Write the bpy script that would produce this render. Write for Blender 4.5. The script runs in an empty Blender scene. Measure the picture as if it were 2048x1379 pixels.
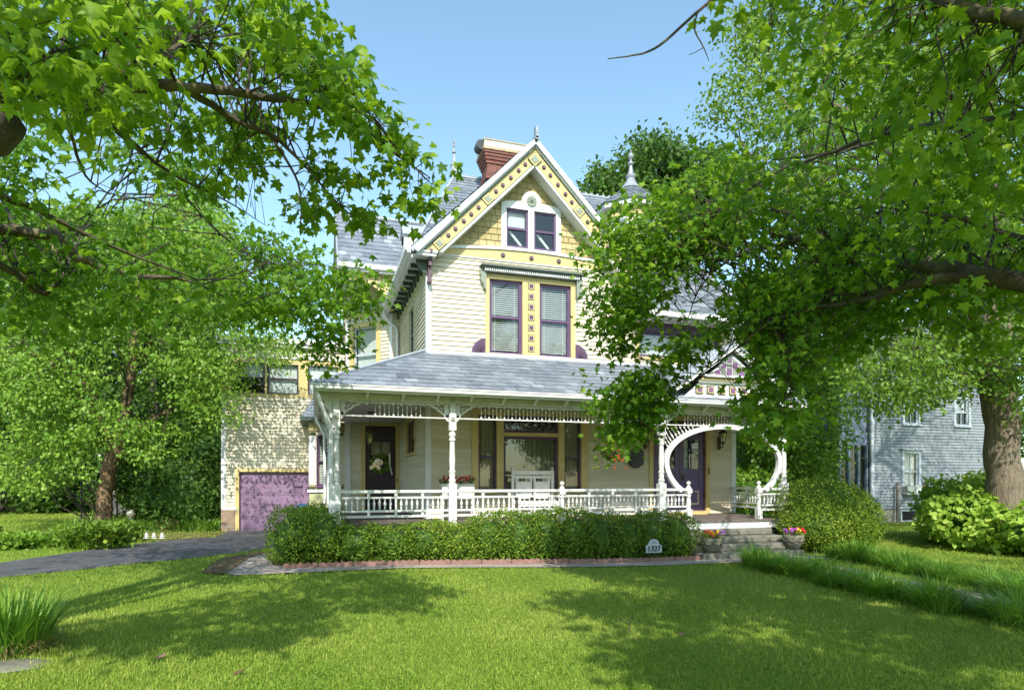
import bpy, math, random
import numpy as np
from mathutils import Vector, Matrix
RND = random.Random(11)
rng = np.random.default_rng(11)
scene = bpy.context.scene
COL = scene.collection
R = math.radians
# ------------------------------------------------------------------ camera model (metres, camera 1.75 m above the walk)
FPX, CAMZ, YAW, HOR = 1249.0, 1.75, math.atan(391/1249.0), 955.0
SY, CY = math.sin(YAW), math.cos(YAW)
def ray(x, y):
    a = (x-1024)/FPX
    return (SY+CY*a, CY-SY*a, (HOR-y)/FPX)
def P(x, y, d):
    """point seen at photo pixel (x, y), d metres deep"""
    r = ray(x, y); return (r[0]*d, r[1]*d, CAMZ+r[2]*d)
def sst(a, b, t):
    t = np.clip((t-a)/(b-a), 0, 1); return t*t*(3-2*t)
def gz(X, Y):
    """height of the ground"""
    X = np.asarray(X, float); Y = np.asarray(Y, float)
    g = .15*sst(7, 0, X)*sst(20, 14, Y)*sst(3, 9, Y)
    return g + .02*np.sin(X*.7+1)*np.sin(Y*.6)*sst(10.5, 8, Y)
def G(x, y):
    z = 0.0
    for _ in range(8):
        r = ray(x, y); t = (z-CAMZ)/r[2]; X, Y = r[0]*t, r[1]*t; z = float(gz(X, Y))
    return (X, Y, z)
# ------------------------------------------------------------------ materials
def nt(name):
    m = bpy.data.materials.new(name); m.use_nodes = True
    t = m.node_tree; return m, t, t.nodes, t.links, t.nodes['Principled BSDF']
def mixrgb(t, fac, a, b, blend='MIX'):
    n = t.nodes.new('ShaderNodeMix'); n.data_type = 'RGBA'; n.blend_type = blend
    for s, v in ((0, fac), (6, a), (7, b)):
        if hasattr(v, 'is_output'): t.links.new(v, n.inputs[s])
        else: n.inputs[s].default_value = v if s == 0 else (*v, 1)
    return n.outputs[2]
def noise(t, scale, detail=4, rough=.6, stretch=None, coord='Object'):
    tc = t.nodes.new('ShaderNodeTexCoord'); n = t.nodes.new('ShaderNodeTexNoise')
    n.inputs['Scale'].default_value = scale; n.inputs['Detail'].default_value = detail; n.inputs['Roughness'].default_value = rough
    src = tc.outputs[coord]
    if stretch:
        mp = t.nodes.new('ShaderNodeMapping'); mp.inputs['Scale'].default_value = stretch
        t.links.new(src, mp.inputs[0]); src = mp.outputs[0]
    t.links.new(src, n.inputs['Vector']); return n.outputs['Fac']
def ramp(t, src, stops):
    n = t.nodes.new('ShaderNodeValToRGB'); t.links.new(src, n.inputs[0])
    e = n.color_ramp.elements
    while len(e) < len(stops): e.new(.5)
    for k, (p, c) in zip(e, stops): k.position = p; k.color = (*c, 1)
    return n.outputs[0]
def bump(t, bsdf, src, strength, dist=.02):
    b = t.nodes.new('ShaderNodeBump'); b.inputs['Strength'].default_value = strength; b.inputs['Distance'].default_value = dist
    t.links.new(src, b.inputs['Height']); t.links.new(b.outputs[0], bsdf.inputs['Normal'])
def plain(name, c, rough=.55, var=.12, scale=3., spec=.4, metal=0., bmp=.0, bscale=60, stretch=None, dirt=None, bdist=.02):
    m, t, N, L, b = nt(name)
    lo = tuple(x*(1-var) for x in c); hi = tuple(min(1, x*(1+var*.6)) for x in c)
    col = ramp(t, noise(t, scale, 6, .65, stretch), [(.3, lo), (.7, hi)])
    if dirt:
        f = ramp(t, noise(t, dirt[1], 8, .75), [(.52, (0, 0, 0)), (.72, (1, 1, 1))])
        col = mixrgb(t, f, col, dirt[0])
    L.new(col, b.inputs['Base Color']); b.inputs['Roughness'].default_value = rough
    b.inputs['Specular IOR Level'].default_value = spec; b.inputs['Metallic'].default_value = metal
    if bmp: bump(t, b, noise(t, bscale, 5, .65, stretch if bdist > .02 else None), bmp, bdist)
    return m
def tinted(name, c0, c1, rough=.6, spec=.3, nscale=4., namt=.25, bmp=.0, bscale=30, att='tint', stretch=None, c2=None):
    """colour runs from c0 to c1 with the mesh's own per-piece tint"""
    m, t, N, L, b = nt(name)
    a = N.new('ShaderNodeAttribute'); a.attribute_name = att
    stops = [(0, c0), (1, c1)] if c2 is None else [(0, c0), (.6, c1), (1, c2)]
    col = ramp(t, a.outputs['Fac'], stops)
    n = ramp(t, noise(t, nscale, 6, .7, stretch), [(.25, (1-namt,)*3), (.75, (1+namt*.5,)*3)])
    L.new(mixrgb(t, 1., col, n, 'MULTIPLY'), b.inputs['Base Color'])
    b.inputs['Roughness'].default_value = rough; b.inputs['Specular IOR Level'].default_value = spec
    if bmp: bump(t, b, noise(t, bscale, 5), bmp)
    return m
def leafmat(name, c0, c1, c2, trans=.4, tcol=(.30, .48, .03), rough=.5, spec=.25):
    m, t, N, L, b = nt(name)
    a = N.new('ShaderNodeAttribute'); a.attribute_name = 'tint'
    col = ramp(t, a.outputs['Fac'], [(0, c0), (.55, c1), (1, c2)])
    L.new(col, b.inputs['Base Color']); b.inputs['Roughness'].default_value = rough
    b.inputs['Specular IOR Level'].default_value = spec
    tr = N.new('ShaderNodeBsdfTranslucent')
    L.new(mixrgb(t, .55, col, tcol), tr.inputs[0])
    mx = N.new('ShaderNodeMixShader'); mx.inputs[0].default_value = trans
    L.new(b.outputs[0], mx.inputs[1]); L.new(tr.outputs[0], mx.inputs[2])
    L.new(mx.outputs[0], N['Material Output'].inputs[0]); return m
def glass(name, tint=(.75, .8, .8), clear=.7, rough=.02):
    m, t, N, L, b = nt(name); N.remove(b)
    tr = N.new('ShaderNodeBsdfTransparent'); tr.inputs[0].default_value = (*tint, 1)
    gl = N.new('ShaderNodeBsdfGlossy'); gl.inputs['Roughness'].default_value = rough
    fr = N.new('ShaderNodeFresnel'); fr.inputs[0].default_value = 1.6
    ad = N.new('ShaderNodeMath'); ad.operation = 'ADD'; ad.inputs[1].default_value = 1-clear; ad.use_clamp = True
    L.new(fr.outputs[0], ad.inputs[0])
    ge = N.new('ShaderNodeNewGeometry'); mu = N.new('ShaderNodeMath'); mu.operation = 'MULTIPLY_ADD'; mu.inputs[1].default_value = -1; mu.inputs[2].default_value = 1
    L.new(ge.outputs['Backfacing'], mu.inputs[0]); m2 = N.new('ShaderNodeMath'); m2.operation = 'MULTIPLY'; L.new(ad.outputs[0], m2.inputs[0]); L.new(mu.outputs[0], m2.inputs[1])
    bp = N.new('ShaderNodeBump'); bp.inputs['Strength'].default_value = .06; bp.inputs['Distance'].default_value = .02
    L.new(noise(t, 2.5, 2), bp.inputs['Height']); L.new(bp.outputs[0], gl.inputs['Normal'])
    mx = N.new('ShaderNodeMixShader'); L.new(m2.outputs[0], mx.inputs[0])
    L.new(tr.outputs[0], mx.inputs[1]); L.new(gl.outputs[0], mx.inputs[2]); L.new(mx.outputs[0], N['Material Output'].inputs[0])
    return m
M = {}
M['siding'] = tinted('cream clapboard', (.60, .535, .39), (.67, .61, .475), .55, .3, 1.1, .2, .25, 40, stretch=(.4, .4, 6))
M['white'] = plain('white paint', (.66, .66, .64), .5, .10, 2.2, .4, bmp=.12, bscale=25, dirt=((.47, .46, .42), 5.))
M['trimwhite'] = plain('white trim paint', (.68, .68, .69), .45, .06, 3, .4, bmp=.08, bscale=30)
M['yellow'] = plain('ochre yellow paint', (.56, .445, .20), .55, .10, 3, .35, bmp=.12, bscale=35)
M['shingle'] = tinted('yellow shingles', (.38, .305, .14), (.55, .45, .235), .7, .2, 5, .25, .4, 30, stretch=(3, 3, .6))
M['purple'] = plain('plum purple paint', (.100, .055, .125), .45, .12, 4, .4, bmp=.1)
M['lilac'] = plain('lilac door paint', (.235, .150, .240), .5, .08, 2, .35, bmp=.08)
M['violet'] = plain('violet door paint', (.125, .085, .20), .45, .1, 3, .4)
M['aubergine'] = plain('dark aubergine door', (.035, .024, .042), .4, .15, 3, .4)
M['plum'] = plain('plum panel', (.19, .105, .21), .5, .1, 3, .35)
M['button'] = plain('plum wooden button', (.13, .075, .10), .5, .15, 6, .4)
M['sage'] = plain('grey green paint', (.24, .27, .22), .55, .12, 4, .35)
M['hood'] = plain('dark grey green paint', (.10, .12, .10), .55, .12, 4, .35)
M['green'] = plain('dark green paint', (.055, .085, .06), .5, .12, 4, .35)
M['olive'] = plain('pale olive paint', (.46, .46, .26), .55, .10, 2, .35)
M['iron'] = plain('black cast iron', (.02, .02, .024), .42, .2, 8, .5, bmp=.2)
M['bronze'] = plain('weathered bronze', (.11, .075, .04), .45, .25, 9, .5, .4)
M['dark'] = plain('dark room', (.012, .012, .014), .8, .2, 2, .2)
M['wire'] = plain('grey wire', (.3, .3, .3), .4, .1, 5, .5, .6)
M['slate'] = tinted('grey slate', (.12, .138, .172), (.225, .25, .29), .5, .35, 7, .28, .25, 45, c2=(.37, .40, .45))
M['slate_edge'] = plain('slate coloured metal ridge', (.33, .36, .41), .5, .15, 4, .5)
M['zinc'] = plain('painted zinc finial', (.27, .29, .32), .45, .2, 8, .5)
M['ceiling'] = plain('mauve grey porch ceiling boards', (.60, .57, .60), .6, .08, 3, .3)
M['deck'] = plain('weathered porch boards', (.16, .13, .115), .7, .3, 3, .25, bmp=.3, bscale=20, stretch=(.5, 14, 1))
M['blind'] = plain('ivory blind slats', (.78, .77, .72), .5, .05, 4, .3)
M['shade'] = plain('white roller shade', (.72, .71, .67), .8, .06, 1.5, .2)
M['lace'] = plain('white lace curtain', (.66, .67, .64), .9, .15, 30, .1)
M['drape'] = plain('beige curtain', (.46, .40, .29), .85, .12, 2, .2)
M['greendrape'] = plain('pale green curtain', (.27, .29, .19), .85, .15, 2, .2)
M['glass'] = glass('window glass', clear=.97)
M['lampglass'] = glass('lantern glass', (.9, .85, .7), .85)
M['concrete'] = plain('old stained concrete', (.20, .19, .155), .85, .25, 4, .2, bmp=.35, bscale=45, dirt=((.075, .075, .06), 3.2))
M['walk'] = plain('pale walk concrete', (.33, .28, .25), .9, .2, 2, .2, bmp=.3, bscale=60, dirt=((.16, .13, .11), 3.5))
M['bin'] = plain('blue plastic', (.045, .12, .36), .4, .08, 3, .4)
M['terra'] = plain('faded brick red edging', (.27, .155, .13), .85, .25, 9, .2, bmp=.3, bscale=50)
M['cast'] = plain('mossy cast stone', (.215, .20, .15), .9, .3, 9, .2, bmp=.6, bscale=40, dirt=((.13, .14, .08), 6.))
M['galv'] = plain('galvanised metal', (.5, .5, .5), .38, .1, 5, .5, .7)
M['ball'] = plain('pearly gazing ball', (.62, .55, .46), .15, .1, 3, .6, .6)
M['mossrock'] = plain('moss covered boulder', (.20, .21, .07), .9, .35, 5, .2, bmp=.8, bscale=14)
M['sand'] = plain('flat grey stone', (.36, .33, .28), .9, .3, 5, .2, bmp=.6, bscale=20)
M['grayclap'] = tinted('blue grey clapboard', (.215, .235, .265), (.25, .27, .30), .6, .3, 1.5, .06, .2, 30, stretch=(.4, .4, 6))
M['graytrim'] = plain('pale grey trim', (.46, .50, .56), .55, .08, 3, .3)
M['bluegrey'] = plain('slate blue trim', (.17, .22, .31), .55, .1, 3, .3)
M['fencewood'] = plain('grey fence boards', (.20, .18, .16), .85, .3, 3, .2, stretch=(8, 8, .4))
M['twigbrown'] = plain('twig bark', (.09, .07, .05), .85, .3, 8, .2)
def brickmat(name, c1, c2, mortar, scale, w, h, bm=.5, ms=.02):
    m, t, N, L, b = nt(name)
    tc = N.new('ShaderNodeTexCoord'); mp = N.new('ShaderNodeMapping'); L.new(tc.outputs['UV'], mp.inputs[0])
    br = N.new('ShaderNodeTexBrick'); L.new(mp.outputs[0], br.inputs['Vector'])
    br.inputs['Scale'].default_value = scale; br.inputs['Brick Width'].default_value = w; br.inputs['Row Height'].default_value = h
    br.inputs['Mortar Size'].default_value = ms; br.inputs['Color1'].default_value = (*c1, 1); br.inputs['Color2'].default_value = (*c2, 1)
    br.inputs['Mortar'].default_value = (*mortar, 1); br.inputs['Bias'].default_value = 0
    n = ramp(t, noise(t, 9, 6, .7), [(.25, (.6,)*3), (.75, (1.2,)*3)])
    L.new(mixrgb(t, 1., br.outputs['Color'], n, 'MULTIPLY'), b.inputs['Base Color'])
    b.inputs['Roughness'].default_value = .85
    bump(t, b, br.outputs['Fac'], -bm, .02); return m
M['brick'] = brickmat('red chimney brick', (.22, .062, .042), (.14, .040, .030), (.17, .13, .11), 1, .22, .075, ms=.007)
M['rubble'] = brickmat('rubble stone pier', (.36, .22, .12), (.20, .15, .12), (.26, .22, .17), 1, .27, .15, .9, .022)
def asphalt():
    m, t, N, L, b = nt('worn asphalt')
    c = ramp(t, noise(t, 1.2, 6, .7), [(.3, (.050, .050, .056)), (.7, (.095, .092, .098))])
    g = ramp(t, noise(t, 160, 2, .5), [(.3, (.75,)*3), (.7, (1.3,)*3)])
    L.new(mixrgb(t, 1., c, g, 'MULTIPLY'), b.inputs['Base Color']); b.inputs['Roughness'].default_value = .85
    bump(t, b, noise(t, 160, 2), .4, .01); return m
M['asphalt'] = asphalt()
def soil():
    m, t, N, L, b = nt('lawn soil and thatch')
    c = ramp(t, noise(t, .5, 7, .65), [(.25, (.122, .186, .028)), (.5, (.182, .246, .040)), (.72, (.270, .285, .080))])
    c2 = ramp(t, noise(t, 26, 5, .7), [(.3, (.55,)*3), (.7, (1.25,)*3)])
    L.new(mixrgb(t, 1., c, c2, 'MULTIPLY'), b.inputs['Base Color']); b.inputs['Roughness'].default_value = .95
    b.inputs['Specular IOR Level'].default_value = .1
    bump(t, b, noise(t, 40, 5), .8, .03); return m
M['soil'] = soil()
M['mulch'] = plain('bare brown soil', (.15, .105, .065), .95, .4, 6, .1, bmp=.7, bscale=40)
M['bark_maple'] = plain('grey maple bark', (.105, .088, .062), .85, .4, 5, .2, bmp=.9, bscale=25, dirt=((.19, .17, .07), 5.))
M['bark_dark'] = plain('dark twig bark', (.06, .05, .04), .85, .3, 7, .2, bmp=.3)
M['bark_birch'] = plain('peeling tan bark', (.26, .175, .105), .9, .45, 7, .2, bmp=1., bscale=14, stretch=(1, 1, .5), dirt=((.08, .05, .03), 9.), bdist=.08)
M['bark_oak'] = plain('furrowed oak bark', (.25, .20, .145), .9, .35, 6, .2, bmp=1., bscale=9, stretch=(2.4, 2.4, .35), bdist=.10)
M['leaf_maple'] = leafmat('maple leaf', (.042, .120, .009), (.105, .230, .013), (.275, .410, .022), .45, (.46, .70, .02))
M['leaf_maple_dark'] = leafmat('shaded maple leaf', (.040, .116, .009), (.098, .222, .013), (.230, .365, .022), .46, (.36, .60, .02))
M['leaf_birch'] = leafmat('birch leaf', (.085, .180, .018), (.155, .285, .028), (.260, .390, .055), .33, (.42, .62, .05), .45, .3)
M['leaf_oak'] = leafmat('oak leaf', (.065, .145, .018), (.120, .220, .024), (.210, .310, .045), .34, (.38, .56, .04), .48, .28)
M['leaf_dark'] = leafmat('dark tree leaf', (.030, .075, .014), (.060, .130, .018), (.120, .205, .030), .25, (.22, .38, .03))
M['leaf_box'] = leafmat('boxwood leaf', (.056, .116, .011), (.135, .230, .019), (.345, .415, .045), .25, (.32, .46, .03), .5, .25)
M['leaf_hyd'] = leafmat('broad yellow green leaf', (.150, .280, .028), (.260, .410, .045), (.400, .520, .090), .32, (.48, .64, .06), .5, .3)
M['grass'] = leafmat('lawn grass', (.148, .250, .030), (.295, .405, .052), (.545, .555, .165), .32, (.46, .60, .05), .6, .2)
M['liriope'] = leafmat('strap leaf grass', (.060, .170, .016), (.145, .300, .028), (.330, .480, .090), .32, (.28, .55, .03), .42, .35)
M['drygrass'] = leafmat('dry strap leaves', (.20, .14, .06), (.30, .22, .10), (.42, .33, .17), .2, (.4, .3, .1), .6, .2)
def flower(name, c): return plain(name, c, .6, .2, 20, .2)
M['red'] = flower('red petals', (.42, .015, .02)); M['magenta'] = flower('purple petals', (.32, .03, .42))
M['gold'] = flower('yellow petals', (.75, .46, .03)); M['orange'] = flower('orange petals', (.62, .13, .02)); M['pink'] = flower('pink petals', (.60, .10, .20))
# ------------------------------------------------------------------ mesh building
def wloc(o):
    v = Vector((0, 0, 0))
    while o is not None:
        if not o.get('_abs'): v += o.location
        o = o.parent
    return v
class MB:
    def __init__(s): s.v = []; s.f = []; s.m = []; s.t = []; s.uv = None
    def add(s, vs, fs, m=0, t=.5):
        k = len(s.v); s.v += [tuple(map(float, p)) for p in vs]
        for f in fs: s.f.append([i+k for i in f]); s.m.append(m); s.t.append(t)
        return s
    def hexa(s, p, m=0, t=.5):
        return s.add(p, [(0, 3, 2, 1), (4, 5, 6, 7), (0, 1, 5, 4), (1, 2, 6, 5), (2, 3, 7, 6), (3, 0, 4, 7)], m, t)
    def box(s, x0, x1, y0, y1, z0, z1, m=0, t=.5):
        x0, x1 = sorted((x0, x1)); y0, y1 = sorted((y0, y1)); z0, z1 = sorted((z0, z1))
        return s.hexa([(x0, y0, z0), (x1, y0, z0), (x1, y1, z0), (x0, y1, z0), (x0, y0, z1), (x1, y0, z1), (x1, y1, z1), (x0, y1, z1)], m, t)
    def lbox(s, F, u0, u1, n0, n1, z0, z1, m=0, t=.5):
        u0, u1 = sorted((u0, u1)); n0, n1 = sorted((n0, n1)); z0, z1 = sorted((z0, z1))
        q = lambda u, n, z: F.p(u, n, z)
        return s.hexa([q(u0, n1, z0), q(u1, n1, z0), q(u1, n0, z0), q(u0, n0, z0), q(u0, n1, z1), q(u1, n1, z1), q(u1, n0, z1), q(u0, n0, z1)], m, t)
    def prism(s, pts, d, m=0, t=.5):
        n = len(pts); d = Vector(d); a = [Vector(p) for p in pts]; b = [p+d for p in a]
        nrm = Vector((0, 0, 0))
        for i in range(n): nrm += a[i].cross(a[(i+1) % n])
        flip = nrm.dot(d) > 0
        f0 = list(range(n)); f1 = [i+n for i in range(n)]
        fs = [f0[::-1], f1] if flip else [f0, f1[::-1]]
        for i in range(n):
            j = (i+1) % n; fs.append((i, j, j+n, i+n) if flip else (j, i, i+n, j+n))
        return s.add(a+b, fs, m, t)
    def tube(s, pts, r, n=8, m=0, t=.5, caps=True):
        pts = [Vector(p) for p in pts]; rs = r if hasattr(r, '__len__') else [r]*len(pts)
        ref = Vector((.31, .57, .76)); base = len(s.v); prev = None
        for i, p in enumerate(pts):
            d = (pts[min(i+1, len(pts)-1)]-pts[max(i-1, 0)])
            d = d.normalized() if d.length > 1e-9 else Vector((0, 0, 1))
            if prev is None: u = d.cross(ref).normalized()
            else: u = (prev-d*prev.dot(d)).normalized()
            prev = u; w = d.cross(u)
            for k in range(n):
                a = 2*math.pi*k/n; s.v.append(tuple(p+(u*math.cos(a)+w*math.sin(a))*rs[i]))
        for i in range(len(pts)-1):
            for k in range(n):
                j = (k+1) % n; s.f.append([base+i*n+k, base+i*n+j, base+(i+1)*n+j, base+(i+1)*n+k]); s.m.append(m); s.t.append(t)
        if caps:
            s.f.append([base+k for k in range(n)][::-1]); s.m.append(m); s.t.append(t)
            s.f.append([base+(len(pts)-1)*n+k for k in range(n)]); s.m.append(m); s.t.append(t)
        return s
    def lathe(s, x, y, prof, n=14, m=0, t=.5, rot=0):
        base = len(s.v)
        for z, r in prof:
            for k in range(n):
                a = 2*math.pi*(k+rot)/n; s.v.append((x+r*math.cos(a), y+r*math.sin(a), z))
        for i in range(len(prof)-1):
            for k in range(n):
                j = (k+1) % n; s.f.append([base+i*n+k, base+i*n+j, base+(i+1)*n+j, base+(i+1)*n+k]); s.m.append(m); s.t.append(t)
        s.f.append([base+k for k in range(n)][::-1]); s.m.append(m); s.t.append(t)
        s.f.append([base+(len(prof)-1)*n+k for k in range(n)]); s.m.append(m); s.t.append(t)
        return s
    def ball(s, c, r, n=12, k=8, m=0, t=.5, sz=1):
        return s.lathe(c[0], c[1], [(c[2]+sz*r*math.sin(a), max(r*math.cos(a), .0006)) for a in [math.pi*(i/k-.5) for i in range(k+1)]], n, m, t)
    def disc(s, F, u, z, r, n0, n1, m=0, k=14, t=.5):
        return s.prism([F.p(u+r*math.cos(2*math.pi*i/k), n0, z+r*math.sin(2*math.pi*i/k)) for i in range(k)], F.N*(n1-n0), m, t)
    def build(s, name, mats, parent=None, smooth=None, loc=None):
        me = bpy.data.meshes.new(name); me.from_pydata(s.v, [], s.f)
        mats = mats if isinstance(mats, (list, tuple)) else [mats]
        for k in mats: me.materials.append(k)
        me.polygons.foreach_set('material_index', s.m)
        at = me.attributes.new('tint', 'FLOAT', 'FACE'); at.data.foreach_set('value', s.t)
        if s.uv:
            ul = me.uv_layers.new(name='UVMap'); ul.data.foreach_set('uv', [c for p in s.uv for c in p])
        if smooth:
            me.polygons.foreach_set('use_smooth', [True]*len(s.f))
            me.set_sharp_from_angle(angle=R(smooth if smooth > 1 else 40))
        me.update()
        return link(name, me, parent, loc)
def link(name, me, parent=None, loc=None):
    o = bpy.data.objects.new(name, me); COL.objects.link(o)
    if loc is not None: o.location = loc
    if parent is not None:
        o.parent = parent; o.matrix_parent_inverse = Matrix.Translation(-wpos(parent))
    return o
def wpos(o):
    """world position of an object whose ancestors are only translated at build time"""
    v = Vector(o.location)
    return v   # each child keeps world coordinates (its parent inverse cancels the parent)
def thing(name, label, cat, loc=(0, 0, 0), group=None):
    o = bpy.data.objects.new(name, None); COL.objects.link(o); o.location = loc; o.empty_display_size = .2
    o['label'] = label; o['category'] = cat
    if group: o['group'] = group
    return o
def tag(o, label, cat, group=None):
    o['label'] = label; o['category'] = cat
    if group: o['group'] = group
    return o
def kind(o, k): o['kind'] = k; return o
def dup(o, dx, dy, dz, label=None, rz=0., sc=1.):
    """a copy of a thing with copies of its parts and sub-parts"""
    r = o.copy(); COL.objects.link(r); r.location = Vector(o.location)+Vector((dx, dy, dz))
    r.rotation_euler = (0, 0, rz); r.scale = (sc, sc, sc)
    if label: r['label'] = label
    def kids(a, b):
        for c in list(a.children):
            if c.name == b.name: continue
            d = c.copy(); COL.objects.link(d); d.parent = b; d.matrix_parent_inverse = c.matrix_parent_inverse.copy(); kids(c, d)
    kids(o, r); return r
class Frame:
    def __init__(s, O, U):
        s.O = Vector(O); s.U = Vector(U).normalized(); s.N = Vector((s.U.y, -s.U.x, 0)); s.holes = []
    def p(s, u, n, z): return s.O+s.U*u+s.N*n+Vector((0, 0, z))
def siding(mb, F, poly, expo=.112, lip=.026, z0=None, off=0., m=0, tint=None):
    """lapped courses filling a convex outline (u, z) of a wall, less the wall's openings"""
    zs = [p[1] for p in poly]; za = min(zs) if z0 is None else z0; zb = max(zs)
    def span(z):
        xs = []
        for i in range(len(poly)):
            (a, b), (c, d) = poly[i], poly[(i+1) % len(poly)]
            if abs(d-b) < 1e-9: continue
            if min(b, d)-1e-9 <= z <= max(b, d)+1e-9: xs.append(a+(c-a)*(z-b)/(d-b))
        return (min(xs), max(xs)) if len(xs) > 1 else None
    z = za
    while z < zb-.01:
        z1 = min(z+expo, zb); a = span(z+1e-4); b = span(z1-1e-4)
        if a and b:
            iv = [(0., 1.)]; mid = (z+z1)/2
            def U(f, top): s0, s1 = (b if top else a); return s0+(s1-s0)*f
            cuts = []
            w = max(a[1]-a[0], 1e-6)
            for h in F.holes:
                if h[2] < mid < h[3]: cuts.append(((h[0]-a[0])/w, (h[1]-a[0])/w))
            for c0, c1 in cuts:
                nv = []
                for i0, i1 in iv:
                    if c1 <= i0 or c0 >= i1: nv.append((i0, i1)); continue
                    if c0 > i0: nv.append((i0, c0))
                    if c1 < i1: nv.append((c1, i1))
                iv = nv
            for i0, i1 in iv:
                tt = RND.random() if tint is None else tint
                q = [F.p(U(i0, 0), off+lip, z), F.p(U(i1, 0), off+lip, z), F.p(U(i1, 1), off+.001, z1), F.p(U(i0, 1), off+.001, z1),
                     F.p(U(i0, 0), off-.003, z), F.p(U(i1, 0), off-.003, z)]
                mb.add(q, [(0, 1, 2, 3), (4, 5, 1, 0)], m, tt)
        z += expo
    return mb
def clip(poly, sub):
    """Sutherland-Hodgman: sub clipped to convex ccw poly"""
    out = sub
    for i in range(len(poly)):
        a, b = poly[i], poly[(i+1) % len(poly)]; ins = out; out = []
        side = lambda p: (b[0]-a[0])*(p[1]-a[1])-(b[1]-a[1])*(p[0]-a[0])
        for j in range(len(ins)):
            p, q = ins[j], ins[(j+1) % len(ins)]; sp, sq = side(p), side(q)
            if sp >= 0: out.append(p)
            if (sp > 0 > sq) or (sp < 0 < sq):
                k = sp/(sp-sq); out.append((p[0]+(q[0]-p[0])*k, p[1]+(q[1]-p[1])*k))
        if not out: return []
    return out
def slates(mb, pts, w=.24, h=.28, lip=.016, m=0, seed=0, scallop=None):
    """courses of single slates over a planar roof face (3-D convex outline; the first edge is the eave)"""
    rd = random.Random(seed); p = [Vector(a) for a in pts]; O = p[0]; N = (p[1]-p[0]).cross(p[2]-p[0]).normalized()
    if N.z < 0: N = -N
    U = Vector((0, 0, 1)).cross(N).normalized(); V = N.cross(U).normalized()
    q = [((a-O).dot(U), (a-O).dot(V)) for a in p]
    ar = sum(q[i][0]*q[(i+1) % len(q)][1]-q[(i+1) % len(q)][0]*q[i][1] for i in range(len(q)))
    if ar < 0: q = q[::-1]
    u0, u1 = min(a[0] for a in q), max(a[0] for a in q); v0, v1 = min(a[1] for a in q), max(a[1] for a in q)
    T = lambda u, v, e: O+U*u+V*v+N*e
    r = 0; v = v0
    while v < v1:
        u = u0-w+(w/2 if r % 2 else 0)
        while u < u1+w:
            ww = w*(1+rd.uniform(-.0, .0)); s = clip(q, [(u+.003, v), (u+ww-.003, v), (u+ww-.003, v+h), (u+.003, v+h)])
            if len(s) > 2:
                tt = min(1, max(0, rd.gauss(.42, .14)+.12*math.sin(u*1.3+r)*math.sin(v*.9+1)))
                j = rd.uniform(.7, 1.45); k0 = rd.uniform(-.002, .002)
                vs = [T(a, b, lip*j*(1-(b-v)/h)+.002+k0) for a, b in s]; fs = [tuple(range(len(s)))]
                lo = [i for i in range(len(s)) if abs(s[i][1]-v) < 1e-6]
                if len(lo) == 2:
                    i, k = lo if (lo[1]-lo[0]) == 1 else (lo[1], lo[0]); n = len(vs)
                    vs += [T(*s[i], -.004), T(*s[k], -.004)]; fs.append((n, n+1, k, i))
                mb.add(vs, fs, m, tt)
            u += ww
        v += h; r += 1
    return mb
def boxuv(mb):
    mb.uv = []
    for f in mb.f:
        a, b, c = (Vector(mb.v[i]) for i in f[:3]); n = (b-a).cross(c-a)
        for i in f:
            x, y, z = mb.v[i]
            mb.uv.append((x, y) if abs(n.z) > max(abs(n.x), abs(n.y)) else ((y+.11, z) if abs(n.x) > abs(n.y) else (x, z)))
    return mb
# ================================================================== THE HOUSE
house = thing('victorian_house', 'cream Victorian house with yellow and purple trim, slate roofs and a white spindled porch', 'house', (5.0, 16.0, 0))
WY = 14.75
FA = Frame((0, WY, 0), (1, 0, 0))                 # main front wall: u = x
FS = Frame((2.49, 0, 0), (0, -1, 0))              # gable bay's left side: u = -y
FD = Frame((0, 19.7, 0), (1, 0, 0))               # recessed wall with the side door
FC = Frame((.94, 21.02, 0), (1, -1, 0))           # chamfered wall of the left wing, u from 0 to 1.867
FG = Frame((0, 22.3, 0), (1, 0, 0))               # garage front
FB = Frame((0, 20.5, 0), (1, 0, 0))               # bay window by the porch
def hole(F, u0, u1, z0, z1): F.holes.append((u0, u1, z0, z1))
def part(name, mb, mats, parent=None, smooth=None, label=None, loc=None):
    o = mb.build(name, mats, parent or house, smooth, loc)
    if label: o['label'] = label
    return o
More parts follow.
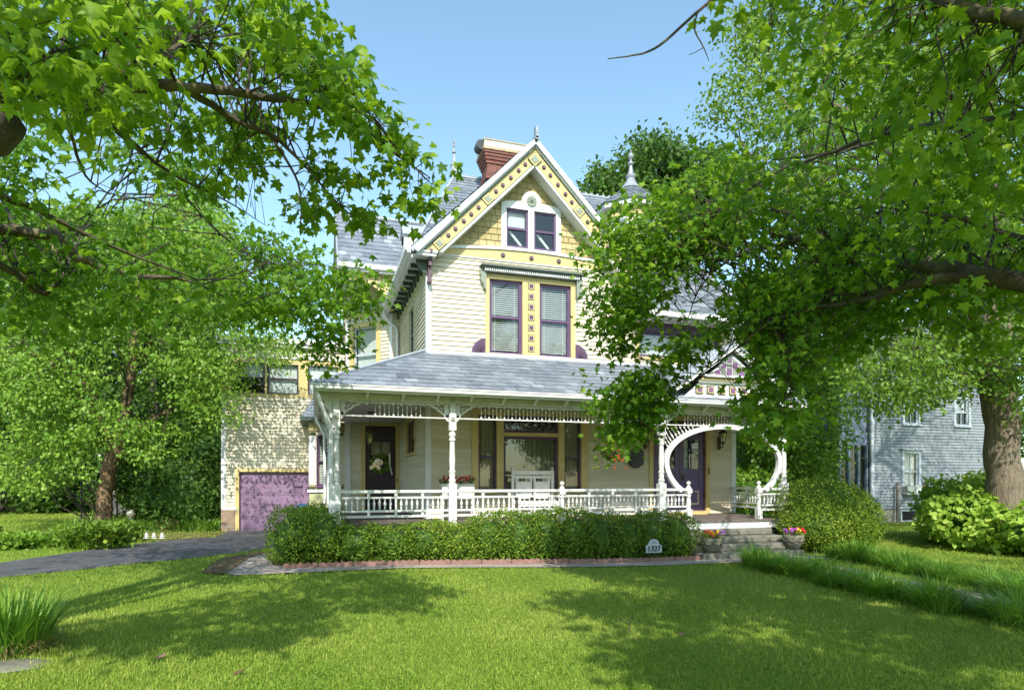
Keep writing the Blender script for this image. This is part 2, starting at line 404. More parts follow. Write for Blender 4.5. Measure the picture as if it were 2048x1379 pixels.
def sash(F, u0, u1, z0, z1, frame, n=-.05, st=.05, meet=.5, mat=None, blind=None, back=True, bot=.07):
    """double hung window in an opening: sash, panes, blind, room behind"""
    mat = mat or M['purple']; mb = MB(); d0, d1 = n-.03, n+.02
    mb.lbox(F, u0, u0+st, d0, d1, z0, z1); mb.lbox(F, u1-st, u1, d0, d1, z0, z1)
    mb.lbox(F, u0+st, u1-st, d0, d1, z0, z0+bot); mb.lbox(F, u0+st, u1-st, d0, d1, z1-st, z1)
    gl = []
    if meet:
        zm = z0+(z1-z0)*meet; mb.lbox(F, u0+st, u1-st, d0, d1+.004, zm-.028, zm+.028)
        gl = [(z0+bot, zm-.028, n-.015), (zm+.028, z1-st, n)]
    else: gl = [(z0+bot, z1-st, n)]
    s = part('sash', mb, mat, frame)
    for a, b, k in gl:
        g = MB(); g.add([F.p(u0+st, k, a), F.p(u1-st, k, a), F.p(u1-st, k, b), F.p(u0+st, k, b)], [(0, 1, 2, 3)])
        part('pane', g, M['glass'], frame)
    if blind == 'slats':
        b = MB(); z = z1-st; k = 0
        while z > z0+bot:
            b.add([F.p(u0+st, n-.055, z-.024), F.p(u1-st, n-.055, z-.024), F.p(u1-st, n-.080, z), F.p(u0+st, n-.080, z)], [(0, 1, 2, 3)]); z -= .052
        for e in (.2, .8): b.lbox(F, u0+(u1-u0)*e-.004, u0+(u1-u0)*e+.004, n-.052, n-.050, z0+bot, z1-st)
        part('blind', b, M['blind'], frame)
    elif blind in ('shade', 'halfshade'):
        zz = z0+bot if blind == 'shade' else z0+(z1-z0)*.5
        part('roller_shade', MB().lbox(F, u0+st, u1-st, n-.09, n-.085, zz, z1-st), M['shade'], frame)
    elif blind in ('drape', 'greendrape', 'lace'):
        b = MB(); N = int((u1-u0)/.018); prev = None; vs = []; fs = []
        for i in range(N+1):
            u = u0+st*.5+(u1-u0-st)*i/N; k = n-.14+.025*math.sin(i*.9+1.2*math.sin(i*.17))+.012*math.sin(i*2.3)
            vs += [F.p(u, k, z0+.03), F.p(u, k*.6-.05, z1-.03)]
            if i: fs.append((2*i-2, 2*i, 2*i+1, 2*i-1))
        b.add(vs, fs); part('curtain', b, M[blind], frame, smooth=80)
    if back:
        b = MB(); e = .015; dd = n-.75
        b.add([F.p(u0-e, dd, z0-e), F.p(u1+e, dd, z0-e), F.p(u1+e, dd, z1+e), F.p(u0-e, dd, z1+e), F.p(u0-e, n-.02, z0-e), F.p(u1+e, n-.02, z0-e), F.p(u1+e, n-.02, z1+e), F.p(u0-e, n-.02, z1+e)],
              [(0, 1, 2, 3), (0, 4, 5, 1), (1, 5, 6, 2), (2, 6, 7, 3), (3, 7, 4, 0)])
        part('interior', b, M['dark'], frame)
    return s
def casing(F, u0, u1, z0, z1, w=.1, mat=None, n=.035, head=None, sill=True, name='window', inner=True, parent=None, label=None):
    mb = MB(); h = head or w
    mb.lbox(F, u0-w, u0, -.04, n, z0-(.0 if sill else w), z1+h); mb.lbox(F, u1, u1+w, -.04, n, z0-(.0 if sill else w), z1+h)
    mb.lbox(F, u0, u1, -.04, n-.002, z1, z1+h)
    if sill: mb.lbox(F, u0-w-.02, u1+w+.02, -.04, n+.035, z0-.06, z0)
    else: mb.lbox(F, u0, u1, -.04, n-.002, z0-w, z0)
    hole(F, u0-w*.5, u1+w*.5, z0-.03, z1+h*.5)
    return part(name, mb, mat or M['yellow'], parent, label=label)
# ---- upper double window in the gable bay
def upper_window():
    mb = MB(); F = FA
    mb.lbox(F, 3.93, 4.03, -.04, .04, 4.78, 6.74); mb.lbox(F, 6.18, 6.30, -.04, .04, 4.78, 6.74); mb.lbox(F, 4.88, 5.33, -.04, .04, 4.78, 6.62)
    mb.lbox(F, 4.03, 6.18, -.04, .038, 6.62, 6.74)
    hole(F, 3.98, 6.24, 4.78, 6.7)
    w = part('window', mb, M['yellow'], label='double window with a strip of square panels between its sashes')
    sash(F, 4.03, 4.88, 4.79, 6.62, w, st=.075, blind='slats'); sash(F, 5.33, 6.18, 4.79, 6.62, w, st=.075, blind='slats')
    for i in range(7):
        z = 6.515-i*.258; s = MB()
        s.lbox(F, 5.02, 5.19, .04, .046, z-.085, z+.085, 0); s.lbox(F, 5.035, 5.175, .046, .056, z-.07, z+.07, 1)
        s.lbox(F, 5.055, 5.155, .056, .060, z-.05, z+.05, 2)
        part('square_panel', s, [M['green'], M['yellow'], M['purple']], w)
    hd = MB(); hd.lbox(F, 3.78, 6.46, 0, .26, 6.86, 6.90); hd.lbox(F, 3.82, 6.42, 0, .22, 6.82, 6.86); hd.lbox(F, 3.86, 6.38, 0, .10, 6.74, 6.82, 0)
    hood = part('window_hood', hd, M['hood'], w)
    dt = MB()
    for k in range(46): dt.lbox(F, 3.88+k*.0542, 3.88+k*.0542+.03, .10, .20, 6.755, 6.818)
    part('dentil_course', dt, M['trimwhite'], hood)
    for u, sg in ((3.93, -1), (6.30, 1)):
        prof = [(0, 6.82), (.15*sg, 6.82), (.15*sg, 6.68), (.12*sg, 6.64), (.15*sg, 6.58), (.12*sg, 6.50), (.06*sg, 6.44), (.07*sg, 6.38), (.03*sg, 6.33), (0, 6.32)]
        part('hood_bracket', MB().prism([F.p(u+sg*.003+a, .012, z) for a, z in prof], F.N*.12), M['sage'], hood)
    for u, sg in ((3.925, -1), (6.305, 1)):
        f = MB(); r = .335; z0 = 4.80; K = 10
        f.prism([F.p(u, .02, z0)]+[F.p(u+sg*r*math.cos(math.pi/2*i/K), .02, z0+r*math.sin(math.pi/2*i/K)) for i in range(K+1)], F.N*.03, 0)
        for i in range(7):
            a = math.pi/2*(i+.5)/7; q = lambda rr, b: F.p(u+sg*rr*math.cos(b), .052, z0+rr*math.sin(b))
            f.prism([q(.09, a), q(.27, a-.055), q(.285, a), q(.27, a+.055)], F.N*.016, 1)
        part('fan_ornament', f, [M['purple'], M['button']], w)
upper_window()
def attic_window():
    F = FA; mb = MB(); w = 1
    mb.lbox(F, 4.33, 4.46, .0, .05, 7.36, 8.40); mb.lbox(F, 5.77, 5.90, .0, .05, 7.36, 8.40); mb.lbox(F, 5.03, 5.18, .0, .05, 7.36, 8.40)
    mb.lbox(F, 4.46, 5.03, .0, .048, 7.36, 7.44); mb.lbox(F, 5.18, 5.77, .0, .048, 7.36, 7.44)
    top = [(4.33, 8.40), (5.90, 8.40), (5.90, 8.50), (5.80, 8.56), (5.38, 8.60)]+[(5.115+.255*math.cos(a), 8.62+.255*math.sin(a)) for a in [math.pi*i/12 for i in range(13)]]+[(4.85, 8.60), (4.43, 8.56), (4.33, 8.50)]
    mb.prism([F.p(u, 0, z) for u, z in top], F.N*.05)
    hole(F, 4.40, 5.84, 7.38, 8.45)
    f = part('attic_window', mb, M['trimwhite'], label='pair of small sashes in a white arched surround')
    sash(F, 4.46, 5.03, 7.44, 8.40, f, st=.05, n=-.02, blind='halfshade'); sash(F, 5.18, 5.77, 7.44, 8.40, f, st=.05, n=-.02, blind=None)
    for u in (5.23, 5.60):
        pass
    br = MB()
    for u0 in (4.55, 5.28): br.prism([F.p(u0, -.10, 7.86), F.p(u0+.05, -.10, 7.90), F.p(u0+.36, -.10, 7.56), F.p(u0+.31, -.10, 7.52)], F.N*.01)
    part('window_brace', br, M['shade'], f)
    rz = MB().disc(F, 5.115, 8.62, .135, .05, .07, 0, 20); rz.disc(F, 5.115, 8.62, .03, .07, .09, 1, 8)
    for i in range(8):
        a = math.pi*i/4; q = lambda rr, b: F.p(5.115+rr*math.cos(b), .07, 8.62+rr*math.sin(b))
        rz.prism([q(.035, a), q(.115, a-.25), q(.115, a+.25)], F.N*.012, 0)
    part('rosette', rz, [M['sage'], M['green']], f)
attic_window()
# ---- belt below the gable shingles
def belt():
    top = lambda u: 7.17+.19*max(0, 1-((u-5.11)/2.55)**2)
    us = [2.5+i*(7.66-2.5)/24 for i in range(25)]
    mb = MB()
    for a, b in zip(us, us[1:]): mb.prism([FA.p(a, .012, 7.09), FA.p(b, .012, 7.09), FA.p(b, .012, top(b)), FA.p(a, .012, top(a))], FA.N*.028)
    bt = part('belt_board', mb, M['yellow'])
    ml = MB()
    for a, b in zip(us, us[1:]): ml.prism([FA.p(a, .0, top(a)), FA.p(b, .0, top(b)), FA.p(b, .0, top(b)+.065), FA.p(a, .0, top(a)+.065)], FA.N*.075)
    ml.lbox(FA, 2.6, 7.6, .0, .045, 7.065, 7.09)
    part('belt_moulding', ml, M['trimwhite'], bt)
    for u in (4.37, 5.11, 5.84):
        part('button', MB().disc(FA, u, 7.215, .058, .04, .06).disc(FA, u, 7.215, .038, .06, .078), M['button'], bt, smooth=30)
belt()
# ---- first floor front windows
def parlour_window():
    F = FA; mb = MB(); zb, zt = 1.42, 3.42
    for a, b in ((3.59, 3.75), (4.22, 4.39), (5.84, 6.0), (6.47, 6.64)): mb.lbox(F, a, b, -.04, .05, zb, zt)
    for a, b in ((3.75, 4.22), (4.39, 5.84), (6.0, 6.47)): mb.lbox(F, a, b, -.04, .048, 3.29, zt); mb.lbox(F, a, b, -.04, .06, zb-.06, zb)
    mb.lbox(F, 4.39, 5.84, -.04, .052, 2.78, 2.87)
    for a, b in ((3.57, 3.77), (4.20, 4.41), (5.82, 6.02), (6.45, 6.66)):
        for z in (2.62, 2.90): mb.lbox(F, a, b, .05, .062, z, z+.03)
    hole(F, 3.62, 6.60, zb-.03, 3.36)
    w = part('parlour_window', mb, M['yellow'], label='wide four bay window with yellow frame, lace transom and curtains')
    sash(F, 3.75, 4.22, zb, 3.29, w, st=.05, blind='drape', meet=.45); sash(F, 6.0, 6.47, zb, 3.29, w, st=.05, blind='drape', meet=.45)
    sash(F, 4.39, 5.84, zb, 2.78, w, st=.07, blind='greendrape', meet=None)
    sash(F, 4.39, 5.84, 2.87, 3.29, w, st=.07, blind=None, meet=None)
    sc = MB()
    for k in range(26):
        u = 4.5+k*.0485; z = 3.0+.09*math.sin(k*1.7)
        sc.tube([F.p(u+.035*math.cos(a), -.044, z+.06*math.sin(a)) for a in [i*.8 for i in range(8)]], .006, 4)
    for u in (5.0, 5.25): sc.disc(F, u, 3.07, .04, -.05, -.044, 0, 8)
    part('transom_scrollwork', sc, M['galv'], w)
parlour_window()
# ---- front door
def front_door():
    F = FA; mb = MB()
    mb.lbox(F, 8.42, 8.54, -.04, .05, .78, 3.42); mb.lbox(F, 10.17, 10.29, -.04, .05, .78, 3.42); mb.lbox(F, 8.54, 10.17, -.04, .048, 3.30, 3.42); mb.lbox(F, 8.54, 10.17, -.04, .09, .76, .85)
    hole(F, 8.46, 10.23, .76, 3.36)
    d = part('front_door', mb, M['yellow'], label='pair of violet panelled front doors with arched glass')
    tr = MB(); tr.lbox(F, 8.54, 10.17, -.10, -.02, 2.92, 3.0); tr.lbox(F, 8.54, 10.17, -.10, -.02, 3.24, 3.30); tr.lbox(F, 8.54, 8.62, -.10, -.02, .85, 3.24); tr.lbox(F, 10.13, 10.17, -.10, -.02, .85, 3.24)
    part('transom_frame', tr, M['purple'], d)
    for u0, u1 in ((8.62, 9.37), (9.38, 10.13)):
        l = MB(); s = .13; n0, n1 = -.09, -.035
        l.lbox(F, u0, u0+s, n0, n1, .86, 2.92); l.lbox(F, u1-s, u1, n0, n1, .86, 2.92); l.lbox(F, u0+s, u1-s, n0, n1, .86, 1.02)
        l.lbox(F, u0+s, u1-s, n0, n1, 2.78, 2.92); l.lbox(F, u0+s, u1-s, n0, n1, 1.86, 2.0)
        for a, b in ((1.02, 1.42), (1.50, 1.86)):
            l.lbox(F, u0+s, u1-s, n0, n1-.022, a, b); l.lbox(F, u0+s+.05, u1-s-.05, n1-.022, n1-.008, a+.05, b-.05)
        l.lbox(F, u0+s, u1-s, n0, n1, 1.42, 1.50)
        l.lbox(F, (u0+u1)/2-.012, (u0+u1)/2+.012, n0+.02, n1-.01, 2.0, 2.78)
        for z in (2.28, 2.52): l.lbox(F, u0+s, u1-s, n0+.02, n1-.012, z-.01, z+.01)
        lf = part('door_leaf', l, M['violet'], d)
        part('pane', MB().add([F.p(u0+s, -.06, 2.0), F.p(u1-s, -.06, 2.0), F.p(u1-s, -.06, 2.78), F.p(u0+s, -.06, 2.78)], [(0, 1, 2, 3)]), M['glass'], d)
        part('curtain', MB().lbox(F, u0+s+.02, u0+s+.16, -.10, -.095, 2.0, 2.78), M['lace'], d)
    part('pane', MB().add([F.p(8.6, -.06, 3.0), F.p(10.1, -.06, 3.0), F.p(10.1, -.06, 3.24), F.p(8.6, -.06, 3.24)], [(0, 1, 2, 3)]), M['glass'], d)
    k = MB(); k.ball(F.p(9.46, .015, 1.75), .035); k.lbox(F, 9.43, 9.49, -.035, -.02, 1.66, 1.86); part('handle', k, M['bronze'], d, smooth=40)
    for z in (1.2, 2.35): part('hinge', MB().lbox(F, 10.125, 10.175, -.033, .0, z, z+.2), M['bronze'], d)
    part('doorbell', MB().lbox(F, 10.22, 10.26, .05, .07, 1.85, 2.02), M['bronze'], d)
    b = MB(); b.add([F.p(8.5, -.8, .8), F.p(10.2, -.8, .8), F.p(10.2, -.8, 3.3), F.p(8.5, -.8, 3.3), F.p(8.5, -.11, .8), F.p(10.2, -.11, .8), F.p(10.2, -.11, 3.3), F.p(8.5, -.11, 3.3)], [(0, 1, 2, 3), (0, 4, 5, 1), (1, 5, 6, 2), (2, 6, 7, 3), (3, 7, 4, 0)])
    part('interior', b, M['dark'], d)
front_door()
# ---- upper right window
w = casing(FA, 8.13, 10.6, 4.95, 5.86, .11, head=.1, label='wide upper window with a lowered white shade')
part('head_board', MB().lbox(FA, 8.13, 10.6, -.035, .03, 5.62, 5.86), M['purple'], w)
sash(FA, 8.13, 9.35, 4.95, 5.62, w, st=.05, blind='shade', meet=None); sash(FA, 9.36, 10.6, 4.95, 5.62, w, st=.05, blind='shade', meet=None)
# ---- gable bay side windows
w = casing(FS, -17.98, -16.4, 2.42, 3.30, .09, name='side_window'); sash(FS, -17.98, -16.4, 2.42, 3.30, w, st=.06, blind='halfshade', meet=None)
part('sash_bar', MB().lbox(FS, -16.85, -16.8, -.07, -.02, 2.42, 3.3), M['trimwhite'], w)
w = casing(FS, -17.45, -16.6, 4.95, 6.35, .08, M['olive'], name='side_window'); sash(FS, -17.45, -16.6, 4.95, 6.35, w, st=.05, blind='shade')
# ---- side door
def side_door():
    F = FD; mb = MB()
    mb.lbox(F, 1.30, 1.43, -.04, .05, .76, 3.46); mb.lbox(F, 2.36, 2.47, -.04, .05, .76, 3.46); mb.lbox(F, 1.43, 2.36, -.04, .048, 3.36, 3.46)
    hole(F, 1.36, 2.42, .76, 3.41)
    d = part('side_door', mb, M['yellow'], label='dark aubergine side door deep in the porch')
    l = MB(); n1 = -.03
    l.lbox(F, 1.43, 1.57, -.08, n1, .78, 3.36); l.lbox(F, 2.22, 2.36, -.08, n1, .78, 3.36); l.lbox(F, 1.57, 2.22, -.08, n1, 2.86, 3.36); l.lbox(F, 1.57, 2.22, -.08, n1, .78, .98)
    l.lbox(F, 1.57, 2.22, -.08, n1-.02, .98, 1.9); l.lbox(F, 1.57, 2.22, -.08, n1, 1.44, 1.56); l.lbox(F, 1.57, 2.22, -.08, n1, 1.86, 2.0)
    l.lbox(F, 1.885, 1.905, -.07, n1, 2.0, 2.86); l.lbox(F, 1.57, 2.22, -.07, n1, 2.42, 2.44)
    part('door_leaf', l, M['aubergine'], d)
    part('pane', MB().add([F.p(1.57, -.05, 2.0), F.p(2.22, -.05, 2.0), F.p(2.22, -.05, 2.86), F.p(1.57, -.05, 2.86)], [(0, 1, 2, 3)]), M['glass'], d)
    part('curtain', MB().lbox(F, 1.60, 2.2, -.10, -.09, 2.45, 2.86), M['drape'], d)
    part('handle', MB().lbox(F, 2.38, 2.41, .05, .075, 1.62, 1.74), M['bronze'], d)
    part('interior', MB().lbox(F, 1.36, 2.42, -.3, -.25, .76, 3.4), M['dark'], d)
side_door()
# ---- left wing chamfer window
w = casing(FC, .31, 1.24, 5.0, 6.57, .17, head=.13, label='tall window in the slanted wall of the left wing')
sash(FC, .31, 1.24, 5.0, 6.57, w, st=.05, mat=M['graytrim'], blind='shade', meet=.44)
# ---- ground floor bay beside the porch
w = casing(FB, .03, .60, 1.50, 3.05, .03, M['purple'], name='bay_window'); sash(FB, .03, .60, 1.50, 3.05, w, st=.045, blind='slats', meet=.5, mat=M['purple'])
# ---- garage windows and door
for u0, u1 in ((-2.69, -1.64), (-1.57, -.58), (-.28, .71)):
    w = casing(FG, u0, u1, 4.55, 5.58, .035, M['yellow'], sill=False, name='garage_window'); sash(FG, u0, u1, 4.55, 5.58, w, st=.05, mat=M['aubergine'], blind='shade' if u0 != -2.69 else 'halfshade', meet=.5, bot=.05)
def garage_door():
    F = FG; mb = MB(); mb.lbox(F, -2.55, -2.43, -.12, .03, -.02, 2.05); mb.lbox(F, -2.43, .2, -.12, .028, 1.95, 2.05)
    hole(F, -2.5, .2, -.1, 2.0)
    d = part('garage_door', mb, M['yellow'], label='lilac panelled garage door')
    l = MB(); H = 1.95/5
    for i in range(5):
        z = i*H; l.lbox(F, -2.43, .2, -.16, -.11, z+.004, z+H-.004)
        for k in range(4):
            u = -2.40+k*.655; l.lbox(F, u+.04, u+.61, -.11, -.098, z+.06, z+H-.06); l.lbox(F, u+.075, u+.575, -.098, -.088, z+.095, z+H-.095)
    part('door_leaf', l, M['lilac'], d)
    part('handle', MB().lbox(F, -.75, -.45, -.088, -.06, 1.45, 1.47), M['iron'], d)
    part('interior', MB().lbox(F, -2.5, .2, -.4, -.35, 0, 2), M['dark'], d)
garage_door()
# ---- walls
def wall(name, F, poly, mat='siding', expo=.112, **k):
    return part(name, siding(MB(), F, poly, expo, **k), M[mat])
o = wall('clapboard_wall', FA, [(2.6, .78), (11.0, .78), (11.0, 6.12), (7.66, 6.12), (2.6, 6.12)])
wall('clapboard_wall', FA, [(2.6, 6.12), (7.66, 6.12), (7.66, 7.10), (2.6, 7.10)])
wall('gable_shingles', FA, [(2.5, 7.10), (7.66, 7.10), (5.08, 9.72)], 'shingle', .155, lip=.02)
# vertical shingle joints
jm = MB(); z = 7.10; r = 0
while z < 9.5:
    a = 2.5+(z-7.10)*.985; b = 7.66-(z-7.10)*.985; u = a+.05+(.11 if r % 2 else 0)
    while u < b:
        if not any(h[0]-.05 < u < h[1]+.05 and h[2] < z+.07 < h[3] for h in FA.holes): jm.add([FA.p(u, .0222, z), FA.p(u+.009, .0222, z), FA.p(u+.009, .004, z+.15), FA.p(u, .004, z+.15)], [(0, 1, 2, 3)])
        u += RND.uniform(.13, .26)
    z += .155; r += 1
part('shingle_gap', jm, M['dark'])['kind'] = 'stuff'
wall('clapboard_wall', FS, [(-19.7, .78), (-14.86, .78), (-14.86, 7.0), (-19.7, 7.0)])
wall('clapboard_wall', FD, [(.83, .78), (2.49, .78), (2.49, 5.0), (.83, 5.0)])
FD2 = Frame((0, 19.7, 0), (1, 0, 0)); wall('clapboard_wall', FD2, [(2.26, 5.0), (2.49, 5.0), (2.49, 7.9), (2.26, 7.9)])
wall('clapboard_wall', FC, [(0, 4.6), (1.867, 4.6), (1.867, 7.95), (0, 7.95)])
FL = Frame((.94, 0, 0), (0, -1, 0)); wall('clapboard_wall', FL, [(-23.6, 0.2), (-21.02, .2), (-21.02, 7.95), (-23.6, 7.95)])
FLG = Frame((.66, 0, 0), (0, -1, 0)); wall('clapboard_wall', FLG, [(-23.7, 7.95), (-18.95, 7.95), (-21.3, 10.25)])
wall('clapboard_wall', FG, [(-2.95, .74), (.94, .74), (.94, 6.15), (-2.95, 6.15)])
hole(FG, -3, -2.55, -.2, .74)
wall('clapboard_wall', FG, [(-2.45, .0), (-2.40, .0), (-2.40, .74), (-2.45, .74)])
FGL = Frame((-2.95, 0, 0), (0, -1, 0)); wall('clapboard_wall', FGL, [(-29, .3), (-22.3, .3), (-22.3, 6.15), (-29, 6.15)])
FRT = Frame((11.13, 0, 0), (0, 1, 0)); wall('clapboard_wall', FRT, [(14.75, .78), (26, .78), (26, 6.1), (14.75, 6.1)])
part('backing_wall', MB().box(2.55, 11.1, 14.80, 14.82, .7, 1.4).box(-2.9, .9, 28.9, 29, 0, 6.1).box(2, 11.1, 26.0, 26.1, .3, 6.2), M['siding'])
# corner boards and water tables
cb = MB()
for a in ((2.475, 2.60, 14.725, 14.86, .78, 6.98), (11.0, 11.145, 14.725, 14.87, .78, 6.06), (.82, .99, 19.665, 19.70, .78, 4.6), (-2.97, -2.83, 22.27, 22.42, .74, 6.16)): 
    part('corner_board', MB().box(*a), M['trimwhite'])
for F, a in ((FC, (-.02, .10, -.02, .03, 4.6, 6.86)), (FC, (1.78, 1.88, -.02, .03, 4.6, 6.99))): part('corner_board', MB().lbox(F, *a), M['trimwhite'])
part('base_flashing', MB().lbox(FA, 2.47, 11.15, .0, .05, 4.715, 4.785), M['trimwhite'])
# left wing belt and cornice on the chamfer
mb = MB(); mb.lbox(FC, -.03, 1.90, .0, .045, 6.86, 7.06); bt = part('belt_board', mb, M['yellow'])
for k in range(7): part('button', MB().disc(FC, .1+k*.28, 6.965, .03, .045, .06, 0, 8), M['button'], bt)
mb = MB(); mb.lbox(FC, -.08, 1.95, .0, .11, 7.06, 7.13); mb.lbox(FC, -.13, 2.0, .0, .17, 7.13, 7.19); mb.lbox(FC, -.05, 1.92, .0, .06, 6.82, 6.86)
part('belt_moulding', mb, M['trimwhite'], bt)
mb = MB(); mb.lbox(FC, 0, 1.87, .0, .05, 7.19, 7.36); part('apron_board', mb, M['sage'], bt)
# ---- roofs
def roof(name, pts, seed=0, w=.24, h=.28, thick=.10, label=None, rot=0):
    """slates on a planar face (eave edge first) over a solid deck"""
    p = [Vector(a) for a in pts]; n = (p[1]-p[0]).cross(p[2]-p[0]).normalized()
    if n.z < 0: n = -n
    o = part(name, slates(MB(), pts, w, h, seed=seed), M['slate'], label=label)
    part('roof_deck', MB().prism([a-n*.012 for a in p], -n*thick), M['slate_edge'], o)
    return o
RZ, RY = 12.07, 21.0
gr = roof('roof', [(2.03, 14.31, 7.01), (2.03, 19.6, 7.01), (5.08, 19.6, 9.98), (5.08, 14.31, 9.98)], 3, label='steep slate roof of the front gable')
roof('roof', [(8.13, 14.31, 7.01), (8.13, 19.6, 7.01), (5.08, 19.6, 9.98), (5.08, 14.31, 9.98)], 4)
mr = roof('roof', [(2.04, 15.36, 7.0), (2.04, 26.64, 7.0), (4.49, RY, RZ)], 5)
roof('roof', [(2.06, 15.37, 7.02), (5.08, 18.64, 9.97), (5.08, RY, RZ), (4.49, RY, RZ)], 6)
roof('roof', [(8.1, 15.37, 7.0), (8.1, RY, RZ), (5.08, RY, RZ), (5.08, 18.64, 9.95)], 7)
roof('roof', [(8.1, 14.25, 6.0), (11.6, 14.25, 6.0), (10.7, RY, RZ), (8.1, RY, RZ)], 8)
roof('roof', [(11.6, 14.25, 6.0), (11.6, 27.7, 6.0), (10.7, RY, RZ)], 9)
roof('roof', [(2.04, 26.7, 6.9), (11.6, 27.7, 6.0), (10.7, RY, RZ), (4.49, RY, RZ)], 10)
lw = roof('roof', [(.60, 18.80, 7.97), (2.56, 18.80, 7.97), (3.69, 21.3, 10.42), (.60, 21.3, 10.42)], 11, label='slate roof of the left wing')
roof('roof', [(.60, 23.8, 7.97), (2.56, 23.8, 7.97), (3.69, 21.3, 10.42), (.60, 21.3, 10.42)], 12)
rc = MB()
rc.tube([(5.08, 14.2, 10.0), (5.08, 18.7, 10.0)], .05, 6); rc.tube([(.56, 21.3, 10.44), (3.7, 21.3, 10.44)], .05, 6)
rc.tube([(4.49, RY, RZ), (2.1, 15.4, 7.1)], .05, 6); rc.tube([(4.49, RY, RZ+.02), (10.7, RY, RZ+.02)], .05, 6); rc.tube([(10.7, RY, RZ), (11.6, 14.25, 6.05)], .05, 6)
for k in range(26): rc.ball((4.7+k*.235, RY, RZ+.075), .055, 6, 4)
part('ridge_cap', rc, M['slate_edge'])
# eaves, gutters and soffits
def gutter(pts, r=.06): return part('gutter', MB().tube(pts, [r]*len(pts), 8), M['trimwhite'], smooth=50)
gb = MB(); gb.box(1.93, 2.05, 14.25, 19.75, 6.93, 7.04); gb.box(1.97, 2.05, 14.25, 19.75, 6.88, 6.93)
part('gutter', gb, M['trimwhite'])
part('soffit', MB().box(2.05, 2.49, 14.4, 19.7, 6.89, 6.92).box(2.05, 2.12, 14.4, 19.7, 6.83, 6.89), M['white'])
part('frieze_board', MB().box(2.44, 2.49, 14.87, 19.7, 6.60, 6.89), M['olive'])
for k in range(10):
    y = 15.0+k*.48; b = MB(); b.box(2.16, 2.43, y, y+.09, 6.80, 6.885); b.box(2.36, 2.435, y, y+.09, 6.62, 6.80)
    part('eave_bracket', b, M['green'])
gb = MB(); gb.box(.60, 2.5, 18.66, 18.80, 7.86, 7.99); gb.box(.60, 2.5, 18.74, 18.80, 7.78, 7.86); part('gutter', gb, M['trimwhite'])
part('soffit', MB().box(.66, 2.49, 18.80, 19.7, 7.80, 7.84).prism([(.66, 19.7, 7.80), (2.26, 19.7, 7.80), (.94, 21.02, 7.80), (.66, 21.02, 7.80)], (0, 0, .04)), M['white'])
part('verge_board', MB().prism([(.56, 18.70, 7.80), (.56, 18.70, 8.02), (.56, 21.3, 10.50), (.56, 21.3, 10.25)], (.05, 0, 0)).prism([(.56, 23.9, 7.80), (.56, 23.9, 8.02), (.56, 21.3, 10.50), (.56, 21.3, 10.25)], (.05, 0, 0)), M['zinc'])
gb = MB(); gb.box(8.1, 11.75, 14.10, 14.24, 5.90, 6.03); part('gutter', gb, M['trimwhite'])
part('soffit', MB().box(7.9, 11.6, 14.24, 14.75, 5.86, 5.90).box(7.9, 11.1, 14.68, 14.74, 5.98-.12, 6.1), M['white'])
# fretwork corner bracket under the left wing eave
def fret():
    F = Frame((0, 18.98, 0), (1, 0, 0)); arc = [(1.02+.95*math.cos(a), 7.05+.52*math.sin(a)) for a in [math.pi/2*(1-i/12) for i in range(13)]]
    poly = [(.72, 7.80), (2.24, 7.80), (2.24, 6.90), (2.12, 6.98)]+arc[::-1][0:0]
    mb = MB(); K = 12
    xs = [.72+i*(2.1-.72)/K for i in range(K+1)]
    low = lambda x: 7.58 if x < 1.1 else 7.58-.62*((x-1.1)/1.0)**2.2
    for a, b in zip(xs, xs[1:]): mb.prism([F.p(a, 0, low(a)), F.p(b, 0, low(b)), F.p(b, 0, 7.80), F.p(a, 0, 7.80)], F.N*.05)
    mb.lbox(F, 2.1, 2.2, 0, .05, 6.75, 7.80)
    b = part('fretwork_bracket', mb, M['yellow'])
    part('rosette', MB().disc(F, 1.86, 7.52, .11, .05, .075), M['sage'], b)
    for k in range(8):
        a = math.pi*k/4; part('button', MB().disc(F, 1.86+.19*math.cos(a), 7.52+.19*math.sin(a), .028, .05, .062, 0, 8), M['green'], b)
    for u in (1.2, .95): part('button', MB().disc(F, u, 7.70, .035, .05, .062, 0, 8), M['button'], b)
    c = MB(); c.lbox(F, 2.2, 2.30, -.1, .16, 7.5, 7.80); c.lbox(F, 2.21, 2.29, -.1, .10, 7.0, 7.5); part('eave_corbel', c, M['purple'], b)
fret()
